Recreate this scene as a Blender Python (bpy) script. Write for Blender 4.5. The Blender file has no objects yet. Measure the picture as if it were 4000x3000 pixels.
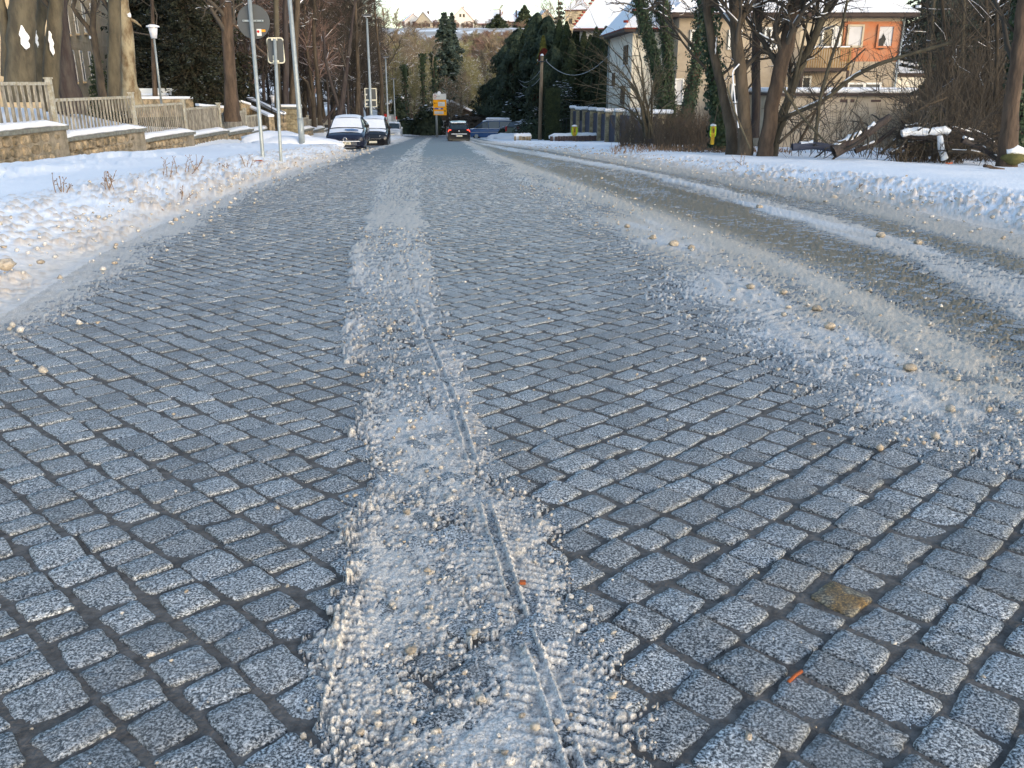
import bpy, math, random
import numpy as np
from mathutils import Vector, Matrix

# ---------------------------------------------------------------- camera, sky, sun, exposure
S = bpy.context.scene
COL = S.collection
CAM_H = 1.2
FPX = 3400.0
PITCH = math.atan(1180 / FPX)
cd = bpy.data.cameras.new('camera'); cam = bpy.data.objects.new('camera', cd); COL.objects.link(cam)
cd.sensor_width = 36; cd.lens = 36 * FPX / 4000; cd.clip_start = .05; cd.clip_end = 3000
cam.location = (0, 0, CAM_H); cam.rotation_euler = (math.pi / 2 - PITCH, 0, 0)
S.camera = cam
SUN_EL, SUN_AZ = math.radians(14), math.radians(140)      # azimuth clockwise from +Y: behind and to the right
w = bpy.data.worlds.new('World'); S.world = w; w.use_nodes = True
nt = w.node_tree; nt.nodes.clear()
sky = nt.nodes.new('ShaderNodeTexSky'); sky.sky_type = 'NISHITA'; sky.sun_disc = False
sky.sun_elevation = SUN_EL; sky.sun_rotation = SUN_AZ; sky.air_density = 1.0; sky.dust_density = 1.5; sky.ozone_density = 1.0
bgn = nt.nodes.new('ShaderNodeBackground'); bgn.inputs[1].default_value = 0.15
wo = nt.nodes.new('ShaderNodeOutputWorld')
nt.links.new(sky.outputs[0], bgn.inputs[0]); nt.links.new(bgn.outputs[0], wo.inputs[0])
sl = bpy.data.lights.new('sun', 'SUN'); so = bpy.data.objects.new('sun', sl); COL.objects.link(so)
sl.energy = 0.5; sl.angle = math.radians(40); sl.color = (1, .96, .91)
sd = Vector((math.sin(SUN_AZ) * math.cos(SUN_EL), math.cos(SUN_AZ) * math.cos(SUN_EL), math.sin(SUN_EL)))
so.rotation_euler = sd.to_track_quat('Z', 'Y').to_euler(); so.location = (20, -20, 30)
S.view_settings.view_transform = 'Standard'; S.view_settings.look = 'None'
S.view_settings.exposure = 1.32; S.view_settings.gamma = 1; S.view_settings.use_curve_mapping = False
S.cycles.use_denoising = True; S.cycles.max_bounces = 5; S.cycles.diffuse_bounces = 3; S.cycles.transparent_max_bounces = 4

rnd = random.Random(7)
CP, SP = math.cos(PITCH), math.sin(PITCH)
def at(px, py, Y):
    """World point seen at photo position (px, py) when it stands Y metres down the street."""
    a = (px - 2000) / FPX; b = (1500 - py) / FPX
    r = (a, CP + b * SP, -SP + b * CP)
    t = Y / r[1]
    return Vector((r[0] * t, Y, r[2] * t + CAM_H))
def pjy(Y, z): return 1500 - FPX * (Y * SP + (z - CAM_H) * CP) / (Y * CP - (z - CAM_H) * SP)
def xa(px, Y, z):
    return (px - 2000) * (Y * CP - (z - CAM_H) * SP) / FPX

# ---------------------------------------------------------------- terrain functions
def ss(a, b, x):
    t = np.clip((x - a) / (b - a), 0, 1); return t * t * (3 - 2 * t)
def R(y):
    y = np.minimum(y, 105.); return -.0395 * y - np.where(y > 0, .00007 * y * y, 0)
def tab(pts):
    p = sorted(pts); ys = np.array([a for a, b in p]); xs = np.array([b for a, b in p])
    return lambda y: np.interp(y, ys, xs)
tA = tab([(31.7, -1.09), (13.35, .66), (9.07, 1.17), (6.43, 1.25), (4.95, 1.36), (3.91, 1.4), (3.06, 1.42), (2.49, 1.31), (60, -3.3), (105, -7)])
tB = tab([(30.5, -.35), (13.57, 1.58), (9.95, 2.04), (7.26, 2.38), (5.29, 2.41), (3.67, 2.3), (60, -2.9), (105, -6.7)])
tC = tab([(39.48, -.11), (35.92, .51), (21.16, 3.04), (12, 3.49), (8, 3.55), (5.36, 3.25), (60, -2.6), (105, -6.4)])
tD = tab([(43.9, .12), (39.48, 1.0), (21.16, 3.55), (12.73, 4.2), (6.88, 4.11), (60, -2.3), (105, -6)])
tE = tab([(46.57, .3), (39.48, 1.55), (20.13, 4.05), (13.14, 4.8), (8.15, 4.72), (60, -2.0), (105, -5.5)])
tF = tab([(2.5, -2.4), (4.13, -2.56), (5.29, -2.73), (7.26, -3.03), (11.33, -3.64), (17.6, -4.2), (33, -5.37), (49.6, -6.5), (70, -8), (105, -11)])
tG = tab([(0, -2.7), (3, -2.9), (5.29, -3.21), (8, -3.8), (11.33, -4.3), (17.6, -5.0), (30.5, -6.0), (57.45, -7.5), (70, -8.5), (105, -11.5)])
tR = tab([(0, 5.2), (5, 5.4), (9.27, 5.5), (15.04, 5.5), (22.9, 4.5), (33, 2.82), (41.56, 1.5), (49.6, 0), (55.65, -1.1), (70, -2.7), (90, -4.4), (105, -5.0)])
tXL = tab([(1.2, -.42), (2, -.45), (2.7, -.55), (3.52, -.71), (4.94, -.98), (7.96, -1.49), (13, -2.15), (18.8, -2.95), (48, -5.35), (105, -9.8)])
tXR = tab([(1.2, .38), (1.78, .24), (2.7, .0), (3.9, -.24), (7.96, -.74), (13, -1.3), (18.8, -1.95), (48, -4.6), (105, -9.2)])
tAP = tab([(0, .05), (2, -.08), (5, -.62), (8, -1.12), (18.8, -2.4), (48, -4.9), (105, -9.4)])
tT1 = tab([(.5, .27), (1.36, .14), (1.95, .03), (3.52, -.22), (5, -.5), (8, -.98), (18.8, -2.15), (48, -4.8)])
def xwall(y): return -15 - .03 * (y - 30)
def lerp(a, b, t): return a * (1 - t) + b * t
def vh(ix, iy, s=0):
    n = (ix.astype(np.int64) * 374761393 + iy.astype(np.int64) * 668265263 + s * 982451653) & 0xffffffff
    n = ((n ^ (n >> 13)) * 1274126177) & 0xffffffff
    n = n ^ (n >> 16)
    return (n & 0xffffff) / float(0xffffff)
def vn(x, y, s=0):
    x = np.asarray(x, float); y = np.asarray(y, float)
    fx = np.floor(x); fy = np.floor(y); tx = x - fx; ty = y - fy
    tx = tx * tx * (3 - 2 * tx); ty = ty * ty * (3 - 2 * ty)
    a = vh(fx, fy, s); b = vh(fx + 1, fy, s); c = vh(fx, fy + 1, s); d = vh(fx + 1, fy + 1, s)
    return lerp(lerp(a, b, tx), lerp(c, d, tx), ty)
def fbm(x, y, s=0, o=3):
    v = 0; a = .5; t = 0
    for i in range(o):
        v = v + a * vn(x * 2 ** i + i * 7.3, y * 2 ** i + i * 3.1, s + i); t += a; a *= .5
    return v / t
def worley(x, y, s=0):
    fx = np.floor(x); fy = np.floor(y); best = np.full(np.shape(x), 9.); idv = np.zeros(np.shape(x))
    for i in (-1, 0, 1):
        for j in (-1, 0, 1):
            cx = fx + i; cy = fy + j
            px = cx + .15 + .7 * vh(cx, cy, s); py = cy + .15 + .7 * vh(cx, cy, s + 5)
            d = np.hypot(px - x, py - y); m = d < best
            best = np.where(m, d, best); idv = np.where(m, vh(cx, cy, s + 9), idv)
    return best, idv
def T(x, y):
    x = np.asarray(x, float); y = np.asarray(y, float)
    r = R(y)
    eL = tG(y) - x; eR = x - tR(y)
    z = r + .0 * x
    z = z + .26 * ss(0, 1.6, eL) * (1 - ss(7, 9.5, eL)) * (1 - ss(96, 104, y))
    inner = ss(.2, .5, xwall(y) - x) * (1 - ss(92, 112, y)) * 1.05
    z = z + inner + .8 * ss(.8, 5, xwall(y) - x) * ss(27, 31, y) * (1 - ss(39, 46, y))
    z = z - .34 * ss(5.5, 9, eL) * (1 - ss(.0, .2, xwall(y) - x)) * (1 - ss(60, 80, y))
    park = ss(40.2, 41.5, y) * (1 - ss(56, 60, y)) * ss(.4, 1.1, eL) * (1 - ss(3.6, 4.4, eL)); z = z - .27 * park
    z = z - .2 * ss(0, .6, eL) * (1 - ss(.6, 1.3, eL)) * ss(36, 40, y) * (1 - ss(58, 62, y))
    z = z - np.clip(.02 * (eR - 2), 0, .3) * (1 - ss(66, 78, y))
    z = z + .14 * ss(0, 2.6, eR) * (1 - ss(58, 68, y)) - .08 * ss(0, 1, eR) * ss(60, 68, y) * (1 - ss(96, 104, y))
    thr = lerp(tR(y) + 1.5, 5.0, ss(58, 68, y))
    terr = -2.75 + .0 * x
    k = ss(0, 4.5, x - thr) * (1 - ss(90, 98, y))
    z = np.where(terr > z, lerp(z, terr, k), z)
    hill = ss(140, 480, y) * 31 + ss(480, 700, y) * 3
    z = z + hill + ss(120, 200, y) * 2.2 * (fbm(x / 30, y / 30, 3) - .5)
    z = z + ss(25, 60, x) * 2.0 * ss(40, 120, y)
    return z
def Tz(x, y): return float(T(np.array(float(x)), np.array(float(y))))

# ---------------------------------------------------------------- mesh helpers
def link(name, me, parent=None, loc=None):
    o = bpy.data.objects.new(name, me); COL.objects.link(o)
    if parent is not None: o.parent = parent
    if loc is not None: o.location = loc
    return o
def np_mesh(name, V, F, mat=None, smooth=False, colors=None, attr='tint', mats=None, fmat=None):
    me = bpy.data.meshes.new(name)
    V = np.ascontiguousarray(V, dtype=np.float32); F = np.asarray(F, dtype=np.int32)
    me.vertices.add(len(V)); me.vertices.foreach_set('co', V.ravel())
    k = F.shape[1]
    me.loops.add(F.size); me.loops.foreach_set('vertex_index', F.ravel())
    me.polygons.add(len(F)); me.polygons.foreach_set('loop_start', np.arange(0, F.size, k, dtype=np.int32))
    if fmat is not None: me.polygons.foreach_set('material_index', np.asarray(fmat, dtype=np.int32))
    me.update(calc_edges=True)
    me.polygons.foreach_set('use_smooth', np.full(len(F), smooth))
    if colors is not None:
        c = np.ones((len(V), 4), dtype=np.float32); c[:, :3] = colors
        a = me.color_attributes.new(attr, 'FLOAT_COLOR', 'POINT'); a.data.foreach_set('color', c.ravel())
    for m in (mats or ([mat] if mat else [])): me.materials.append(m)
    return me
class MB:
    def __init__(s): s.v = []; s.f = []; s.m = []; s.cm = 0
    def add(s, vs, fs):
        b = len(s.v); s.v += [tuple(v) for v in vs]; s.f += [tuple(i + b for i in f) for f in fs]; s.m += [s.cm] * len(fs); return s
    def box(s, c, d, rz=0, M=None):
        x, y, z = [k / 2 for k in d]; vs = []
        for sx, sy, sz in ((-1, -1, -1), (1, -1, -1), (1, 1, -1), (-1, 1, -1), (-1, -1, 1), (1, -1, 1), (1, 1, 1), (-1, 1, 1)):
            p = Vector((sx * x, sy * y, sz * z))
            if M is not None: p = M @ p
            elif rz: p = Matrix.Rotation(rz, 3, 'Z') @ p
            vs.append(p + Vector(c))
        return s.add(vs, [(0, 3, 2, 1), (4, 5, 6, 7), (0, 1, 5, 4), (1, 2, 6, 5), (2, 3, 7, 6), (3, 0, 4, 7)])
    def tube(s, pts, rad, n=8, caps=True):
        V, F = tube_np(pts, rad, n)
        b = len(s.v); s.v += [tuple(v) for v in V]; s.f += [tuple(int(i) + b for i in f) for f in F]; s.m += [s.cm] * len(F)
        if caps:
            s.f += [tuple(b + i for i in reversed(range(n))), tuple(b + len(V) - n + i for i in range(n))]; s.m += [s.cm] * 2
        return s
    def prism(s, pts, a, b, axis='y'):
        n = len(pts); f = {'y': lambda p, t: (p[0], t, p[1]), 'x': lambda p, t: (t, p[0], p[1]), 'z': lambda p, t: (p[0], p[1], t)}[axis]
        vs = [f(p, a) for p in pts] + [f(p, b) for p in pts]
        fs = [tuple(range(n)), tuple(reversed(range(n, 2 * n)))] + [(i, n + i, n + (i + 1) % n, (i + 1) % n) for i in range(n)]
        return s.add(vs, fs)
    def disc(s, c, r, th, n=24, axis='y'):
        p = [(r * math.cos(6.28318 * i / n), r * math.sin(6.28318 * i / n)) for i in range(n)]
        t = MB().prism(p, -th / 2, th / 2, axis)
        return s.add([(v[0] + c[0], v[1] + c[1], v[2] + c[2]) for v in t.v], t.f)
    def build(s, name, mat, parent=None, smooth=False, loc=None, bevel=0):
        me = bpy.data.meshes.new(name); me.from_pydata(s.v, [], s.f)
        for m in (mat if isinstance(mat, list) else [mat]): me.materials.append(m)
        me.polygons.foreach_set('material_index', s.m)
        me.polygons.foreach_set('use_smooth', [smooth] * len(me.polygons)); me.update()
        o = link(name, me, parent, loc)
        if bevel:
            b = o.modifiers.new('b', 'BEVEL'); b.width = bevel; b.segments = 2; b.limit_method = 'ANGLE'
        return o
def tube_np(pts, rad, n):
    P = np.asarray([tuple(p) for p in pts], float); m = len(P)
    r = np.full(m, rad, float) if np.isscalar(rad) else np.asarray(rad, float)
    D = np.gradient(P, axis=0); D /= np.linalg.norm(D, axis=1)[:, None] + 1e-9
    ref = np.array([0, 0, 1.]) if abs(D[:, 2]).mean() < .8 else np.array([1., 0, 0])
    U = np.cross(D, ref); U /= np.linalg.norm(U, axis=1)[:, None] + 1e-9; W = np.cross(U, D)
    a = np.arange(n) * 2 * math.pi / n
    V = P[:, None] + r[:, None, None] * (np.cos(a)[None, :, None] * U[:, None] + np.sin(a)[None, :, None] * W[:, None])
    i = np.arange(m - 1)[:, None] * n; j = np.arange(n)[None]; k = (j + 1) % n
    F = np.stack([i + j, i + k, i + n + k, i + n + j], -1).reshape(-1, 4)
    return V.reshape(-1, 3), F
def join_tubes(lst):
    Vs = []; Fs = []; b = 0
    for p, r, n in lst:
        V, F = tube_np(p, r, n); Vs.append(V); Fs.append(F + b); b += len(V)
    return np.concatenate(Vs), np.concatenate(Fs)
def tag(o, label=None, cat=None, group=None, kind=None):
    if label: o['label'] = label
    if cat: o['category'] = cat
    if group: o['group'] = group
    if kind: o['kind'] = kind
    return o
def empty(name, loc, rz=0, label=None, cat=None, group=None):
    o = bpy.data.objects.new(name, None); COL.objects.link(o); o.location = loc; o.rotation_euler = (0, 0, rz); o.empty_display_size = .2
    return tag(o, label, cat, group)
def kids(o): return [c for c in ALLK if c.parent == o]
def copy_tree(o, children, parent=None):
    c = o.copy(); COL.objects.link(c); c.parent = parent
    for ch in children.get(o.name, []): copy_tree(ch, children, c)
    return c
def child_map():
    m = {}
    for o in bpy.data.objects:
        if o.parent: m.setdefault(o.parent.name, []).append(o)
    return m

# ---------------------------------------------------------------- materials
def mat(name, col, rough=.8, var=0, vs=3, col2=None, spec=.3, metal=0, bump=0, bs=40, stretch=None, attr=None, rndv=0, emit=0):
    m = bpy.data.materials.new(name); m.use_nodes = True; n = m.node_tree.nodes; l = m.node_tree.links
    b = n['Principled BSDF']; b.inputs['Roughness'].default_value = rough; b.inputs['Metallic'].default_value = metal
    b.inputs['Specular IOR Level'].default_value = spec
    c = (*col, 1); b.inputs['Base Color'].default_value = c
    geo = n.new('ShaderNodeNewGeometry'); vec = geo.outputs['Position']
    if stretch:
        mp = n.new('ShaderNodeMapping'); mp.inputs['Scale'].default_value = stretch; l.new(vec, mp.inputs['Vector']); vec = mp.outputs[0]
    out = None
    if var or col2:
        t = n.new('ShaderNodeTexNoise'); t.inputs['Scale'].default_value = vs; t.inputs['Detail'].default_value = 6; t.inputs['Roughness'].default_value = .65
        l.new(vec, t.inputs['Vector'])
        r = n.new('ShaderNodeValToRGB'); r.color_ramp.elements[0].position = .38; r.color_ramp.elements[1].position = .62
        c2 = col2 or tuple(k * (1 - var) for k in col)
        r.color_ramp.elements[0].color = (*c2, 1); r.color_ramp.elements[1].color = c
        l.new(t.outputs['Fac'], r.inputs['Fac']); out = r.outputs['Color']
    if attr:
        a = n.new('ShaderNodeAttribute'); a.attribute_name = attr
        if out:
            x = n.new('ShaderNodeMix'); x.data_type = 'RGBA'; x.blend_type = 'MULTIPLY'; x.inputs['Factor'].default_value = 1
            l.new(out, x.inputs['A']); l.new(a.outputs['Color'], x.inputs['B']); out = x.outputs['Result']
        else: out = a.outputs['Color']
    if rndv:
        oi = n.new('ShaderNodeObjectInfo'); mr = n.new('ShaderNodeMapRange'); l.new(oi.outputs['Random'], mr.inputs[0])
        mr.inputs[3].default_value = 1 - rndv; mr.inputs[4].default_value = 1 + rndv
        h = n.new('ShaderNodeHueSaturation'); l.new(mr.outputs[0], h.inputs['Value'])
        if out: l.new(out, h.inputs['Color'])
        else: h.inputs['Color'].default_value = c
        out = h.outputs['Color']
    if out: l.new(out, b.inputs['Base Color'])
    if bump:
        t2 = n.new('ShaderNodeTexNoise'); t2.inputs['Scale'].default_value = bs; t2.inputs['Detail'].default_value = 5; l.new(vec, t2.inputs['Vector'])
        bp = n.new('ShaderNodeBump'); bp.inputs['Strength'].default_value = min(1, bump); bp.inputs['Distance'].default_value = .6 / bs
        l.new(t2.outputs['Fac'], bp.inputs['Height']); l.new(bp.outputs[0], b.inputs['Normal'])
    if emit:
        b.inputs['Emission Color'].default_value = c; b.inputs['Emission Strength'].default_value = emit
    return m
def granite(name, c1, c2, stain=None):
    m = bpy.data.materials.new(name); m.use_nodes = True; n = m.node_tree.nodes; l = m.node_tree.links
    b = n['Principled BSDF']; b.inputs['Roughness'].default_value = .5; b.inputs['Specular IOR Level'].default_value = .35
    g = n.new('ShaderNodeNewGeometry')
    t = n.new('ShaderNodeTexNoise'); t.inputs['Scale'].default_value = 165; t.inputs['Detail'].default_value = 4; t.inputs['Roughness'].default_value = .75; l.new(g.outputs['Position'], t.inputs['Vector'])
    r = n.new('ShaderNodeValToRGB'); e = r.color_ramp.elements
    e[0].position = .445; e[0].color = (*c1, 1); e[1].position = .60; e[1].color = (*c2, 1)
    k = r.color_ramp.elements.new(.52); k.color = tuple(a * .5 + b_ * .5 for a, b_ in zip((*c1, 1), (*c2, 1)))
    k = r.color_ramp.elements.new(.645); k.color = tuple(min(.8, a * 1.5) for a in c2) + (1,)
    l.new(t.outputs['Fac'], r.inputs['Fac'])
    oi = n.new('ShaderNodeObjectInfo'); a = n.new('ShaderNodeAttribute'); a.attribute_name = 'tone'
    ad = n.new('ShaderNodeMath'); l.new(oi.outputs['Random'], ad.inputs[0]); l.new(a.outputs['Fac'], ad.inputs[1])
    fr = n.new('ShaderNodeMath'); fr.operation = 'FRACT'; l.new(ad.outputs[0], fr.inputs[0])
    mr = n.new('ShaderNodeMapRange'); mr.inputs[3].default_value = .72; mr.inputs[4].default_value = 1.12; l.new(fr.outputs[0], mr.inputs[0])
    h = n.new('ShaderNodeHueSaturation'); l.new(mr.outputs[0], h.inputs['Value']); l.new(r.outputs['Color'], h.inputs['Color'])
    out = h.outputs['Color']
    if stain:
        t3 = n.new('ShaderNodeTexNoise'); t3.inputs['Scale'].default_value = 9; t3.inputs['Detail'].default_value = 3; l.new(g.outputs['Position'], t3.inputs['Vector'])
        r3 = n.new('ShaderNodeValToRGB'); r3.color_ramp.elements[0].position = .42; r3.color_ramp.elements[1].position = .5; l.new(t3.outputs['Fac'], r3.inputs['Fac'])
        x = n.new('ShaderNodeMix'); x.data_type = 'RGBA'; x.blend_type = 'MULTIPLY'; l.new(r3.outputs['Color'], x.inputs['Factor']); l.new(out, x.inputs['A']); x.inputs['B'].default_value = (*stain, 1); out = x.outputs['Result']
    # thin dirty film with soft large patches
    t4 = n.new('ShaderNodeTexNoise'); t4.inputs['Scale'].default_value = 2.2; t4.inputs['Detail'].default_value = 5; l.new(g.outputs['Position'], t4.inputs['Vector'])
    r4 = n.new('ShaderNodeValToRGB'); r4.color_ramp.elements[0].position = .45; r4.color_ramp.elements[1].position = .75; r4.color_ramp.elements[1].color = (.5, .5, .5, 1); l.new(t4.outputs['Fac'], r4.inputs['Fac'])
    x4 = n.new('ShaderNodeMix'); x4.data_type = 'RGBA'; l.new(r4.outputs['Color'], x4.inputs['Factor']); l.new(out, x4.inputs['A']); x4.inputs['B'].default_value = (.17, .17, .165, 1)
    l.new(x4.outputs['Result'], b.inputs['Base Color'])
    bp = n.new('ShaderNodeBump'); bp.inputs['Strength'].default_value = .7; bp.inputs['Distance'].default_value = .003
    l.new(t.outputs['Fac'], bp.inputs['Height']); l.new(bp.outputs[0], b.inputs['Normal'])
    return m
M = {}
M['granite'] = granite('granite', (.024, .031, .038), (.60, .625, .635))
M['granite_far'] = granite('granite_far', (.085, .096, .102), (.20, .218, .228))
M['granite_ochre'] = granite('granite_ochre', (.07, .06, .04), (.42, .36, .24), (1.0, .68, .25))
M['joint'] = mat('joint_dirt', (.155, .142, .13), .85, col2=(.075, .068, .062), vs=25, bump=1, bs=90)
M['snow'] = mat('snow', (.86, .88, .92), .6, spec=.3, bump=.35, bs=14, attr='tint')
M['slush'] = mat('slush', (1.15, 1.14, 1.12), .62, spec=.25, col2=(.5, .49, .48), vs=190, attr='tint', bump=1, bs=150)
M['snowp'] = mat('snow_plain', (.82, .84, .88), .6, spec=.3, var=.05, vs=3, bump=.4, bs=12)
M['clod'] = mat('slush_clod', (.46, .40, .32), .5, col2=(.3, .25, .19), vs=35, bump=.8, bs=60, rndv=.2)
M['bark'] = mat('bark_brown', (.11, .085, .06), .9, col2=(.05, .04, .03), vs=4, stretch=(1, 1, .3), bump=.8, bs=14)
M['bark_g'] = mat('bark_olive', (.115, .10, .068), .9, col2=(.06, .052, .038), vs=3, stretch=(1, 1, .35), bump=.6, bs=14)
M['bark_d'] = mat('bark_dark', (.07, .06, .055), .9, col2=(.04, .03, .03), vs=5, stretch=(1, 1, .2), bump=1, bs=10)
M['bark_r'] = mat('bark_red', (.115, .08, .056), .9, col2=(.05, .036, .027), vs=4, stretch=(1, 1, .25), bump=.9, bs=12)
M['bark_pl'] = mat('bark_plane', (.32, .28, .19), .85, col2=(.13, .09, .05), vs=3.2, stretch=(1, 1, .5), bump=.5, bs=10)
M['twig'] = mat('twig_brown', (.072, .061, .049), .9, rndv=.25)
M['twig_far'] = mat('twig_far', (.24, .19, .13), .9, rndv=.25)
M['twig_olive'] = mat('twig_olive', (.26, .235, .12), .9, rndv=.25)
M['twig_pink'] = mat('twig_reddish', (.27, .18, .145), .9, rndv=.2)
M['needle'] = mat('needle_dark', (.05, .065, .035), .8, col2=(.016, .03, .02), vs=1.5, rndv=.3)
M['needle_b'] = mat('needle_blue', (.06, .085, .07), .8, col2=(.03, .045, .035), vs=2, rndv=.2)
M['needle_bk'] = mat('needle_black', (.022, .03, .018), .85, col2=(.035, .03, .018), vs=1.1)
M['thuja'] = mat('thuja_green', (.045, .055, .02), .85, col2=(.022, .032, .014), vs=2, rndv=.25)
M['thuja_y'] = mat('thuja_olive', (.16, .15, .03), .85, col2=(.09, .09, .02), vs=3)
M['ivy'] = mat('ivy_leaf', (.035, .06, .025), .5, col2=(.02, .035, .015), vs=8)
M['weed'] = mat('dry_weed', (.2, .13, .08), .9)
M['reed'] = mat('dry_thicket', (.088, .068, .05), .9, rndv=.2)
M['sand'] = mat('sandstone', (.62, .50, .34), .9, col2=(.5, .4, .26), vs=2, bump=.5, bs=20)
M['rubble'] = mat('wall_stone', (.38, .295, .19), .9, col2=(.12, .10, .065), vs=4, bump=.9, bs=18, rndv=.3)
M['mortar'] = mat('mortar', (.33, .28, .21), .95, col2=(.16, .14, .1), vs=2.5, bump=.7, bs=30)
M['coping'] = mat('coping_stone', (.20, .21, .19), .9, col2=(.12, .12, .1), vs=6, bump=.5, bs=30)
M['concrete'] = mat('fence_concrete', (.42, .41, .36), .9, col2=(.27, .24, .17), vs=7, bump=.5, bs=40)
M['picket'] = mat('picket_wood', (.34, .31, .25), .9, col2=(.14, .125, .1), vs=9, stretch=(1, 1, .35), bump=.5, bs=40, rndv=.25)
M['steel'] = mat('galvanised_steel', (.33, .37, .38), .5, var=.2, vs=6, metal=.35, spec=.5)
M['signback'] = mat('sign_back', (.085, .09, .092), .55, var=.1, vs=2)
M['cream_edge'] = mat('sign_rim', (.7, .66, .52), .6)
M['white'] = mat('white_paint', (.72, .72, .7), .5)
M['wpanel'] = mat('sign_white', (.62, .62, .6), .5)
M['yellow'] = mat('sign_yellow', (.85, .37, .0), .5)
M['blue'] = mat('sign_blue', (.04, .07, .32), .5)
M['red'] = mat('red_paint', (.5, .03, .02), .5)
M['orange'] = mat('orange_paint', (.8, .32, .02), .5)
M['black'] = mat('black_print', (.02, .02, .02), .6)
M['greyp'] = mat('grey_print', (.3, .3, .3), .6)
M['lampglass'] = mat('lamp_lantern', (.6, .62, .68), .3)
M['pole_wood'] = mat('utility_pole_wood', (.30, .22, .14), .9, col2=(.2, .14, .09), vs=5, stretch=(1, 1, .2))
M['pole_red'] = mat('utility_pole_red', (.20, .10, .07), .9, var=.3, vs=5)
M['wire'] = mat('cable', (.3, .32, .33), .6)
M['plaster_c'] = mat('plaster_cream', (.74, .70, .60), .9, col2=(.66, .62, .53), vs=.8, bump=.2, bs=30)
M['plaster_g'] = mat('plaster_grey', (.40, .34, .26), .9, col2=(.31, .26, .2), vs=1.2, bump=.3, bs=20)
M['plaster_o'] = mat('plaster_orange', (.46, .165, .075), .9, col2=(.40, .20, .12), vs=1.6)
M['plaster_y'] = mat('plaster_yellow', (.52, .45, .34), .9, var=.15, vs=1.6)
M['plaster_w'] = mat('plaster_white', (.68, .64, .6), .9, var=.08, vs=1)
M['garage'] = mat('garage_plaster', (.52, .43, .32), .95, col2=(.38, .31, .22), vs=.9, bump=.5, bs=12)
M['tile'] = mat('roof_tile_red', (.35, .055, .035), .8, var=.3, vs=8)
M['tile_d'] = mat('roof_tile_dark', (.12, .08, .07), .8, var=.3, vs=6)
M['eave'] = mat('eave_wood', (.055, .04, .035), .8)
M['wood_o'] = mat('balcony_wood', (.30, .19, .08), .85, var=.35, vs=5)
M['glass'] = mat('window_glass', (.03, .035, .04), .12, spec=.6)
M['glass_l'] = mat('curtained_glass', (.13, .14, .14), .3, col2=(.05, .055, .06), vs=6, stretch=(6, 6, .1))
M['board'] = mat('window_board', (.55, .55, .57), .7, var=.1, vs=1.5)
M['win_w'] = mat('window_frame_white', (.7, .7, .68), .5)
M['win_b'] = mat('window_frame_brown', (.09, .055, .03), .6)
M['fpanel'] = mat('fence_panel', (.075, .08, .11), .7, var=.25, vs=4)
M['pillar'] = mat('pillar_stone', (.36, .31, .2), .95, col2=(.22, .18, .11), vs=6, bump=.8, bs=15, rndv=.2)
M['rust'] = mat('rail_dark', (.035, .04, .045), .6)
M['gbox'] = mat('marker_yellow', (.62, .42, .03), .5, col2=(.35, .2, .02), vs=9)
M['neon'] = mat('marker_neon', (.5, .75, .03), .5)
M['paint_navy'] = mat('car_paint_navy', (.006, .009, .025), .18, spec=.6)
M['paint_blk'] = mat('car_paint_black', (.008, .008, .009), .2, spec=.6)
M['paint_sil'] = mat('car_paint_silver', (.5, .53, .56), .3, spec=.5)
M['paint_blue'] = mat('car_paint_blue', (.03, .09, .24), .25, spec=.5)
M['paint_grn'] = mat('car_paint_green', (.12, .15, .12), .3, spec=.5)
M['carglass'] = mat('car_glass', (.02, .03, .035), .08, spec=.8)
M['tyre'] = mat('tyre_rubber', (.012, .012, .012), .85)
M['chrome'] = mat('chrome_trim', (.7, .7, .72), .2, metal=.8)
M['plastic'] = mat('dark_plastic', (.012, .012, .013), .6)
M['lens'] = mat('headlight_lens', (.35, .37, .4), .1, spec=.8)
M['tail_on'] = mat('tail_light_lit', (1, .06, .03), .3, emit=1.6)
M['tail'] = mat('tail_light', (.35, .02, .02), .3)
M['plate'] = mat('number_plate', (.7, .66, .52), .5)
M['rusttwig'] = mat('rust_twig', (.33, .09, .03), .8)
M['moss'] = mat('mossy_stone', (.12, .11, .04), .95, var=.3, vs=12)
SNOWC = np.array([.86, .885, .92])

# ---------------------------------------------------------------- fine ground sheet: slush on the road, snow on both verges
ys = [.85]
while ys[-1] < 108: ys.append(ys[-1] + min(.33, .0021 + .0011 * ys[-1] ** 2))
ys = np.array(ys); NC = 1000
U = np.linspace(-.69, .69, NC)
Yg = np.repeat(ys[:, None], NC, 1); Xg = U[None] * (Yg + .6)
dyv = np.gradient(ys)[:, None] + 0 * Yg
jit = (vh(np.arange(NC)[None] + 0 * Yg, np.arange(len(ys))[:, None] + 0 * Yg, 77) - .5)
Xg = Xg + jit * .5 * (U[1] - U[0]) * (Yg + .6)
near = 1 - ss(6, 16, Yg)
dith = vh(np.arange(NC)[None] + 0 * Yg, np.arange(len(ys))[:, None] + 0 * Yg, 5)
x, y = Xg, Yg
eL = tG(y) - x; eR = x - tR(y)
w1, i1 = worley(x / .013, y / .015, 1)
w2, i2 = worley(x / .042, y / .042, 3)
w3, i3 = worley(x / .11, y / .11, 8)
lowf = fbm(x / .55, y / 1.1, 11, 3)
midf = fbm(x / .12, y / .14, 17, 2)
low2 = fbm((x - tB(y)) / .32, y / 3.2, 111, 4)
fin = fbm(x / .021, y / .024, 13, 2)
n_near = .22 * w1 + .26 * w2 * (.5 + i2) + .42 * fin + .32 * midf + .10 * (i1 - .5) - .12
n_far = .25 + .55 * dith
nn = lerp(n_far, n_near, near)
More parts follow.
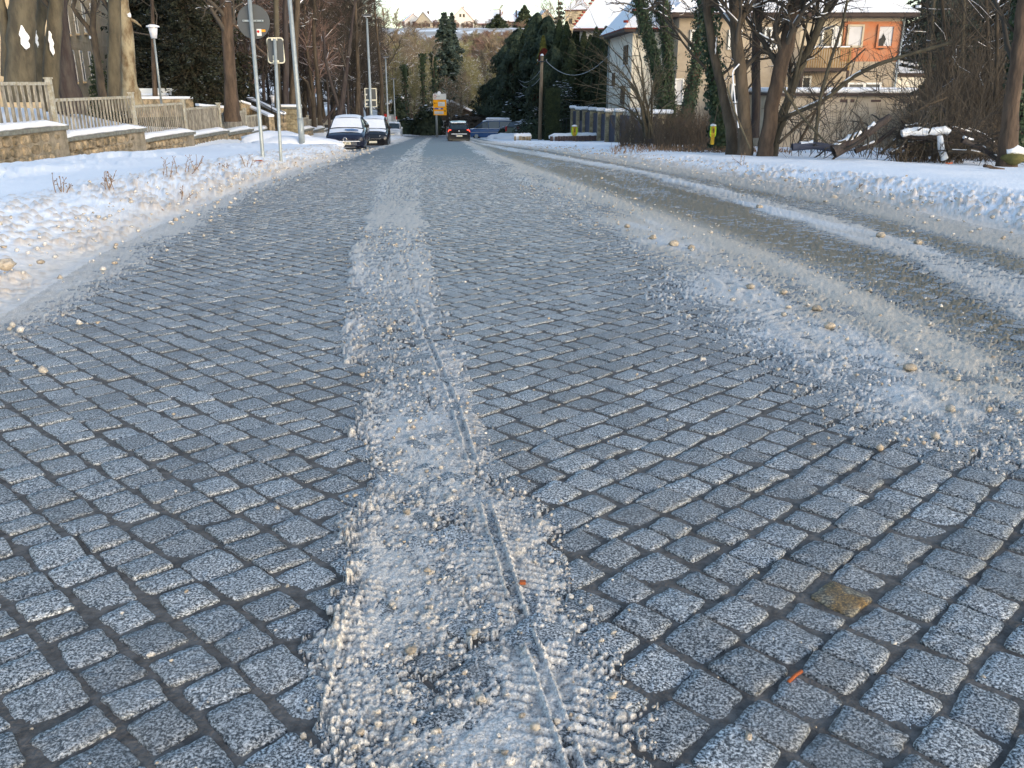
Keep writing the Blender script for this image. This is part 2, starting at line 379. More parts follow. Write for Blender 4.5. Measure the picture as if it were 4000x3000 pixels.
# coverage
wob = (fbm(x / .25, y / .6, 19, 3) - .5) * .3 + (fbm(x / .06, y / .08, 20, 2) - .5) * .12
def band(a, b, s1, s2): return ss(-s1, s1, x + wob - a) * ss(-s2, s2, b - x - wob)
cen = band(tXL(y) + .03, tXR(y), .11, .16)
c = cen * (lerp(.60, .49, near) + .14 * ss(3, 6, y) * near)
c = c + cen * (lowf - .5) * lerp(.45, 1.0, 1 - ss(3, 7, y))
farc = ss(9, 20, y)
cA = ss(-.55, .45, x + wob - tA(y)) * ss(-.15, .25, tB(y) - x) * ss(2.3, 3.8, y)
c = np.maximum(c, cA * (.72 + (.3 * lowf + .7 * low2 - .5) * 1.3))
hal = ss(-1.3, .1, x + wob - tA(y)) * ss(-.1, .1, tB(y) - x) * ss(2.2, 3.6, y)
c = np.maximum(c, hal * .30 * (.5 + lowf))
cB = band(tB(y), tC(y), .3, .2); c = np.maximum(c, cB * (.60 + (low2 - .5) * .9))
cB2 = np.exp(-((x - tB(y)) / .30) ** 2) * ss(2.5, 4, y); c = np.maximum(c, cB2 * (1.0 + (low2 - .5) * .8))
cC = band(tC(y), tD(y), .12, .12); c = np.maximum(c, cC * (.85 + (low2 - .5) * .9))
cD = band(tD(y), tE(y), .15, .15); c = np.maximum(c, cD * (.58 + (low2 - .5) * .7))
cE = ss(-.25, .2, x - tE(y)); c = np.maximum(c, cE * 1.1)
lf = ss(.3, -1.0 * np.ones_like(x), (x - tG(y)) / np.maximum(.3, tF(y) - tG(y)) - .75)
cL = np.clip(1.0 - .8 * (x - tG(y)) / np.maximum(.35, tF(y) - tG(y)), 0, 1.2); c = np.maximum(c, cL * (.85 + (lowf - .5) * .9))
c = c * ss(.0, .3, c)
A = lerp(.05, .032, near)
h_f = A * (c - nn * .95) - .03 * (1 - ss(.08, .3, c)) - .004
# near the camera the slush is heaped grains and crumbs of several sizes
wx_ = (fbm(x / .012, y / .012, 201, 2) - .5); wy_ = (fbm(x / .012, y / .012, 205, 2) - .5)
def domes(cell, seed, dens, hk):
    d, i_ = worley(x / cell + wx_ * .9, y / (cell * 1.05) + wy_ * .9, seed)
    fx = vn(x / (cell * 3), y / (cell * 3), seed + 50)
    r_ = .30 + .34 * ((i_ * 7.13) % 1)
    return cell * hk * np.sqrt(np.clip(1 - (d / r_) ** 2, 0, 1)) * (i_ < dens * (.55 + .9 * fx))
cg = np.clip((c - .12) * 1.12, 0, 1.1)
pat = ss(.36, .62, .6 * fbm(x / .16, y / .2, 230, 3) + .4 * fbm(x / .5, y / .7, 232, 2)); cg = cg * lerp(.35 + .85 * pat, 1.05, ss(3.2, 6, y))
hc_ = np.maximum(np.maximum(domes(.0105, 211, cg * 1.5, .5), domes(.018, 213, cg * .9, .42)), np.maximum(domes(.032, 217, cg * .33, .36), domes(.055, 219, cg * .09, .32)))
film = .026 * (cg - .50 - .55 * fin * (.6 + .8 * midf)) - .03 * (1 - ss(.06, .2, cg))
h_n = np.maximum(film, np.where(hc_ > 0, hc_ - .0015, -.03)) + .0025 * (fin - .5)
h = lerp(h_f, h_n, near)
# tread tracks of tyres pressed in the slush between the wheel lanes
lat = x - tT1(y); tm = np.exp(-(lat / .105) ** 4) * near * ss(.3, .42, fbm(x / .2, y / .45, 240, 2))
bar = .5 + .5 * np.sin((y + .35 * np.abs(lat) * np.sign(lat)) / .034 * 6.283 + 1.5 * vn(x / .15, y / .3, 40))
brk = ss(.28, .45, fbm(x / .05, y / .09, 44, 2))
rib = np.exp(-((np.abs(lat + .02) - .017) / .005) ** 2)
core_ = np.exp(-((lat + .02) / .016) ** 4)
h = lerp(h, np.maximum(-.002 + .35 * np.maximum(h, -.004), -.01), tm * .85 * (1 - .75 * core_ * ss(.35, .5, fbm(x / .08, y / .12, 270, 2)))) + tm * (.0 + .013 * bar * brk * (np.abs(lat + .02) > .017) + .014 * rib * ss(.35, .5, fbm(x / .1, y / .12, 50, 2)))
for off, wd in ((.055, .05), (.0, .02)):
    lat2 = x - tXL(y) - off; tm2 = np.exp(-(lat2 / wd) ** 4) * near
    bar2 = .5 + .5 * np.sin(y / .03 * 6.283)
    h = h + tm2 * (.004 + .010 * bar2 * ss(.35, .6, fbm(x / .06, y / .1, 61, 2)))
lat4 = x - tB(y) + .75; tm4 = np.exp(-(lat4 / .1) ** 4) * near * ss(3, 4.5, y) * ss(.4, .5, fbm(x / .3, y / .6, 260, 2)); h = lerp(h, .4 * np.maximum(h, -.004), tm4 * .8) + tm4 * .013 * (.5 + .5 * np.sin((y + .4 * lat4) / .05 * 6.283)) * ss(.3, .5, fbm(x / .06, y / .1, 262, 2))
rib2 = np.exp(-((x - tXL(y) - .03) / .006) ** 2) * near; h = h + .012 * rib2 * ss(.4, .5, fbm(x / .2, y / .25, 63, 2))
lat3 = x - tT1(y) - .2; h = h + near * .012 * np.exp(-(lat3 / .008) ** 2) * ss(.45, .55, fbm(x / .1, y / .2, 66, 2)) * ss(6, 3, y)
lump = 0 * x
lump = np.clip(.30 - w3 * (.6 + i3), 0, 1) * ss(.45, .6, lowf) * (.35 * cA + cE * .6 + np.clip(cL, 0, 1) * .6) * near; h = h + .07 * lump * (.4 + fin)
patch0 = fbm(x / .35, y / .5, 90, 3)
# verges
calm = (1 - .75 * ss(6.5, 9, eL)) * (1 - .6 * ss(30, 40, y))
bank = .06 * ss(0, .7, np.maximum(eL, eR)) * (1 - ss(96, 104, y)) * calm
w4, i4 = worley(x / .16, y / .2, 21); w5, i5 = worley(x / .38, y / .5, 25)
rough = ss(-.2, .4, eL) * (1 - ss(1.2, 2.4, eL)) + ss(-.2, .3, eR) * (1 - ss(1.2, 2.6, eR))
lmp = np.clip(.5 - w4 * (.7 + .8 * i4), 0, 1) * rough * ss(.3, .55, fbm(x / .7, y / .9, 31, 2))
soft = fbm(x / 1.7, y / 2.2, 33, 3) - .5
foot = np.clip(.55 - w5, 0, 1) * ss(2.2, 4, eL) * ss(.42, .6, fbm(x / 2.5, y / 3, 35, 2))
foot2 = ss(.5, .62, fbm(x / .35, y / .5, 37, 2)) * ss(2.5, 4, eL) * ss(.4, .55, fbm(x / 3, y / 3, 38, 2))
out = ss(-.1, .5, np.maximum(eL, eR))
crumb = lerp(dith, fbm(x / .05, y / .06, 81, 2), near)
Z0 = T(x, y)
cl1, ci1 = worley(x / .10 + wx_ * .3, y / .11 + wy_ * .3, 301); cl2, ci2 = worley(x / .21, y / .24, 305)
clod = .035 * np.sqrt(np.clip(1 - (cl1 / (.32 + .3 * ci1)) ** 2, 0, 1)) * (ci1 < .42) + .06 * np.sqrt(np.clip(1 - (cl2 / (.3 + .25 * ci2)) ** 2, 0, 1)) * (ci2 < .16)
clod = clod * rough * (1 - ss(16, 30, y)) * ss(.35, .55, fbm(x / .8, y / 1.2, 311, 3))
Zs = Z0 + bank + out * calm * (.14 * soft + .16 * foot + .08 * foot2) + .10 * lmp * calm + rough * .018 * crumb + clod
onroad = 1 - ss(-.05, .25, np.maximum(eL, eR))
h = np.maximum(h, lerp(-.03, -.0075 + .004 * (patch0 - .5), ss(7, 14, y)))
Z = Zs * (1 - onroad) + (R(y) + np.maximum(h, -.025)) * onroad
crossing = ss(97, 103, y)
Z = np.where(crossing > .5, np.minimum(Z, Z0 + .02), Z)
# tint
snowc = SNOWC; beige = np.array([.62, .56, .475]); brown = np.array([.235, .195, .125]); grey = np.array([.50, .49, .47])
def mixc(a, b, t): return a * (1 - t[..., None]) + b * t[..., None]
tint = np.zeros(x.shape + (3,)) + np.array([.68, .665, .64])
patch = fbm(x / .35, y / .5, 90, 3)
tint = mixc(tint, beige[None, None], np.clip(ss(.42, .62, patch) * (.25 + .5 * np.clip(cA + cB2, 0, 1)) + .5 * ss(.006, .016, hc_) * near, 0, .9))
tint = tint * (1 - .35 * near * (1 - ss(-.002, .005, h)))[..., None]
tint = mixc(tint, (beige * .9)[None, None], cen * ss(5, 14, y) * .7 * ss(.3, .5, fbm((x - tXR(y)) / .18, y / 6, 121, 2)))
tint = mixc(tint, np.array([.74, .76, .78])[None, None], np.clip(cA, 0, 1) * .45 * ss(.45, .65, lowf))
rt_ = ss(-.2, .5, x - tA(y)) * ss(2.2, 4, y) * (1 - .6 * np.clip(hal - cA, 0, 1))
tint = mixc(tint, np.array([.60, .53, .435])[None, None], rt_ * .92 * ss(.74, .46, low2))
br = np.clip(cB * (1 - .55 * cB2) + cD * .9, 0, 1)
tint = mixc(tint, brown[None, None], br * .95)
tint = mixc(tint, beige[None, None] * 1.1, cB2 * .75)
tint = mixc(tint, np.array([.74, .75, .76])[None, None], cC * (.35 + .6 * ss(.45, .65, low2)))
tint = mixc(tint, np.array([.58, .53, .46])[None, None], cE * .85)
tint = mixc(tint, np.array([.62, .575, .51])[None, None], np.clip(cL, 0, 1) * .75)
sm = ss(-.25, .75, np.maximum(eL, eR) + .5 * (patch - .5) + .5 * (crumb - .5))
tint = mixc(tint, snowc[None, None] + 0 * tint, sm)
dirty = rough * ss(.08, .3, lmp * (.5 + i4)) + .9 * ss(.004, .02, clod) * ((ci1 * 5.3 + ci2 * 3.1) % 1) + rough * .5 * ss(.55, .8, crumb * .6 + patch * .5)
dirty = dirty + .5 * rough * (1 - ss(0, .9, np.maximum(eL, eR)))
tint = mixc(tint, np.array([.58, .47, .36])[None, None], np.clip(dirty, 0, .85))
tint = tint * (.92 + .16 * crumb[..., None] * near[..., None] + .08 * (1 - near[..., None]))
nr = len(ys)
idx = np.arange(nr * NC).reshape(nr, NC)
Fq = np.stack([idx[:-1, :-1], idx[:-1, 1:], idx[1:, 1:], idx[1:, :-1]], -1)
Lm = (eL[:-1, :-1] > 0) & (eL[:-1, 1:] > 0); Rm = (eR[:-1, :-1] > 0) & (eR[:-1, 1:] > 0)
low = Z < R(y) - .02
hid = low[:-1, :-1] & low[:-1, 1:] & low[1:, 1:] & low[1:, :-1]
Rd = ~Lm & ~Rm & ~hid & (y[:-1, :-1] < 104)
Vall = np.stack([x, y, Z], -1).reshape(-1, 3); Tall = tint.reshape(-1, 3)
def submesh(name, mask, m, smooth=True):
    F = Fq[mask]; u, inv = np.unique(F, return_inverse=True)
    return np_mesh(name, Vall[u], inv.reshape(-1, 4), m, smooth, Tall[u])
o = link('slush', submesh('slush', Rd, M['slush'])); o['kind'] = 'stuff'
tag(o, 'grey and brown slush with tyre tread marks lying on the cobbled road', 'slush')
inL = (x[:-1, :-1] > xwall(y[:-1, :-1]) - .3)
o = link('snow_ground', submesh('snow_ground', Lm & (inL | (y[:-1, :-1] > 100)), M['snow'])); o['kind'] = 'structure'
o = link('snow_ground', submesh('snow_ground', Rm, M['snow'])); o['kind'] = 'structure'
del Vall, Tall, tint

# ---------------------------------------------------------------- terrain sheet to the horizon
tx = np.concatenate([np.linspace(-600, -60, 28)[:-1], np.linspace(-60, 60, 121), np.linspace(60, 600, 28)[1:]])
ty = np.concatenate([np.linspace(-200, 0, 12)[:-1], np.linspace(0, 160, 161), np.linspace(160, 900, 60)[1:]])
TX, TY = np.meshgrid(tx, ty); TZ = T(TX, TY) - .07
TZ = np.where((TX > tG(TY) - .5) & (TX < tR(TY) + .5), TZ - .03, TZ)
ti = np.arange(TX.size).reshape(TX.shape)
TF = np.stack([ti[:-1, :-1], ti[:-1, 1:], ti[1:, 1:], ti[1:, :-1]], -1).reshape(-1, 4)
dn = ss(105, 180, TY) * ss(.36, .52, fbm(TX / 9, TY / 7, 55, 4))
tc = mixc(np.zeros(TX.shape + (3,)) + SNOWC, np.array([.22, .17, .12])[None, None], dn * .8)
o = link('terrain', np_mesh('terrain', np.stack([TX, TY, TZ], -1).reshape(-1, 3), TF, M['snow'], True, tc.reshape(-1, 3))); o['kind'] = 'structure'

# ---------------------------------------------------------------- road bed, setts
ry = np.concatenate([np.linspace(-4, 28, 33), np.linspace(28.5, 106, 80)])
V = []; F = []
for i, yy in enumerate(ry):
    top = float(R(yy)) - (.0065 if yy < 20 else .0065 - .0045 * min(1, (yy - 20) / 6))
    for k in range(9):
        t = k / 8; V.append((float(lerp(tG(yy) - 1.0, tR(yy) + 1.0, t)), yy, top))
    if i:
        for k in range(8):
            a = (i - 1) * 9 + k; F.append((a, a + 1, a + 10, a + 9))
road = link('road', np_mesh('road', V, F, M['joint'], False)); road['kind'] = 'structure'
fa = [i for i in range(len(F)) if V[F[i][0]][1] >= 19.5]
me = road.data; me.materials.append(M['granite_far'])
for i in fa: me.polygons[i].material_index = 1
# crossing street at the foot of the hill
cs = MB(); 
for i in range(20):
    x0 = -60 + i * 2.9; cs.add([(x0, 98, R(98.) - .25), (x0 + 2.9, 98, R(98.) - .25), (x0 + 2.9, 108.5, -4.885), (x0, 108.5, -4.885)], [(0, 1, 2, 3)])
    cs.v[-4] = (x0, 103, -4.885); cs.v[-3] = (x0 + 2.9, 103, -4.885)
o = cs.build('crossroad', M['granite']); o['kind'] = 'structure'

def unit_sett(rs, n):
    """outline of a worn block with unit sides, its corners rounded and jittered"""
    pts = []
    cj = [(rs.uniform(-.07, .05), rs.uniform(-.07, .05)) for _ in range(4)]
    cor = [(-.5, -.5), (.5, -.5), (.5, .5), (-.5, .5)]
    C = [(cx * (1 + a * 2), cy * (1 + b * 2)) for (cx, cy), (a, b) in zip(cor, cj)]
    per = n // 4
    for q in range(4):
        p, a, b = C[q], C[q - 1], C[(q + 1) % 4]
        rr = rs.uniform(.08, .19)
        s0 = (p[0] + (a[0] - p[0]) * rr, p[1] + (a[1] - p[1]) * rr); s1 = (p[0] + (b[0] - p[0]) * rr, p[1] + (b[1] - p[1]) * rr)
        if per == 2: pts += [s0, s1]
        elif per == 4:
            m = (.25 * s0[0] + .25 * s1[0] + .5 * p[0], .25 * s0[1] + .25 * s1[1] + .5 * p[1])
            e = ((p[0] + b[0]) / 2 + rs.uniform(-.02, .02), (p[1] + b[1]) / 2 + rs.uniform(-.02, .02))
            pts += [s0, m, s1, e]
        else:
            m1 = (.45 * s0[0] + .05 * s1[0] + .5 * p[0], .45 * s0[1] + .05 * s1[1] + .5 * p[1]); m2 = (.05 * s0[0] + .45 * s1[0] + .5 * p[0], .05 * s0[1] + .45 * s1[1] + .5 * p[1])
            es = []
            for t in (.35, .5, .65): es.append((p[0] * (1 - t) + b[0] * t + rs.uniform(-.028, .028), p[1] * (1 - t) + b[1] * t + rs.uniform(-.028, .028)))
            pts += [s0, m1, m2, s1] + es[:per - 4]
    return pts
def sett_geo(P, lx, ly, rs, zc=.004):
    n = len(P); V = []; F = []
    for k, (sc, z) in enumerate(((.0, zc), (.62, zc * .85), (.955, .0), (1.0, -.0035), (1.0, -.035))):
        if k == 0: V.append((0, 0, z)); continue
        for (a, b) in P:
            V.append((a * lx * sc, b * ly * sc, z + (rs.uniform(-.0015, .0015) if k in (1, 2) else 0)))
    for i in range(n):
        j = (i + 1) % n; F.append((0, 1 + i, 1 + j, 1 + j))
        for r_ in range(3): F.append((1 + r_ * n + i, 1 + (r_ + 1) * n + i, 1 + (r_ + 1) * n + j, 1 + r_ * n + j))
    return V, F
rs = random.Random(3)
setts = []
q2 = math.sqrt(.5)
for side in (-1, 1):
    a = np.array([side * q2, q2]); b = np.array([-side * q2 * -1, q2]) if False else np.array([q2 * -side, q2])
    # a: along a course, b: across courses
    t = -6.0
    while t < 36:
        cw = rs.uniform(.128, .152)
        s_ = -8 + rs.uniform(0, .15)
        while s_ < 38:
            ln = rs.choice((.12, .135, .145, .155, .165, .18)) * rs.uniform(.95, 1.05)
            sm_ = s_ + ln / 2; tm_ = t + cw / 2 + .018 * math.sin(sm_ * 1.7 + side) + .012 * math.sin(sm_ * .6 + t)
            p = a * sm_ + b * tm_
            s_ += ln
            X, Y = p
            if Y < .9 or Y > 36 or (Y > 21 and rs.random() < (Y - 21) / 15): continue
            if abs(X) > .64 * (Y + .8): continue
            ap = float(tAP(Y))
            if (side < 0 and X > ap) or (side > 0 and X < ap - .02): continue
            if X < float(tG(Y)) + .02 or X > float(tR(Y)) - .05: continue
            setts.append((Y, X, side, ln, cw))
        t += cw
setts.sort()
NEAR = 300
vars_ = []
for k in range(28):
    P = unit_sett(rs, 28); V, F = sett_geo(P, 1, 1, rs, .002)
    V = [(v[0], v[1], v[2]) for v in V]
    tri = [f[:3] if f[2] == f[3] else f for f in F]
    me = bpy.data.meshes.new('sett'); me.from_pydata(V, [], tri); me.materials.append(M['granite'])
    me.polygons.foreach_set('use_smooth', [True] * len(me.polygons)); me.update(); vars_.append(me)
target = (.92, 1.98)
vis = sorted(setts, key=lambda s: s[0] + (5 if abs(s[1]) > .60 * (s[0] + .4) else 0))
nearset = vis[:NEAR]
best = min(nearset, key=lambda s: (s[1] - .84) ** 2 + (s[0] - 1.93) ** 2)
for s_ in nearset:
    Y, X, side, ln, cw = s_
    o = link('sett', vars_[rs.randrange(28)], road)
    o.location = (X + rs.uniform(-.004, .004), Y + rs.uniform(-.004, .004), float(R(Y)) + rs.uniform(-.004, .003)); g = rs.uniform(.012, .021)
    o.scale = (ln - g, cw - g, 1)
    o.rotation_euler = (rs.uniform(-.02, .02) - .0395 * q2, rs.uniform(-.02, .02) + .0395 * q2 * side, math.atan2(q2, side * q2) + rs.uniform(-.085, .085) + rs.choice((0, math.pi)))
    if s_ is best:
        o.data = o.data.copy(); o.data.materials[0] = M['granite_ochre']; o['label'] = 'granite sett with an ochre stain'
Vs = []; Fs = []; Ts = []; bofs = 0
nearids = set(id(s) for s in nearset)
far_out = {True: [unit_sett(rs, 16) for _ in range(30)], False: [unit_sett(rs, 8) for _ in range(30)]}
for s_ in setts:
    if id(s_) in nearids: continue
    Y, X, side, ln, cw = s_
    mid = Y < 7
    P = far_out[mid][rs.randrange(30)]; n = len(P)
    P = np.array(P); X += rs.uniform(-.005, .005); Y += rs.uniform(-.005, .005); g = rs.uniform(.012, .021)
    P = P * np.array([ln - g, cw - g]); an = math.atan2(q2, side * q2) + rs.uniform(-.085, .085)
    ca, sa = math.cos(an), math.sin(an)
    Q = np.stack([P[:, 0] * ca - P[:, 1] * sa, P[:, 0] * sa + P[:, 1] * ca], -1)
    z0 = rs.uniform(-.004, .003); tlx, tly = rs.uniform(-.02, .02), rs.uniform(-.02, .02)
    rings = [(.94, 0), (1, -.004), (1, -.03)] if mid else [(.93, 0), (1, -.02)]
    VV = [np.array([[X, Y, float(R(Y)) + z0 + .004]])]
    for sc, dz in rings:
        q = Q * sc; yy = q[:, 1] + Y
        VV.append(np.stack([q[:, 0] + X, yy, R(yy) + z0 + dz + q[:, 0] * tlx + q[:, 1] * tly], -1))
    VV = np.concatenate(VV)
    i = np.arange(n); j = (i + 1) % n
    FF = [np.stack([0 * i, 1 + i, 1 + j, 1 + j], -1)]
    for r_ in range(len(rings) - 1): FF.append(np.stack([1 + r_ * n + i, 1 + (r_ + 1) * n + i, 1 + (r_ + 1) * n + j, 1 + r_ * n + j], -1))
    FF = np.concatenate(FF) + bofs
    Vs.append(VV); Fs.append(FF); Ts.append(np.full(len(VV), rs.random())); bofs += len(VV)
Vs = np.concatenate(Vs); Fs = np.concatenate(Fs); Ts = np.concatenate(Ts)
tri = Fs[:, 2] == Fs[:, 3]
# triangles are written as quads split in two sets to keep the mesh valid
me = bpy.data.meshes.new('sett_field')
me.vertices.add(len(Vs)); me.vertices.foreach_set('co', Vs.astype(np.float32).ravel())
Ft = Fs[tri][:, :3]; Fqd = Fs[~tri]
loops = np.concatenate([Ft.ravel(), Fqd.ravel()]).astype(np.int32)
me.loops.add(len(loops)); me.loops.foreach_set('vertex_index', loops)
st = np.concatenate([np.arange(len(Ft)) * 3, len(Ft) * 3 + np.arange(len(Fqd)) * 4]).astype(np.int32)
me.polygons.add(len(st)); me.polygons.foreach_set('loop_start', st); me.update(calc_edges=True)
ca = me.color_attributes.new('tone', 'FLOAT_COLOR', 'POINT'); cc = np.repeat(Ts[:, None], 4, 1).astype(np.float32); ca.data.foreach_set('color', cc.ravel())
me.polygons.foreach_set('use_smooth', np.full(len(st), False)); me.materials.append(M['granite'])
o = link('sett_field', me, road); o['kind'] = 'stuff'
print('setts', len(setts), 'slush faces', int(Rd.sum()))
#PART2
# ---------------------------------------------------------------- loose crumbs and clods of slush
def rock(rs, sub=1, amp=.25):
    import bmesh
    bm = bmesh.new(); bmesh.ops.create_icosphere(bm, subdivisions=sub, radius=1)
    for v in bm.verts: v.co *= 1 + rs.uniform(-amp, amp); v.co.z *= .75
    V = np.array([tuple(v.co) for v in bm.verts]); F = np.array([[v.index for v in f.verts] for f in bm.faces]); bm.free(); return V, F
rocks = [rock(rs, 1, .45) for _ in range(8)]
def scatter(name, pts, m, lab, cat, group=None, cols=None):
    Vs = []; Fs = []; Cs = []; b = 0
    for k, (x_, y_, z_, s_) in enumerate(pts):
        V, F = rocks[rs.randrange(8)]
        a_ = rs.uniform(0, 6.28); c_, s2 = math.cos(a_), math.sin(a_)
        V2 = V * np.array([s_ * rs.uniform(.8, 1.3), s_ * rs.uniform(.7, 1.1), s_])
        V2 = np.stack([V2[:, 0] * c_ - V2[:, 1] * s2 + x_, V2[:, 0] * s2 + V2[:, 1] * c_ + y_, V2[:, 2] + z_], -1)
        Vs.append(V2); Fs.append(F + b); b += len(V); Cs.append(np.tile(cols(rs) if cols else (.6, .55, .48), (len(V), 1)))
    o = link(name, np_mesh(name, np.concatenate(Vs), np.concatenate(Fs), m, True, np.concatenate(Cs))); o['kind'] = 'stuff'
    tag(o, lab, cat); return o
pts = []
for _ in range(1500):
    Y = 1.2 + 9 * rs.random() ** 1.7
    xl, xr_ = float(tXL(Y)), float(tXR(Y))
    X = rs.uniform(xl - .02, xr_ + .02) if rs.random() < .8 else rs.gauss((xl + xr_) / 2, .45)
    s_ = rs.choice((.002, .0025, .003, .004, .005, .006)) * rs.uniform(.8, 1.4) * (1 + .05 * Y)
    if rs.random() < .03: s_ *= 1.8
    pts.append((X, Y, float(R(Y)) + .002 + s_ * .5 + .006 * rs.random(), s_))
for _ in range(700):
    Y = 3.0 + 14 * rs.random() ** 1.6
    X = rs.uniform(float(tA(Y)) - .3, float(tB(Y)) + .5)
    s_ = rs.uniform(.004, .009) * (1 + .04 * Y)
    if rs.random() < .06: s_ *= 2
    pts.append((X, Y, float(R(Y)) + .01 + s_ * .4, s_))
for _ in range(1300):
    Y = 4 + 40 * rs.random() ** 1.4
    if rs.random() < .5: X = float(tG(Y)) + rs.gauss(-.25, .45)
    else: X = float(tR(Y)) + rs.gauss(.2, .5)
    s_ = rs.uniform(.006, .024) * (1 + .02 * Y)
    e = max(float(tG(Y)) - X, X - float(tR(Y)))
    z = (float(T(X, Y)) + .09 if e > .1 else float(R(Y)) + .02)
    pts.append((X, Y, z + s_ * .3, s_))
def ccol(rs):
    k = rs.random(); b_ = rs.uniform(.8, 1.1)
    return tuple(b_ * v for v in ((.58, .53, .46) if k < .45 else (.66, .64, .61) if k < .85 else (.5, .42, .33)))
scatter('slush_crumbs', pts, M['slush'], 'loose crumbs of dirty slush strewn over the cobbles and kerbs', 'slush', cols=ccol)
def gpt(px, py):
    a = (px - 2000) / FPX; b = (1500 - py) / FPX; r = np.array([a, CP + b * SP, -SP + b * CP]); Y = 3.
    for _ in range(80): Y = .5 * Y + .5 * (float(R(Y)) - CAM_H) / r[2] * r[1]
    return r[0] * Y / r[1], Y
bigrock = []
for k in range(5):
    V, F = rock(rs, 3, .10); V = V * (1 + .5 * (vn(V[:, 0] * 2.3 + k, V[:, 1] * 2.3 + V[:, 2] * 1.7, k) - .5))[:, None]; bigrock.append(np_mesh('slush_clod', V, F, M['clod'], True))
clods = [(3440, 928, 34, 'pale brown clod on the white strip, left one of the near pair'), (3585, 955, 32, 'darker brown clod on the white strip, right one of the near pair'),
         (3258, 778, 26, 'dark stone-like clod at the kerb of the far right wheel track'), (2965, 815, 26, 'pale clod on the white strip below the big tree cluster'),
         (2630, 962, 38, 'largest ochre slush clod at the left end of the white smear on the cobbles'), (2700, 975, 30, 'ochre clod just right of the largest one on the white smear'),
         (2550, 935, 26, 'ochre clod in the cluster where the white smear starts'), (2450, 890, 22, 'small ochre clod farthest up the slush ridge'),
         (3240, 1285, 42, 'beige slush clod low in the right slush ridge'), (3190, 1215, 36, 'beige clod in the middle of the right slush ridge'),
         (2930, 1130, 34, 'beige clod cluster at the left flank of the right slush ridge'), (3060, 1150, 30, 'beige clod between two others on the right slush ridge'),
         (40, 1120, 70, 'large yellowish snow lump on the left snow bank'), (170, 1090, 28, 'small yellowish snow lump beside the large one'),
         (1605, 2560, 52, 'big pale slush lump in the middle of the central slush band'), (1590, 2015, 34, 'beige slush lump near the upper end of the central band'),
         (2390, 2740, 40, 'beige slush lump on the right edge of the central slush band'), (2090, 2860, 46, 'yellowish slush lump lowest in the central slush band'),
         (1670, 2245, 30, 'pale slush lump left of the herringbone tread mark'), (3550, 1450, 50, 'beige clod lowest on the right slush ridge'),
         (2350, 700, 12, 'small dark clod far up the right lane')]
for px, py, wpx, lab in clods:
    X, Y = gpt(px, py); D = Y * CP; s_ = wpx * D / FPX * .5
    o = link('slush_clod', bigrock[rs.randrange(5)]); e = float(tG(Y)) - X
    o.location = (X, Y, (Tz(X, Y) + .12 if e > .1 else float(R(Y)) + .012) + s_ * .35); o.scale = (s_ * 1.1, s_, s_ * .9); o.rotation_euler = (0, 0, rs.uniform(0, 6))
    tag(o, lab, 'slush clod', 'slush clods lying on the road and banks')
X, Y = gpt(3107, 2650)
o = MB().tube([(-.022, -.018, 0), (0, .002, .003), (.02, .02, 0)], .0045, 6).build('twig', M['rusttwig'], None, True, (X, Y, float(R(Y)) + .004)); tag(o, 'short rust-red twig lying in a joint between the cobbles', 'twig')
X, Y = gpt(2042, 2290)
o = MB().box((0, 0, 0), (.016, .012, .008)).build('pebble', M['rusttwig'], None, False, (X, Y, float(R(Y)) + .012)); tag(o, 'small red-brown chip in the central slush band', 'pebble')

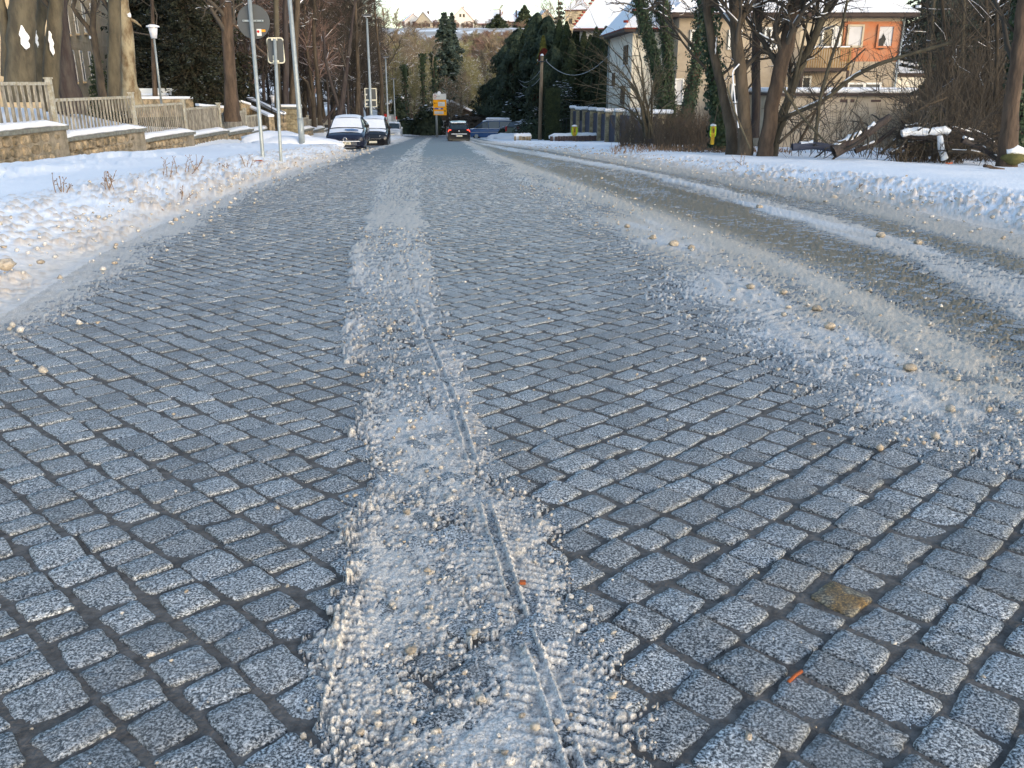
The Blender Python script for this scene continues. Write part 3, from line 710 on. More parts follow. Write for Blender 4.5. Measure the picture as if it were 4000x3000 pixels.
# ---------------------------------------------------------------- plants: generators
def grow(seed, H, r0, n1=9, n2=7, n3=6, n4=4, start=.3, up=.25, spread=1.0, thin=1.0, bare_h=None, trunk=None, crook=.12, leg=.42, snowp=.28):
    """returns (trunk tubes, crown tubes, snow tubes)"""
    g = np.random.default_rng(seed); T0 = []; C0 = []; S0 = []
    if trunk is None:
        n = 9; P = np.zeros((n, 3)); P[:, 2] = np.linspace(-.3, H, n); wob = np.cumsum(g.normal(0, crook * H / n * .35, (n, 2)), 0); P[:, :2] = wob - wob[0]
        rr = r0 * (1 - .85 * np.linspace(0, 1, n)); rr[0] *= 1.45; rr[1] *= 1.05
    else: P, rr = trunk; P = np.asarray(P, float); rr = np.asarray(rr, float); n = len(P)
    T0.append((P, rr, 16 if trunk is not None else 10))
    def child(p, d, L, r, lev, nmax):
        k = {1: 6, 2: 5, 3: 4, 4: 3, 5: 3}[lev]
        Q = [p]; dd = d / np.linalg.norm(d)
        for i in range(k - 1):
            dd = dd + g.normal(0, .16 + .03 * lev, 3) + np.array([0, 0, up * .25]); dd /= np.linalg.norm(dd); Q.append(Q[-1] + dd * L / (k - 1))
        Q = np.array(Q); R_ = r * np.linspace(1, .35, k)
        C0.append((Q, R_, 6 if lev == 1 else 4 if lev == 2 else 3))
        if r > .014 and abs(dd[2]) < .7 and g.random() < snowp:
            a = g.integers(0, max(1, k - 3)); S0.append((Q[a:a + 3] + np.array([0, 0, r * .75]), np.maximum(R_[a:a + 3] * .75, .01), 5))
        if lev < 5 and nmax[lev - 1] > 0:
            for _ in range(nmax[lev - 1]):
                t = g.uniform(.2, 1.) * (k - 1); i = min(int(t), k - 2); q = Q[i] + (Q[i + 1] - Q[i]) * (t - i)
                ax = g.normal(0, 1, 3); tan = Q[i + 1] - Q[i]; tan /= np.linalg.norm(tan); ax -= tan * ax.dot(tan); ax /= np.linalg.norm(ax)
                an = g.uniform(.45, 1.0); nd = tan * math.cos(an) + ax * math.sin(an)
                child(q, nd, L * g.uniform(.38, .62), max(r * .5, .0035 * thin), lev + 1, nmax)
    for _ in range(n1):
        t = (start + (1 - start) * g.random() ** .8) * (n - 1); i = min(int(t), n - 2); q = P[i] + (P[i + 1] - P[i]) * (t - i); rr_ = rr[i]
        an = g.uniform(0, 6.283); el = g.uniform(.25, 1.1) * spread
        d = np.array([math.cos(an) * math.sin(el), math.sin(an) * math.sin(el), math.cos(el)])
        child(q, d, H * leg * g.uniform(.7, 1.1) * (1.15 - .5 * t / (n - 1)), max(rr_ * .45, .012 * thin), 1, (n2, n3, n4, 0))
    return T0, C0, S0
def tree_obj(name, tubes, mt, mc, loc=(0, 0, 0), rz=0, lab=None, cat='tree', group=None, snow=True):
    o = empty(name, loc, rz, lab, cat, group)
    T0, C0, S0 = tubes
    V, F = join_tubes(T0); link('trunk', np_mesh('trunk', V, F, mt, True), o)
    if C0: V, F = join_tubes(C0); link('crown', np_mesh('crown', V, F, mc, True), o)
    if snow and S0: V, F = join_tubes(S0); s_ = link('branch_snow', np_mesh('branch_snow', V, F, M['snowp'], True), o); s_['kind'] = 'stuff'
    return o
def leaves(P, N, size, g, asp=1.6, nrm=None):
    """many small two-triangle leaves around points P"""
    n = len(P); A_ = g.normal(0, 1, (n, 3)); A_ /= np.linalg.norm(A_, axis=1)[:, None]
    B_ = g.normal(0, 1, (n, 3))
    if nrm is not None: A_ = A_ * .55 + nrm; A_ /= np.linalg.norm(A_, axis=1)[:, None]
    B_ -= A_ * (A_ * B_).sum(1)[:, None]; B_ /= np.linalg.norm(B_, axis=1)[:, None]; C_ = np.cross(A_, B_)
    s_ = (size * g.uniform(.6, 1.3, n))[:, None]
    V = np.stack([P - B_ * s_ * asp / 2, P + C_ * s_ / 2, P + B_ * s_ * asp / 2, P - C_ * s_ / 2], 1).reshape(-1, 3)
    return V, np.arange(n * 4).reshape(n, 4)
def conifer_mesh(seed, H, Rb, mt, whorls=26, per=9, size=.22, dens=26, droop=.35, base=.08, power=.85):
    """spruce: trunk, drooping boughs carrying needle sprays"""
    g = np.random.default_rng(seed); Pn = []; tub = []; sn = []
    for i in range(whorls):
        t = base + (1 - base) * (i + .5) / whorls; z = H * t; Lr = Rb * (1 - t) ** power * g.uniform(.85, 1.1) + .12
        for j in range(per):
            a = g.uniform(0, 6.283); L = Lr * g.uniform(.65, 1.12); m = max(4, int(dens * L / Rb) + 4)
            s_ = np.linspace(.12, 1, m); wv = g.normal(0, .06 * L, (m, 2))
            X = np.cos(a) * s_ * L - np.sin(a) * wv[:, 0]; Y = np.sin(a) * s_ * L + np.cos(a) * wv[:, 0]
            Z = z - droop * L * s_ ** 1.5 + .12 * L * s_ ** 4 + wv[:, 1] * .5
            Pn.append(np.stack([X, Y, Z], -1)); Pn.append(np.stack([X + wv[:, 1], Y + wv[:, 0], Z - abs(wv[:, 0])], -1))
            if g.random() < .25: sn.append(np.stack([X[m // 2:], Y[m // 2:], Z[m // 2:] + size * .25], -1))
            tub.append((np.array([[0, 0, z], [X[-1] * .6, Y[-1] * .6, Z[int(m * .6)]]]), [.03, .012], 3))
    P = np.concatenate(Pn); nrm = np.tile(np.array([0, 0, .5]), (len(P), 1))
    V, F = leaves(P, len(P), size, g, 2.0, nrm)
    tr = [(np.array([[0, 0, -.3], [0, 0, H * .4], [.02, 0, H]]), [H * .017, H * .012, .01], 8)]
    return V, F, tr, tub, (np.concatenate(sn) if sn else None)
def conifer(name, seed, H, Rb, mt, loc, lab, cat='conifer', group=None, trunkmat=None, snow=True, **kw):
    V, F, tr, tub, sn = conifer_mesh(seed, H, Rb, mt, **kw); g = np.random.default_rng(seed + 1)
    o = empty(name, loc, 0, lab, cat, group)
    TV, TF = join_tubes(tr + tub); link('trunk', np_mesh('trunk', TV, TF, trunkmat or M['bark'], True), o)
    link('crown', np_mesh('crown', V, F, mt), o)
    if snow and sn is not None:
        sv, sf = leaves(sn[::2], 0, kw.get('size', .22) * 1.0, g, 1.5, np.tile(np.array([0, 0, 3.]), (len(sn[::2]), 1))); link('branch_snow', np_mesh('branch_snow', sv, sf, M['snowp']), o)
    return o
def column_plant(name, seed, H, Rb, mt, loc, lab, cat='conifer', group=None, n=5200, size=.16, pointed=1.0, blob=0.25, snow=0):
    g = np.random.default_rng(seed); o = empty(name, loc, g.uniform(0, 6), lab, cat, group)
    t = g.random(n) ** .9; a = g.uniform(0, 6.283, n)
    prof = np.where(t < .25, .75 + t, 1.0) * np.clip((1 - t) * 1.7, 0, 1) ** (.65 * pointed)
    lumps = 1 + blob * (vn(a * 1.9 + 3, t * H * .9, seed) - .5) * 2
    rr = Rb * prof * lumps * (1 + .12 * (vn(a * 7, t * H * 3.5, seed + 1) - .5)) * (1.06 - .4 * g.random(n) ** 1.4)
    P = np.stack([rr * np.cos(a), rr * np.sin(a), t * H], -1); nr_ = np.stack([np.cos(a), np.sin(a), .3 + 0 * a], -1)
    V, F = leaves(P, n, size, g, 1.9, nr_); link('foliage', np_mesh('foliage', V, F, mt), o)
    zs = np.linspace(0, .97, 12); pr = np.where(zs < .25, .75 + zs, 1.0) * np.clip((1 - zs) * 1.7, 0, 1) ** (.65 * pointed)
    cv, cf = tube_np(np.stack([0 * zs, 0 * zs, zs * H], -1), Rb * pr * .68, 9); link('trunk', np_mesh('trunk', cv, cf, M['needle_bk'], True), o)  # dark inner core that fills the foliage column, not a real stem
    if snow:
        k = g.integers(0, n, snow); sv, sf = leaves(P[k] + nr_[k] * .06 + [0, 0, .05], 0, size * 1.1, g, 1.2, np.tile(np.array([0, 0, 3.]), (snow, 1))); link('snow_tuft', np_mesh('snow_tuft', sv, sf, M['snowp']), o)
    return o
def bushmass(name, loc, dims, mt, n, size, lab, cat, seed=1, snow=0, core=True, group=None):
    g = np.random.default_rng(seed); o = empty(name, loc, 0, lab, cat, group)
    u = g.normal(0, 1, (n, 3)); u /= np.linalg.norm(u, axis=1)[:, None]; u[:, 2] = abs(u[:, 2])
    k = (1 - .4 * g.random(n) ** 1.5) * (1 + .35 * (vn(u[:, 0] * 3 + 9, u[:, 1] * 3 + u[:, 2] * 2, seed) - .5))
    P = u * k[:, None] * np.array(dims) / 2 * [1, 1, 2]; V, F = leaves(P, n, size, g, 1.6, u); link('foliage', np_mesh('foliage', V, F, mt), o)
    if core:
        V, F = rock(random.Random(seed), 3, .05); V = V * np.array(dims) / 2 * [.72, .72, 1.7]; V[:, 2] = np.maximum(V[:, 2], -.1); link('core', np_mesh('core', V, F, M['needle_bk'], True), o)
    if snow:
        kk = np.argsort(-P[:, 2] + g.normal(0, dims[2] * .25, n))[:snow]; sv, sf = leaves(P[kk] + u[kk] * .05 + [0, 0, .04], 0, size * 1.5, g, 1.1, np.tile(np.array([0, 0, 3.]), (snow, 1))); link('snow_tuft', np_mesh('snow_tuft', sv, sf, M['snowp']), o)
    return o
def ivy_on(parent, P, rr, n, seed, size=.09, z0=0, puff=.14):
    g = np.random.default_rng(seed); P = np.asarray(P, float); m = len(P)
    t = g.uniform(z0, 1, n) * (m - 1); i = np.minimum(t.astype(int), m - 2); q = P[i] + (P[i + 1] - P[i]) * (t - i)[:, None]
    a = g.uniform(0, 6.283, n); rad = np.asarray(rr)[i] + puff * g.random(n) * (.15 + 1.7 * vn(a * 1.2, t * 1.7, seed)) * (.45 + .75 * t / m)
    d = np.stack([np.cos(a), np.sin(a), 0 * a], -1); V, F = leaves(q + d * rad[:, None], n, size, g, 1.1, d); s_ = link('ivy', np_mesh('ivy', V, F, M['ivy']), parent); s_['kind'] = 'stuff'

# ---------------------------------------------------------------- left side: stone wall, fences, gate pillar
wall_t = .42
secs = [18.0, 24.2, 30.3, 37.2, 43.5, 49.3, 54.6, 59.5, 64.0, 69, 74, 79, 84, 89]
cop_px = {1: (125, 507), 2: (410, 517), 3: (660, 528), 4: (830, 520), 5: (940, 511), 6: (1030, 507), 7: (1095, 505)}
wall = empty('stone_wall', (xwall(30.), 30, Tz(float(xwall(30.)) + .4, 30)), 0, 'low stepped garden wall of ochre rubble stones with grey coping slabs', 'wall')
W0 = Vector(wall.location)
def wx(Y): return float(xwall(Y))
copz = []
for i in range(len(secs) - 1):
    ym = (secs[i] + secs[i + 1]) / 2
    if i in cop_px: z = at(cop_px[i][0], cop_px[i][1], ym).z
    else: z = None
    copz.append(z)
copz[0] = copz[1] + .35
for i in range(8, len(copz)): copz[i] = copz[i - 1] - .235
wdir = math.atan2(-.03, 1)   # wall runs almost along Y
stone_vars = []
for k in range(18):
    g = random.Random(k); n = 10
    o_ = []
    for j in range(n):
        a = 6.283 * j / n + g.uniform(-.12, .12); sx, sy = math.cos(a), math.sin(a)
        q = max(abs(sx), abs(sy)); kk = (1 / q) ** .75 * g.uniform(.86, 1.02) * .5; o_.append((sx * kk, sy * kk))
    V = [(0, 0, .5)] + [(p[0] * .8, p[1] * .8, .46 + g.uniform(-.1, .05)) for p in o_] + [(p[0], p[1], .1) for p in o_] + [(p[0], p[1], -.5) for p in o_]
    F = []
    for j in range(n):
        j2 = (j + 1) % n; F += [(0, 1 + j, 1 + j2), (1 + j, 1 + n + j, 1 + n + j2, 1 + j2), (1 + n + j, 1 + 2 * n + j, 1 + 2 * n + j2, 1 + n + j2)]
    V = [(v[2], -v[0], v[1]) for v in V]     # faces +X, runs along Y
    me = bpy.data.meshes.new('stone'); me.from_pydata(V, [], F); me.materials.append(M['rubble']); me.update(); stone_vars.append(me)
nst = 0
for i in range(len(secs) - 1):
    y0, y1 = secs[i], secs[i + 1]; ym = (y0 + y1) / 2; L = y1 - y0
    if 62.2 < ym < 64.0: pass
    zt = copz[i]; zb = float(R(y1)) - .5; xf = wx(ym)
    MB().box(Vector((xf - wall_t / 2, ym, (zt + zb) / 2 - .07)) - W0, (wall_t, L, zt - zb - .14), 0).build('mortar_core', M['mortar'], wall)
    MB().box(Vector((xf - wall_t / 2 + .02, ym - .06, zt - .07)) - W0, (wall_t + .2, L + .12, .13)).build('coping', M['coping'], wall, bevel=.015)
    # snow lying on the coping
    NX, NY = 6, 26; V = []; F = []
    for a in range(NY):
        for b in range(NX):
            u = a / (NY - 1); v = b / (NX - 1)
            hh = .19 * min(1, 5 * u + .2, 5 * (1 - u) + .2) * (1 - abs(2 * v - 1) ** 3 * .75) + .03 * rs.random()
            V.append(Vector((xf - wall_t / 2 + .02 + (v - .5) * (wall_t + .2), ym - .06 + (u - .5) * (L + .1), zt - .004 + hh)) - W0)
    for a in range(NY - 1):
        for b in range(NX - 1): F.append((a * NX + b, a * NX + b + 1, (a + 1) * NX + b + 1, (a + 1) * NX + b))
    F += [tuple(reversed([a * NX + 0 for a in range(NY)]))]
    me = bpy.data.meshes.new('coping_snow'); me.from_pydata([tuple(v) for v in V], [], F[:-1])
    # skirt down to the slab
    me.materials.append(M['snowp']); me.polygons.foreach_set('use_smooth', [True] * len(me.polygons)); s_ = link('coping_snow', me, wall)
    sd_ = s_.modifiers.new('s', 'SOLIDIFY'); sd_.thickness = .1; sd_.offset = -1
    # stones in rough courses
    if i < 9 or True:
        z = float(R(y0)) - .45 if True else 0
        row = 0
        zc = zt - .16
        while zc > float(R(y0)) - .15 and nst < 295:
            hh = rs.uniform(.24, .36); yy = y0 + .02
            while yy < y1 - .06 and nst < 295:
                ll = rs.uniform(.3, .75); ll = min(ll, y1 - .02 - yy)
                if ll > .12 and not (i == 0 and yy < 20):
                    s_ = link('stone', stone_vars[rs.randrange(18)], wall); nst += 1
                    s_.location = Vector((wx(yy) - .0, yy + ll / 2, zc - hh / 2)) - W0; s_.scale = (.13, ll * .97, hh * .95)
                yy += ll
            zc -= hh
# gate pillar
def stone_pillar(name, c, w_, d_, h_, lab, cat='pillar', grp=None, snowh=.16, k=1):
    p = empty(name, c, 0, lab, cat, grp)
    MB().box((0, 0, h_ / 2 - .15), (w_ - .06, d_ - .06, h_ + .2)).build('core', M['mortar'], p)
    z = 0; row = 0
    while z < h_ - .02:
        hh = min(rs.uniform(.2, .3) * k, h_ - z); x_ = -w_ / 2
        while x_ < w_ / 2 - .02:
            ll = min(rs.uniform(.25, .5) * k, w_ / 2 - x_)
            MB().box((x_ + ll / 2, -d_ / 2 + .03, z + hh / 2), (ll - .015, .08 + rs.uniform(0, .03), hh - .015)).build('stone', M['pillar'], p, bevel=.01); x_ += ll
        yy = -d_ / 2
        while yy < d_ / 2 - .02:
            ll = min(rs.uniform(.25, .5) * k, d_ / 2 - yy)
            for sx in (-1, 1): MB().box((sx * (w_ / 2 - .03), yy + ll / 2, z + hh / 2), (.08 + rs.uniform(0, .03), ll - .015, hh - .015)).build('stone', M['pillar'], p, bevel=.01)
            yy += ll
        z += hh
    MB().box((0, 0, h_ + .05), (w_ + .14, d_ + .14, .1)).build('cap', M['coping'], p, bevel=.01)
    sn = MB().box((0, 0, h_ + .1 + snowh / 2), (w_ + .1, d_ + .1, snowh)).build('snow_cap', M['snowp'], p, True); b_ = sn.modifiers.new('b', 'BEVEL'); b_.width = snowh * .48; b_.segments = 4
    return p
zt = at(1160, 424, 63).z; zb_ = float(R(63.)) - .1
xl_ = xa(1106, 62.3, -1); xr_ = xa(1150, 62.3, -1)
stone_pillar('gate_pillar', ((xa(1150, 62.6, -1) - .75), 63.2, zb_), 1.9, 1.6, zt - zb_, 'tall square gate pillar of ochre stone blocks capped with snow', k=1.3)
# picket fences: post, top rail, pickets
rail_px = {1: (80, 320), 2: (330, 380), 3: (600, 406), 4: (790, 418), 5: (906, 437), 6: (995, 448), 7: (1070, 455)}
railz = []
for i in range(len(secs) - 1):
    ym = (secs[i] + secs[i + 1]) / 2
    railz.append(at(*rail_px[i], ym).z if i in rail_px else None)
railz[0] = railz[1] + .45
for i in range(8, len(railz)): railz[i] = railz[i - 1] - .24
order = ['first, nearest', 'second', 'third', 'fourth', 'fifth', 'sixth', 'seventh', 'eighth', 'ninth', 'tenth', 'eleventh', 'twelfth', 'thirteenth']
for i in range(len(secs) - 1):
    y0, y1 = secs[i] + .25, secs[i + 1] + .25; xf = wx((y0 + y1) / 2) - wall_t + .02; zt = railz[i]; zb = copz[i]
    if i in (7,): y1 = 62.2
    if i == 8: y0 = 65.2
    lab = {1: 'nearest weathered picket panel of the fence, highest on the stepped wall, with wide slats', 2: 'second picket panel, wide open slats with snow showing through', 3: 'third picket panel, narrow slats between the plane tree and low wall'}.get(i, 'weathered picket panel, %s from the left on the stepped wall' % order[max(0, i - 1)])
    if i == 0: lab = 'weathered picket panel standing left of the highest visible wall step'
    f = empty('picket_fence', (xf, (y0 + y1) / 2, zb), 0, lab, 'fence', 'picket fence panels along the stepped wall'); O = Vector(f.location)
    L = y1 - y0
    MB().box(Vector((xf, y1 - .09, (zb - .3 + zt + .1) / 2)) - O, (.17, .17, zt + .1 - zb + .3)).build('post', M['concrete'], f, bevel=.01)
    MB().box(Vector((xf, y1 - .09, zt + .12)) - O, (.22, .22, .05)).build('post_cap', M['concrete'], f)
    MB().box(Vector((xf + .01, (y0 + y1) / 2 - .1, zt - .05)) - O, (.1, L - .2, .1)).build('rail', M['concrete'], f, bevel=.01)
    MB().box(Vector((xf - .02, (y0 + y1) / 2 - .1, zb + .14)) - O, (.05, L - .2, .07)).build('rail', M['concrete'], f)
    pitch = {0: .36, 1: .36, 2: .27, 3: .22}.get(i, .18); pw = {0: .17, 1: .17, 2: .11, 3: .10}.get(i, .13)
    n = int((L - .2) / pitch); base = None
    for k in range(n):
        yy = y0 + (k + .5) * (L - .2) / n
        if base is None:
            o = MB().box((0, 0, 0), (.028, pw, zt - .1 - zb - .05)).build('picket', M['picket'], f); base = o
        else: o = link('picket', base.data, f)
        o.location = Vector((xf + .03, yy, (zt - .1 + zb + .05) / 2)) - O; o.rotation_euler = (rs.uniform(-.02, .02), 0, rs.uniform(-.1, .1))
# sloping snow topped stair walls with a railing
def slope_wall(name, p0, p1, h_, t_, lab, cat='wall'):
    p0 = Vector(p0); p1 = Vector(p1); o = empty(name, p0, 0, lab, cat); d = p1 - p0; n = Vector((-d.y, d.x, 0)).normalized() * t_ / 2
    vs = [p - p0 + s_ * n + Vector((0, 0, z)) for p in (p0, p1) for s_ in (-1, 1) for z in (-h_, 0)]
    fs = [(0, 1, 3, 2), (4, 6, 7, 5), (0, 4, 5, 1), (2, 3, 7, 6), (1, 5, 7, 3), (0, 2, 6, 4)]
    MB().add(vs, fs).build('wall_body', M['rubble'], o); 
    vs = [p - p0 + s_ * n * 1.2 + Vector((0, 0, z)) for p in (p0, p1) for s_ in (-1, 1) for z in (.01, .16)]
    MB().add(vs, fs).build('snow_cap', M['snowp'], o, bevel=.04); return o
slope_wall('stair_wall', at(975, 388, 66), at(1105, 448, 60), 1.2, .4, 'upper sloping stair wall with snow on top, behind the two sign posts')
slope_wall('stair_wall', at(962, 415, 62), at(1060, 458, 58), .9, .35, 'lower sloping stair wall with snow on top, in front of the upper one')
slope_wall('garden_wall', at(500, 388, 52), at(745, 387, 56), 1.0, .4, 'level ochre garden wall with snow top behind the picket fence')
slope_wall('garden_wall', at(770, 415, 53), at(885, 425, 54), .5, .6, 'short snow heap topped wall beside the red-barked trunk')
slope_wall('garden_wall', at(925, 400, 60), at(965, 412, 61), 1.0, .6, 'stub of stone wall right of the red-barked trunk')
r = empty('stair_railing', at(945, 385, 64), 0, 'thin dark handrail running down above the snowy stair wall', 'railing'); O = Vector(r.location)
for dz in (0, -.22): MB().tube([at(945, 385, 64) - O + Vector((0, 0, dz)), at(1012, 386, 63) - O + Vector((0, 0, dz)), at(1112, 440, 59) - O + Vector((0, 0, dz))], .025, 6).build('rail', M['rust'], r, True)
for px, py, Y in ((957, 386, 64), (1010, 387, 63), (1060, 412, 61), (1105, 436, 59.3)):
    p = at(px, py, Y) - O; MB().tube([p, p + Vector((0, 0, -.7))], .025, 6).build('post', M['rust'], r, True)
for k, (px, w_) in enumerate(((578, 1.5), (655, .8))):
    b = empty('bench', at(px, 384, 57), 0, ['longer snow covered bench beneath the mottled plane tree', 'shorter snow covered bench beside the park lamp post'][k], 'bench', 'snow covered benches in the park')
    MB().box((0, 0, .1), (w_, .4, .12)).build('seat', M['concrete'], b); MB().box((0, .2, .38), (w_, .08, .42)).build('backrest', M['white'], b)
    MB().box((0, 0, .22), (w_, .42, .14)).build('snow_cap', M['snowp'], b, bevel=.05)
    for s_ in (-1, 1): MB().box((s_ * w_ * .4, 0, -.15), (.08, .35, .4)).build('leg', M['concrete'], b)

# ---------------------------------------------------------------- sandstone building with tall windows
bd = empty('villa', (xa(265, 66, 0), 66, -1.2), 0, 'tall sandstone villa with narrow white framed windows behind the trunks', 'building'); O = Vector(bd.location)
fd = Vector((xa(470, 92, 0), 92, -1.2)) - O; fd.z = 0; Lf = fd.length; fu = fd.normalized(); fn = Vector((fu.y, -fu.x, 0))
ang = math.atan2(fu.y, fu.x)
MB().box(fu * (Lf / 2 - 1) - fn * 4 + Vector((0, 0, 6)), (Lf + 2, 8, 16), ang).build('wall', M['sand'], bd)
zz = -.6
while zz < 12:
    MB().box(fu * (Lf / 2 - 1) + fn * .012 + Vector((0, 0, zz + .3)), (Lf + 1.9, .03, .56), ang).build('stone_course', M['sand'], bd); zz += .6
def vwin(u, z, w_, h_):
    c = fu * u + fn * .06 + Vector((0, 0, z)); f = empty('window', c, 0); f.parent = bd
    MB().box((0, 0, 0), (w_, .05, h_), ang).build('pane', M['glass_l'], f)
    fr = MB()
    for s_ in (-1, 1): fr.box(fu * s_ * w_ / 2 + fn * .03, (.1, .08, h_), ang)
    for zk in (-.5, .12, .5): fr.box(fn * .03 + Vector((0, 0, zk * h_)), (w_, .08, .1), ang)
    fr.build('frame', M['white'], f)
    MB().box(fn * .12 + Vector((0, 0, -h_ / 2 - .12)), (w_ + .3, .3, .14), ang).build('sill', M['sand'], f)
for z_, py_ in ((1, 258), (0, 70)):
    for px, Yk in ((296, 69.5), (328, 73.4), (361, 77.7), (394, 82)):
        # position on the facade under that pixel column
        best_u = min((abs(2000 + FPX * (O + fu * u_).x / ((O + fu * u_).y * CP) - px), u_) for u_ in [k * .1 for k in range(int(Lf * 10))])[1]
        Yb = (O + fu * best_u).y; zc = at(px, py_, Yb).z - O.z
        vwin(best_u, zc, .95, 2.2)

# ---------------------------------------------------------------- street furniture on the left
def pole_straight(name, px0, py0, Y, top_px, r0, r1, m, lab, cat, grp=None, parts=True, z0=None):
    b = at(px0, py0, Y) if z0 is None else Vector((xa(px0, Y, z0), Y, z0)); t = at(*top_px, Y); o = empty(name, b, 0, lab, cat, grp)
    d = t - b; MB().tube([Vector((0, 0, -.4)), d * .02, d], [r0, r0, r1], 12).build('pole', m, o, True); return o, d
Ys = 23.5
def gp(px, Y): 
    z = Tz(xa(px, Y, 0), Y) + .05; return z
o, d = pole_straight('round_sign', 1028, 612, Ys, (974, -10), .05, .05, M['steel'], 'large round traffic sign seen from behind with a white sticker', 'traffic sign', z0=gp(1028, Ys))
B0 = Vector(o.location); c = at(986, 84, Ys) - B0 + Vector((0, .09, 0)); rr_ = 61 * Ys * CP / FPX
MB().disc(c, rr_, .012, 40).build('sign_disc', M['signback'], o); 
MB().tube([c + Vector((rr_ * math.cos(a), .004, rr_ * math.sin(a))) for a in np.linspace(0, 6.2832, 41)], .012, 6, False).build('rim', M['signback'], o, True)
MB().box(c + Vector((0, -.035, .02)), (.52, .03, .045)).build('clamp', M['steel'], o, bevel=.005)
for s_ in (-.22, -.08, .1, .22): MB().disc(c + Vector((s_, -.055, .02)), .012, .012, 8).build('bolt', M['signback'], o)
st_ = at(1009, 126, Ys) - B0; MB().box(Vector((st_.x, c.y - .012, st_.z)), (.115, .008, .16)).build('sticker', M['wpanel'], o)
MB().disc(Vector((st_.x - .02, c.y - .018, st_.z + .02)), .032, .006, 14).build('sticker_mark', M['red'], o)
MB().box(Vector((st_.x + .11, c.y - .012, st_.z + .04)), (.1, .008, .055)).build('sticker', M['orange'], o)
o, d = pole_straight('framed_sign', 1098, 615, Ys + .2, (1073, 152), .042, .042, M['steel'], 'upright rectangular sign seen from behind with a cream rounded rim', 'traffic sign', z0=gp(1098, Ys))
B0 = Vector(o.location); c = at(1074, 197, Ys + .2) - B0 + Vector((0, .075, 0)); k = (Ys * CP) / FPX
hw, hh = 30 * k, 44 * k
MB().box(c, (hw * 2, .01, hh * 2), 0).build('sign_panel', M['signback'], o)
rp = []
for cx, cz, a0 in ((1, 1, 0), (-1, 1, 90), (-1, -1, 180), (1, -1, 270)):
    for a in (0, 30, 60, 90): rp.append(c + Vector((cx * (hw - .05) + .06 * math.cos(math.radians(a0 + a)), -.005, cz * (hh - .05) + .06 * math.sin(math.radians(a0 + a)))))
rp.append(rp[0]); MB().tube(rp, .018, 6, False).build('rim', M['cream_edge'], o, True)
for s_ in (-1, 1): MB().box(c + Vector((0, -.06, s_ * (hh - .03))), (.15, .04, .05)).build('clamp', M['cream_edge'], o, bevel=.006)
MB().box(c + Vector((-.06, -.012, -hh + .12)), (.05, .006, .1)).build('sticker', M['cream_edge'], o)
def street_lamp(px0, py0, Y, top, r0, r1, lab, arm=None, z0=None):
    o, d = pole_straight('street_lamp', px0, py0, Y, top, r0, r1, M['steel'], lab, 'street lamp', 'street lamps along the left kerb', z0=z0)
    t = d; MB().tube([t + Vector((0, 0, -.1)), t + Vector((-.05, -.1, .1)), t + Vector((-.1, -.3, .14))], .04, 8).build('arm', M['steel'], o, True)
    MB().box(t + Vector((.05, -.3, .16)), (.6, .26, .1)).build('lamp_head', M['signback'], o, bevel=.04)
    MB().box(t + Vector((.06, -.3, .1)), (.4, .18, .03)).build('lens', M['lampglass'], o)
    MB().tube([d * .0, d * .0 + Vector((0, 0, 1.1))], r0 * 1.18, 12).build('base_sleeve', M['steel'], o, True)
    MB().box(Vector((0, -r0 * 1.15, .8)), (.1, .02, .35)).build('door', M['steel'], o)
    return o, d
street_lamp(1180, 577, 40, (1095, -420), .115, .075, 'thickest and nearest grey street lamp column, cut by the top of the picture', z0=gp(1180, 40))
o, d = street_lamp(1455, 548, 58, (1433, 72), .10, .06, 'tall street lamp column standing beside the dark parked cars', z0=Tz(xa(1455, 58, -2), 58))
B0 = Vector(o.location); c1 = at(1447, 368, 58) - B0 + Vector((0, .12, 0)); c2 = at(1448, 405, 58) - B0 + Vector((0, .12, 0)); k = 58 * CP / FPX
p = empty('double_sign', B0 + c1, 0, 'pair of stacked grey sign plates seen from behind on a lamp column', 'traffic sign')
for cc_, h_ in ((c1, 42), (c2, 24)):
    q = cc_ - c1; MB().box(q, (42 * k, .02, h_ * k)).build('sign_panel', M['signback'], p)
    fr = MB()
    for s_ in (-1, 1): fr.box(q + Vector((s_ * 22 * k, 0, 0)), (.05, .04, h_ * k + .05)); fr.box(q + Vector((0, 0, s_ * h_ * k / 2)), (42 * k, .04, .05))
    fr.build('rim', M['cream_edge'], p)
    MB().add([q + Vector((-.34, -.02, .02)), q + Vector((-.2, -.02, .02)), q + Vector((-.27, -.02, -.1))], [(0, 1, 2)]).build('sticker', M['wpanel'], p)
street_lamp(1518, 538, 82, (1506, 230), .09, .06, 'second far street lamp column in front of the silver car', z0=Tz(xa(1518, 82, -3), 82))
street_lamp(1546, 520, 100, (1537, 312), .08, .055, 'farthest street lamp column behind the silver car', z0=Tz(xa(1546, 100, -4), 100))
# park lamps
def park_lamp(px, pyb, pyt, Y, lab, topx=None):
    b = at(px, pyb, Y); t = at(topx or px, pyt, Y); o = empty('park_lamp', b, 0, lab, 'park lamp', 'white lantern lamps in the park'); d = t - b
    MB().tube([Vector((0, 0, -.3)), d], [.055, .045], 10).build('pole', M['steel'], o, True)
    MB().tube([d, d + Vector((0, 0, .5))], [.14, .22], 12).build('lantern', M['lampglass'], o, True)
    MB().tube([d + Vector((0, 0, .5)), d + Vector((0, 0, .56)), d + Vector((0, 0, .62))], [.3, .3, .12], 14).build('lid', M['snowp'], o)
    return o
park_lamp(628, 384, 150, 45, 'white lantern park lamp in front of the dark spruces', 602)
park_lamp(1070, 430, 403, 75, 'small distant lantern lamp above the snowy stair wall', 1068)
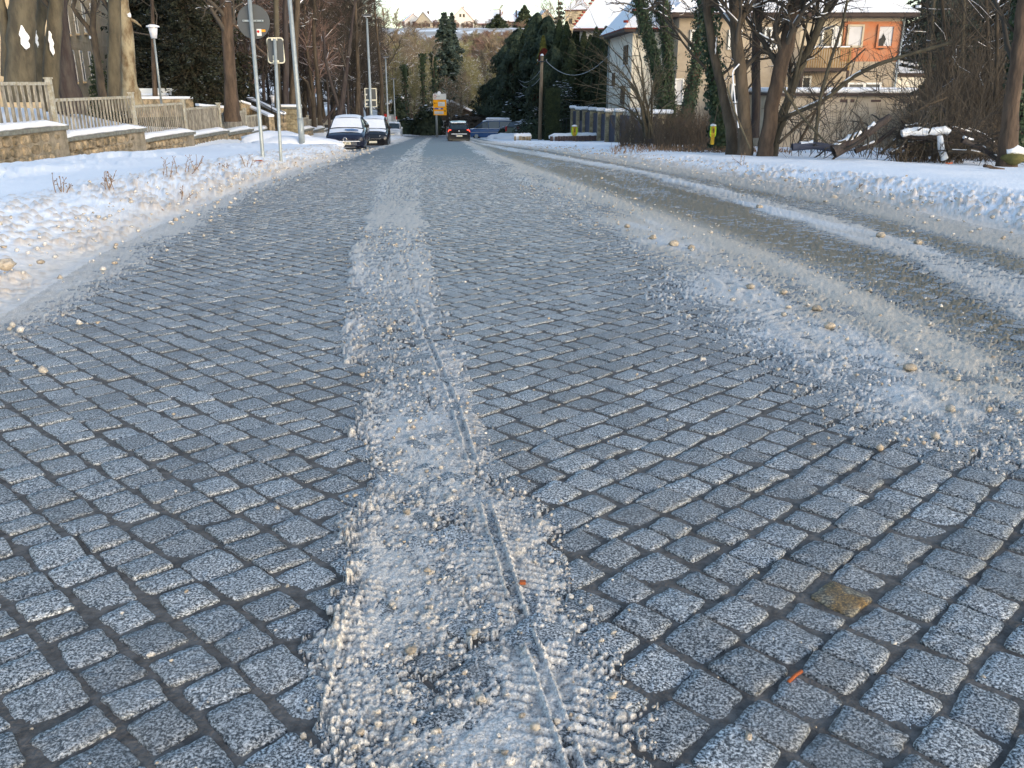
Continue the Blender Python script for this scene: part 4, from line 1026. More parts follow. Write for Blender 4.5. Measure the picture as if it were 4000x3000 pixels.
# bus-stop style signs behind the silver car
bs_ = empty('barrier_board', at(1560, 520, 112), 0, 'red and white striped barrier board beyond the silver car', 'barrier'); O = Vector(bs_.location)
for k_, (px, py) in enumerate(((1505, 466), (1538, 476))):
    for j in range(4): MB().box(at(px, py - 15 + j * 11, 112) - O, (.75, .05, .36)).build('stripe', M['red'] if j % 2 == 0 else M['white'], bs_)
    MB().tube([at(px, 500, 112) - O, at(px, 525, 112) - O + Vector((0, 0, -.5))], .05, 6).build('post', M['steel'], bs_)
s2_ = empty('small_sign', at(1527, 515, 108), 0, 'small blue and grey sign standing behind the silver car', 'traffic sign'); O = Vector(s2_.location)
MB().box(at(1527, 466, 108) - O, (.75, .05, 1.1)).build('sign_panel', M['steel'], s2_); MB().box(at(1522, 466, 107.95) - O, (.36, .05, .8)).build('picture', M['lampglass'], s2_)
MB().tube([Vector((0, 0, -.8)), at(1527, 480, 108.1) - O], .04, 6).build('pole', M['steel'], s2_)
# yellow direction sign
Yd = 106; o = empty('direction_sign', (xa(1707, Yd, -4.9), Yd, -4.95), 0, 'tall white and yellow direction board on a single grey post', 'direction sign'); O = Vector(o.location)
MB().tube([Vector((0, .12, -.3)), at(1702, 362, Yd) - O + Vector((0, .12, 0))], .13, 12).build('post', M['steel'], o, True)
kd = Yd * CP / FPX
def plate(px0, py0, px1, py1, m, name, dy=0, par=None, th=.03, bev=0):
    a = at(px0, py0, Yd); b = at(px1, py1, Yd); c = (a + b) / 2 - O; return MB().box(Vector((c.x, dy, c.z)), (abs(b.x - a.x), th, abs(a.z - b.z))).build(name, m, par or o, bevel=bev)
a1 = plate(1691, 366, 1743, 389, M['wpanel'], 'white_panel', 0, None, .06); a2 = plate(1692, 389.6, 1744, 418.5, M['yellow'], 'yellow_panel', 0, None, .06); a3 = plate(1693, 419.2, 1745, 450, M['yellow'], 'yellow_panel', 0, None, .06)
plate(1711, 398, 1738, 415, M['wpanel'], 'white_field', -.045); plate(1697, 422, 1731, 427, M['blue'], 'blue_field', -.045); plate(1713, 422.5, 1722, 426.5, M['wpanel'], 'white_field', -.065)
plate(1697, 434.5, 1732.5, 446, M['wpanel'], 'white_field', -.045)
def bars(lst, m, dy=-.07):
    for x0, y0, x1, y1 in lst: plate(x0, y0, x1, y1, m, 'print', dy, None, .012)
bars([(1704, 377, 1719, 378.8)], M['greyp'], -.04); bars([(1711, 393.5, 1729, 395.2), (1696, 402, 1700, 404), (1703, 402, 1708, 403.5)], M['rusttwig'], -.045)
bars([(1713.5, 405, 1727, 406.4), (1713.5, 410.3, 1735, 411.4), (1713.5, 400, 1716, 401.3), (1699.5, 437.3, 1729, 438.6), (1700, 442, 1729, 443.4)], M['greyp'])
bars([(1706, 430.2, 1725, 431.5)], M['orange'], -.05)
for py, m in ((376, M['red']), (380.2, M['greyp'])):
    c = at(1699, py, Yd) - O; MB().tube([Vector((c.x + .14 * math.cos(a), -.045, c.z + .14 * math.sin(a))) for a in np.linspace(0, 6.2832, 17)], .02, 5, False).build('ring_mark', m, o, True)
c = at(1699, 371, Yd) - O; MB().prism([(c.x - .12, c.z - .06), (c.x + .12, c.z - .06), (c.x, c.z + .1)], -.05, -.035).build('arrow', M['greyp'], o)
c = at(1737.5, 433.5, Yd) - O; MB().prism([(c.x - .14, c.z - .025), (c.x, c.z - .025), (c.x, c.z - .12), (c.x + .13, c.z), (c.x, c.z + .12), (c.x, c.z + .025), (c.x - .14, c.z + .025)], -.05, -.034).build('arrow', M['black'], o)
c = at(1698, 403, Yd) - O; MB().prism([(c.x + .13, c.z - .025), (c.x, c.z - .025), (c.x, c.z - .1), (c.x - .12, c.z), (c.x, c.z + .1), (c.x, c.z + .025), (c.x + .13, c.z + .025)], -.05, -.034).build('arrow', M['black'], o)
MB().disc(at(1715, 365, Yd) - O + Vector((0, .05, .05)), .2, .2, 12).build('snow_cap', M['snowp'], o)
# ---------------------------------------------------------------- cars
def loft(secs_, closed_ends=True, ring=True):
    n = len(secs_[0]); mb = MB(); V = [p for s_ in secs_ for p in s_]; F = []
    for i in range(len(secs_) - 1):
        for j in range(n if ring else n - 1):
            k = (j + 1) % n; F.append((i * n + j, i * n + k, (i + 1) * n + k, (i + 1) * n + j))
    if closed_ends: F += [tuple(range(n)), tuple(reversed(range((len(secs_) - 1) * n, len(secs_) * n)))]
    return mb.add(V, F)
def bsec(x, zb, zt, wb, wm, wt):
    h_ = zt - zb; L_ = [(-wb, zb), (-wm, zb + .22 * h_), (-wm, zb + .62 * h_), (-wm * .975, zb + .86 * h_), (-wt, zt), (-wt * .5, zt + .025), (0, zt + .035)]
    pts_ = L_ + [(-a, b) for a, b in reversed(L_[:-1])]
    return [(x, a, b) for a, b in pts_]
def car(name, lab, loc, rz, pitch, paint, body, green, wheels, wr=.33, roofsnow=.0, screensnow=.0, hoodsnow=.0, rear=None, front=None, W=.92, roofm=None):
    o = empty(name, loc, 0, lab, 'van' if 'van' in name else 'car'); o.rotation_euler = (0, 0, 0)
    o.rotation_euler = (Matrix.Rotation(rz, 3, 'Z') @ Matrix.Rotation(pitch, 3, 'Y')).to_euler()
    loft([bsec(*s_) for s_ in body]).build('body', paint, o, True, bevel=.02)
    gs = [[(x, -w0, z0), (x, -w1, z1 - .04), (x, -w1 * .82, z1), (x, 0, z1 + .02), (x, w1 * .82, z1), (x, w1, z1 - .04), (x, w0, z0)] for x, z0, z1, w0, w1 in green]
    loft(gs, False, False).build('windows', M['carglass'], o, False)
    # roof skin and pillars
    rf = [[(x, -w1 * 1.01, z1 - .03), (x, -w1 * .8, z1 + .012), (x, 0, z1 + .03), (x, w1 * .8, z1 + .012), (x, w1 * 1.01, z1 - .03)] for x, z0, z1, w0, w1 in green[1:-1]]
    loft(rf, False, False).build('roof', roofm or paint, o, True)
    pl = MB()
    for s_ in (-1, 1):
        for a, b in ((0, 1), (len(green) - 1, len(green) - 2)):
            A_, B_ = green[a], green[b]; pl.tube([(A_[0], s_ * A_[3] * 1.0, A_[1]), ((A_[0]), s_ * A_[4], A_[2] - .01), (B_[0], s_ * B_[4] * 1.0, B_[2] - .02)], .035, 6)
        for g_ in green[2:-2]: pl.tube([(g_[0], s_ * g_[3] * 1.005, g_[1]), (g_[0], s_ * g_[4] * 1.005, g_[2] - .03)], .03, 6)
        pl.tube([(g_[0], s_ * g_[4] * 1.0, g_[2] - .03) for g_ in green[1:-1]], .03, 6)
    pl.build('pillars', roofm or paint, o, True)
    for wx_ in wheels:
        for s_ in (-1, 1):
            w_ = MB().tube([(wx_, s_ * (W - .2), wr), (wx_, s_ * (W - .02), wr)], wr, 20).build('tyre', M['tyre'], o, False, bevel=.03)
            MB().tube([(wx_, s_ * (W - .03), wr), (wx_, s_ * (W), wr)], wr * .62, 14).build('rim', M['steel'], o)
            MB().tube([(wx_, s_ * (W - .22), wr + .02), (wx_, s_ * (W - .035), wr + .02)], wr * 1.14, 20).build('wheel_arch', M['plastic'], o)
    for s_ in (-1, 1):
        g0 = green[1]; mx = green[0][0] - .35
        MB().box((mx, s_ * (W + .06), g0[1] + .08), (.1, .2, .15)).build('mirror', M['plastic'] if paint != M['paint_sil'] else paint, o, bevel=.03)
    def strip(rows, th, nm):
        nn_ = 9; V = []; F = []
        for (x, hw_, z_, cr) in rows:
            for j in range(nn_):
                u = -1 + 2 * j / (nn_ - 1); V.append((x, u * hw_, z_ + cr * (1 - u * u) + th * (1 - abs(u) ** 4 * .8) + rs.uniform(-.006, .006)))
        for i in range(len(rows) - 1):
            for j in range(nn_ - 1): F.append((i * nn_ + j, i * nn_ + j + 1, (i + 1) * nn_ + j + 1, (i + 1) * nn_ + j))
        MB().add(V, F).build(nm, M['snowp'], o, True)
    def ip(tb, x, k):
        t_ = sorted((q[0], q[k]) for q in tb); return float(np.interp(x, [q[0] for q in t_], [q[1] for q in t_]))
    if roofsnow:
        xs_ = np.linspace(green[1][0], green[-2][0], 8); strip([(x, ip(green, x, 4) * .95, ip(green, x, 2), .02) for x in xs_], roofsnow, 'roof_snow')
    if screensnow:
        xs_ = np.linspace(green[0][0] - .05, green[1][0], 6); strip([(x, ip(green, x, 4) * .97, ip(green, x, 2), .015) for x in xs_], screensnow, 'windscreen_snow')
    if hoodsnow:
        xs_ = np.linspace(body[0][0] - .42, green[0][0], 9); strip([(x, ip(body, x, 5) * .97, ip(body, x, 2), .03) for x in xs_], hoodsnow, 'bonnet_snow')
    return o
def on_road(px, Y): 
    z = float(R(Y)); return (xa(px, Y, z), Y, z)
HD = math.radians(-90)
sedan_b = [(2.43, .30, .60, .66, .70, .60), (2.36, .2, .74, .82, .86, .70), (2.1, .17, .82, .88, .93, .78), (1.1, .17, .95, .9, .935, .84), (0, .17, .99, .9, .935, .86), (-1.6, .17, 1.0, .9, .935, .84), (-2.3, .25, 1.0, .84, .88, .76), (-2.42, .35, .88, .7, .74, .66)]
sedan_g = [(1.2, .95, .97, .84, .80), (.35, .98, 1.36, .86, .66), (-.3, 1.0, 1.43, .86, .65), (-1.0, 1.0, 1.40, .84, .62), (-2.0, 1.02, 1.08, .78, .66)]
def car_front(o, W, L2, kind):
    x = L2
    if kind == 'vw':
        for k in range(3): MB().box((x - .02, 0, .60 - k * .045), (.04, 1.34 - k * .08, .016)).build('grille_slat', M['chrome'] if k < 3 else M['plastic'], o)
        MB().box((x - .05, 0, .56), (.06, 1.4, .15)).build('grille', M['plastic'], o)
        MB().box((x - .0, 0, .505), (.05, 1.42, .035)).build('bumper_snow', M['snowp'], o, bevel=.01)
        for s_ in (-1, 1):
            MB().add([(x - .02, s_ * .5, .585), (x - .02, s_ * .52, .66), (x - .28, s_ * .86, .70), (x - .26, s_ * .88, .60)], [(0, 1, 2, 3)]).build('headlight', M['lens'], o)
            MB().tube([(x + .0, s_ * .5, .575), (x - .1, s_ * .72, .575), (x - .24, s_ * .9, .6)], .012, 5).build('light_strip', M['chrome'], o)
            MB().box((x - .08, s_ * .62, .32), (.06, .3, .12)).build('air_intake', M['plastic'], o)
            MB().tube([(x - .02, s_ * .5, .53), (x - .1, s_ * .75, .53), (x - .25, s_ * .9, .56)], .02, 5).build('snow_edge', M['snowp'], o)
        for k in range(4): MB().box((x - .0, 0, .45 - k * .035), (.03, 1.1, .012)).build('grille_slat', M['greyp'], o)
        MB().box((x + .01, 0, .235), (.04, .95, .02)).build('lower_trim', M['chrome'], o)
        # round badge
        c = Vector((x + .02, 0, .60)); MB().tube([c + Vector((0, .085 * math.cos(a), .085 * math.sin(a))) for a in np.linspace(0, 6.2832, 21)], .01, 6, False).build('badge_ring', M['chrome'], o, True)
        st = MB()
        for P in ([(-.045, .07), (0, .012), (.045, .07)], [(-.078, .03), (-.035, -.065), (0, -.0), (.035, -.065), (.078, .03)]):
            st.tube([c + Vector((0, -a, b)) for a, b in P], .008, 5)
        st.build('badge_strokes', M['chrome'], o)
        plate_(o, x + .045, 0, .42, .52, 'L FT 2406', 1)
def plate_(o, x, y, z, w_, txt, sgn):
    p = MB().box((x, y, z), (.02, w_, .115)).build('number_plate', M['plate'], o)
    MB().box((x + sgn * .011, y - sgn * (-1) * -1 * (w_ / 2 - .025), z), (.006, .045, .105)).build('plate_band', M['blue'], o)
    if txt:
        fc = bpy.data.curves.new('lettering', 'FONT'); fc.body = txt; fc.size = .115; fc.align_x = 'CENTER'; fc.align_y = 'CENTER'; fc.extrude = .001; fc.offset = .002
        fc.materials.append(M['black']); t0_ = bpy.data.objects.new('lettering', fc); COL.objects.link(t0_); dg = bpy.context.evaluated_depsgraph_get(); tm_ = bpy.data.meshes.new_from_object(t0_.evaluated_get(dg)); bpy.data.objects.remove(t0_); t_ = link('lettering', tm_, o)
        t_.location = (x + sgn * .013, y + .02 * sgn, z - .002); t_.rotation_euler = (math.pi / 2, 0, math.pi / 2 * sgn); t_.scale = (.78, 1, 1)
lo = on_road(1363, 43.5)
vw = car('parked_car', 'dark navy saloon parked facing up the street with snow on bonnet and windscreen', (lo[0] - .3, lo[1] + 1.9, lo[2] - .02), math.radians(-90 + 5.5), .045, M['paint_navy'], sedan_b, sedan_g, (1.45, -1.4), .34, .05, .035, .035)
car_front(vw, .935, 2.43, 'vw')
MB().add([(1.75, -.05, 1.005), (1.95, .0, .965), (1.9, .6, .945), (1.7, .62, .975), (1.62, .3, 1.01)], [(0, 1, 2, 3, 4)]).build('bare_bonnet_patch', M['paint_blue'], vw)
hb = [(2.1, .3, .62, .62, .66, .56), (2.02, .2, .8, .78, .82, .66), (1.75, .18, .92, .84, .87, .74), (1.1, .18, 1.02, .86, .89, .8), (0, .18, 1.04, .86, .89, .82), (-1.6, .2, 1.06, .85, .88, .8), (-2.0, .3, 1.0, .78, .82, .74)]
hg = [(1.15, 1.02, 1.04, .82, .76), (.4, 1.04, 1.5, .84, .64), (-.3, 1.05, 1.58, .84, .64), (-1.4, 1.06, 1.54, .82, .62), (-1.95, 1.05, 1.12, .76, .66)]
lo = on_road(1470, 52)
c2 = car('parked_car', 'dark hatchback parked just behind the navy saloon, white with snow', (xa(1462, 53, -2.2), 53.2, float(R(53)) - .08), math.radians(-90 + 5.5), .045, M['paint_blk'], hb, hg, (1.3, -1.25), .32, .06, .04, .05, W=.88)
for s_ in (-1, 1): MB().add([(2.06, s_ * .38, .68), (2.06, s_ * .4, .8), (1.85, s_ * .78, .86), (1.88, s_ * .8, .7)], [(0, 1, 2, 3)]).build('headlight', M['lens'], c2)
MB().box((2.1, 0, .62), (.03, 1.0, .02)).build('grille_slat', M['chrome'], c2); plate_(c2, 2.12, 0, .45, .5, None, 1)
MB().box((2.08, -.6, .33), (.06, .18, .08)).build('fog_light', M['lens'], c2)
lo = on_road(1527, 92)
c3 = car('parked_car', 'silver hatchback parked facing us behind the second lamp column', (lo[0], 94, float(R(94)) - .02), math.radians(-90 + 4), .03, M['paint_sil'], hb, hg, (1.3, -1.25), .31, .02, .0, .03, W=.88)
ws = MB().add([(1.12, -.72, 1.06), (1.12, .72, 1.06), (.46, .58, 1.49), (.46, -.58, 1.49)], [(0, 1, 2, 3)]).build('windscreen', M['carglass'], c3)
for s_ in (-1, 1): MB().add([(2.08, s_ * .36, .68), (2.08, s_ * .4, .8), (1.86, s_ * .76, .84), (1.9, s_ * .78, .68)], [(0, 1, 2, 3)]).build('headlight', M['lens'], c3)
MB().box((2.11, 0, .42), (.04, 1.15, .1)).build('air_intake', M['plastic'], c3); MB().box((2.11, 0, .7), (.04, .6, .04)).build('grille', M['plastic'], c3); plate_(c3, 2.125, 0, .56, .5, None, 1)
# black hatchback driving away
lo = on_road(1791, 68.5)
c4 = car('moving_car', 'black hatchback driving away with both red tail lights lit', (lo[0] - .15, 70.4, float(R(70.4)) - .0), math.radians(90 + 6), -.045, M['paint_blk'], [(2.0, .3, .7, .6, .64, .5)] + hb[1:6] + [(-1.9, .22, 1.0, .8, .84, .76), (-1.98, .24, .92, .74, .8, .7)], [(1.15, 1.02, 1.04, .82, .76), (.4, 1.04, 1.44, .82, .62), (-.3, 1.05, 1.5, .82, .62), (-1.35, 1.05, 1.46, .8, .6), (-1.9, .98, 1.03, .74, .66)], (1.25, -1.3), .31, 0, 0, 0, W=.84)
x = -1.99
MB().add([(-1.86, -.62, 1.02), (-1.86, .62, 1.02), (-1.42, .54, 1.40), (-1.42, -.54, 1.40)], [(0, 1, 2, 3)]).build('rear_window', M['glass_l'], c4)
MB().add([(-1.84, -.6, 1.05), (-1.86, .1, 1.03), (-1.80, .3, 1.08), (-1.72, -.5, 1.12)], [(0, 1, 2, 3)]).build('window_snow', M['snowp'], c4)
MB().box((-1.4, 0, 1.475), (.25, 1.05, .05)).build('roof_snow', M['snowp'], c4, bevel=.02)
MB().box((x - .03, 0, .70), (.1, 1.2, .045)).build('bumper_snow', M['snowp'], c4, bevel=.015)
for s_ in (-1, 1):
    MB().disc((x + .1, s_ * .68, .88), .14, .1, 16, 'x').build('tail_light', M['tail_on'], c4)
    MB().box((x + .02, s_ * .62, .2), (.06, .22, .1)).build('mudguard', M['plastic'], c4)
MB().disc((x - .01, 0, .92), .05, .03, 12, 'x').build('badge', M['white'], c4)
plate_(c4, x - .03, 0, .56, .48, None, -1)
# blue van standing across the street end
vb = [(2.45, .3, .8, .74, .8, .6), (2.3, .25, 1.0, .9, .94, .75), (1.5, .22, 1.12, .93, .96, .84), (.6, .22, 1.15, .94, .97, .88), (-2.2, .22, 1.15, .94, .97, .88), (-2.45, .3, 1.15, .9, .93, .84)]
vg = [(1.75, 1.1, 1.15, .86, .8), (.85, 1.14, 1.82, .9, .74), (.2, 1.14, 1.93, .9, .76), (-1.0, 1.14, 1.93, .9, .76), (-2.3, 1.14, 1.9, .9, .76), (-2.44, 1.14, 1.2, .86, .8)]
v = car('van', 'blue van standing side-on at the street end with a snowy roof', (xa(1918, 99, -4.7), 99, float(R(99)) - .1), math.radians(180 - 4), 0, M['paint_blue'], vb, vg, (1.5, -1.5), .34, .08, .0, .03, W=.97)
MB().box((0, .985, .72), (4.4, .012, .03)).build('side_trim', M['paint_sil'], v); MB().box((0, .985, 1.12), (4.3, .015, .04)).build('side_snow', M['snowp'], v)
MB().box((1.2, .98, .6), (.02, .02, .7)).build('door_seam', M['plastic'], v); MB().box((.1, .98, .6), (.02, .02, .8)).build('door_seam', M['plastic'], v)
MB().box((-.8, 0, 2.12), (2.6, 1.3, .22)).build('roof_box_snow', M['snowp'], v, bevel=.1)
for s_ in (-1, 1): MB().box((2.33, s_ * .7, .82), (.12, .26, .14)).build('headlight', M['lens'], v, bevel=.03)
# green estate at the right
eb = [(2.3, .3, .7, .74, .8, .62), (2.1, .22, .86, .84, .88, .76), (1.2, .2, 1.0, .87, .91, .82), (0, .2, 1.02, .87, .91, .84), (-1.9, .2, 1.05, .87, .91, .84), (-2.2, .28, 1.05, .84, .88, .8)]
eg = [(1.3, 1.0, 1.03, .84, .78), (.5, 1.02, 1.5, .86, .68), (-.5, 1.03, 1.6, .86, .68), (-1.7, 1.05, 1.58, .85, .67), (-2.15, 1.05, 1.15, .82, .74)]
e = car('parked_car', 'green grey estate car with a red tail lamp beside the snowy hedge', (xa(2052, 93, -4.2), 94, float(R(93)) - .0), math.radians(52), 0, M['paint_grn'], eb, eg, (1.4, -1.4), .33, .06, 0, .06, W=.91)
for s_ in (-1, 1):
    MB().box((-2.18, s_ * .78, .95), (.14, .2, .5)).build('tail_light', M['tail'], e, bevel=.03); MB().tube([(1.0, s_ * .68, 1.56), (-1.7, s_ * .66, 1.66)], .025, 6).build('roof_rail', M['plastic'], e)
MB().box((-2.22, 0, .4), (.1, 1.6, .25)).build('bumper', M['plastic'], e, bevel=.03)

# ---------------------------------------------------------------- right side: utility poles, wires, fence, marker posts
Yp1, Yp2 = 80, 108
def upole(pxb, pyb, pxt, pyt, Y, r_, m, lab):
    z = Tz(xa(pxb, Y, -4), Y); b = Vector((xa(pxb, Y, z), Y, z)); t = at(pxt, pyt, Y); o = empty('utility_pole', b, 0, lab, 'utility pole', 'wooden utility poles'); d = t - b
    MB().tube([Vector((0, 0, -.5)), d * .5, d], [r_, r_ * .9, r_ * .75], 12).build('pole', m, o, True)
    MB().tube([d + Vector((0, 0, -.01)), d + Vector((0, 0, .1)), d + Vector((0, 0, .16))], [r_ * .9, r_ * .8, r_ * .3], 10).build('snow_cap', M['snowp'], o, True)
    MB().box(d + Vector((0, -r_, -.45)), (.85, .08, .08), .25).build('crossarm', M['rust'], o)
    for s_ in (-.38, .38): MB().tube([d + Vector((s_, -r_, -.41)), d + Vector((s_, -r_, -.28))], .04, 6).build('insulator', M['steel'], o)
    return d + b
t1 = upole(2108, 516, 2117, 218, Yp1, .17, M['pole_wood'], 'tall pale wooden pole standing in the snow before the hedge')
t2 = upole(2003, 500, 2004, 285, Yp2, .16, M['pole_red'], 'shorter reddish wooden pole in front of the dark conifers')
def wire(a, b, sag, lab, r_=.022):
    P = [a.lerp(b, t) - Vector((0, 0, sag * 4 * t * (1 - t))) for t in np.linspace(0, 1, 17)]
    o = MB().tube([p - a for p in P], r_, 6).build('overhead_cable', M['wire'], None, True, a); tag(o, lab, 'cable'); return o
wire(t1 + Vector((.35, 0, -.4)), at(2420, 165, 70), 1.7, 'overhead cable sagging from the tall pale pole to the cream house', .028)
wire(t2 + Vector((.3, 0, -.35)), t1 + Vector((0, 0, -1.0)), .9, 'upper overhead cable between the two wooden poles')
wire(t2 + Vector((.3, 0, -.35)), t1 + Vector((0, 0, -1.6)), 1.1, 'lower overhead cable between the two wooden poles')
# garden fence with stone piers and dark slatted panels
pier = [(2238, 426, 76, .34), (2262, 431, 72, .4), (2284, 431, 70, .3), (2316, 434, 67.5, .4), (2347, 437, 65, .4), (2378, 440, 62.5, .4), (2419, 440, 60, .4), (2475, 440, 57, .38), (2522, 445, 55, .38), (2585, 448, 52.5, .38)]
gf = empty('garden_fence', at(2400, 480, 70), 0, 'garden fence of stone piers with snow caps and dark slatted panels', 'fence'); GO = Vector(gf.location)
prev = None
for i, (px, py, Y, wd) in enumerate(pier):
    t_ = at(px, py, Y); z0 = Tz(t_.x, Y) - .2; t_.z = max(t_.z, z0 + 1.6)
    c = Vector((t_.x, Y, (t_.z + z0) / 2)) - GO; w_ = wd * 1.15
    MB().box(c, (w_, .45, t_.z - z0)).build('pier_core', M['mortar'], gf)
    z = z0
    while z < t_.z - .1:
        hh = rs.uniform(.16, .26); hh = min(hh, t_.z - z)
        k = rs.uniform(.35, .65) * w_
        MB().box(Vector((t_.x - w_ / 2 + k / 2, Y - .23, z + hh / 2)) - GO, (k - .02, .06 + rs.uniform(0, .04), hh - .02)).build('stone', M['pillar'], gf)
        MB().box(Vector((t_.x + w_ / 2 - (w_ - k) / 2, Y - .23, z + hh / 2)) - GO, (w_ - k - .02, .06 + rs.uniform(0, .04), hh - .02)).build('stone', M['pillar'], gf)
        z += hh
    MB().box(Vector((t_.x, Y, t_.z + .03)) - GO, (w_ + .12, .58, .07)).build('pier_cap', M['coping'], gf)
    wide = 1.9 if i in (7,) else 2.4 if i == 9 else 1
    s_ = MB().box(Vector((t_.x, Y, t_.z + .17)) - GO, ((w_ + .22) * (1 + (wide - 1) * .7), .62, .23)).build('pier_snow', M['snowp'], gf, True); b_ = s_.modifiers.new('b', 'BEVEL'); b_.width = .11; b_.segments = 4
    if prev is not None:
        a_ = prev; b2 = Vector((t_.x, Y, t_.z)); d = Vector((b2.x - a_.x, b2.y - a_.y, 0)); n = max(3, int(d.length / .14)); an = math.atan2(d.y, d.x)
        for k in range(n):
            q = a_ + d * ((k + .5) / n); zt_ = min(a_.z, b2.z) - .12; zb_ = Tz(q.x, q.y) + .05
            MB().box(Vector((q.x, q.y, (zt_ + zb_) / 2)) - GO, (d.length / n * .82, .03, zt_ - zb_), an).build('fence_slat', M['fpanel'], gf)
        for zz_ in (.25, 1.2): MB().box(Vector(((a_.x + b2.x) / 2, (a_.y + b2.y) / 2 + .04, Tz(q.x, q.y) + zz_)) - GO, (d.length, .04, .06), an).build('fence_rail', M['rust'], gf)
    prev = Vector((t_.x, Y, t_.z))
lb = empty('letter_box', at(2273, 450, 70.6), 0, 'dark letter box with snow fixed between the stone piers', 'letter box'); MB().box((0, 0, 0), (.32, .2, .8)).build('box', M['rust'], lb, bevel=.02); MB().box((0, 0, .42), (.36, .24, .05)).build('snow_cap', M['snowp'], lb)
rb = empty('refuse_bin', at(2498, 492, 54), 0, 'dark bin topped with a snow cap between two piers', 'bin'); MB().box((0, 0, -.2), (.45, .45, 1.1)).build('body', M['fpanel'], rb, bevel=.03); MB().box((0, 0, .45), (.5, .5, .22)).build('snow_cap', M['snowp'], rb, bevel=.08)
# stair railing in front of the hedge
r = empty('stair_railing', at(2200, 470, 80), 0, 'dark steel handrail stepping down through the snow by the hedge', 'railing'); O = Vector(r.location)
for dy in (0, 1.1):
    P = [at(2152, 495, 80 + dy), at(2202, 463, 80 + dy), at(2268, 459, 80 + dy)]
    MB().tube([p - O for p in P], .03, 6).build('rail', M['rust'], r, True)
    for px, py in ((2156, 493), (2172, 483), (2200, 464), (2212, 463), (2262, 460)):
        p = at(px, py, 80 + dy) - O; MB().tube([p, p + Vector((0, 0, -1.0))], .022, 6).build('baluster', M['rust'], r, True)
MB().box(at(2180, 477, 80) - O + Vector((0, 0, .04)), (.5, .1, .09), 0, Matrix.Rotation(-.6, 3, 'Y')).build('rail_snow', M['snowp'], r, bevel=.03)
def marker(px, pyt, pyb, Y, lab, wpx):
    t_ = at(px, pyt, Y); b_ = at(px, pyb, Y); h_ = t_.z - b_.z; w_ = wpx * Y * CP / FPX; o = empty('hydrant_marker', b_, 0, lab, 'marker post', 'yellow hydrant markers wrapped in neon')
    MB().box((0, 0, h_ * .1), (w_ * .55, w_ * .4, h_ * .6)).build('post', M['gbox'], o, bevel=.02)
    MB().box((0, 0, h_ * .62), (w_ * .66, w_ * .42, h_ * .62)).build('box', M['gbox'], o, bevel=.03)
    fr = []
    for a in np.linspace(0, 6.2832, 17): fr.append((w_ * .42 * math.copysign(abs(math.cos(a)) ** .5, math.cos(a)), -w_ * .1, h_ * .6 + h_ * .34 * math.copysign(abs(math.sin(a)) ** .6, math.sin(a))))
    MB().tube(fr, w_ * .085, 6, False).build('neon_band', M['neon'], o, True)
    for s_ in (-1, 1): MB().box((s_ * w_ * .36, 0, h_ * .6), (w_ * .1, w_ * .3, h_ * .55)).build('neon_side', M['neon'], o)
    MB().tube([(0, -w_ * .3, h_ * .78), (w_ * .05, -w_ * .3, h_ * .6), (-w_ * .02, -w_ * .3, h_ * .5)], w_ * .06, 5).build('tap', M['rust'], o)
    MB().tube([(0, 0, h_ * .92), (0, 0, h_), (0, 0, h_ * 1.05)], [w_ * .48, w_ * .42, w_ * .15], 10).build('snow_cap', M['snowp'], o, True)
marker(2243, 490, 541, 66, 'yellow hydrant marker with neon band by the low brick kerb', 25)
marker(2782, 487, 552, 33, 'yellow hydrant marker half hidden by the ivy-clad trunks', 26)
# low brick borders sticking out of the snow
for k, (x0, x1, py, Y, lab) in enumerate(((2008, 2070, 541, 67, 'short low stone border poking out of snow below the pale pole'), (2148, 2420, 541, 66, 'long low brick border under snow behind the yellow marker'))):
    o = empty('low_wall', at((x0 + x1) / 2, py, Y), 0, lab, 'low wall'); O = Vector(o.location); px = x0
    while px < x1:
        w_ = rs.uniform(7, 13); a = at(px, py - (px - x0) * .02, Y); b = at(px + w_, py - (px - x0) * .02, Y)
        if rs.random() < .85 : MB().box((a + b) / 2 - O + Vector((0, rs.uniform(-.03, .03), -.02)), ((b - a).length * .93, .3, .34 + rs.uniform(-.04, .04))).build('brick', M['rubble' if k == 0 else 'tile_d'], o)
        px += w_
    a, b = at(x0 - 4, py - 4, Y) - O, at(x1 + 6, py - (x1 - x0) * .02 - 4, Y) - O; n = 14
    sn = MB().tube([a.lerp(b, t) + Vector((0, .25, rs.uniform(.0, .06))) for t in np.linspace(0, 1, n)], [.1] + [.26] * (n - 2) + [.1], 10).build('snow_cap', M['snowp'], o, True)

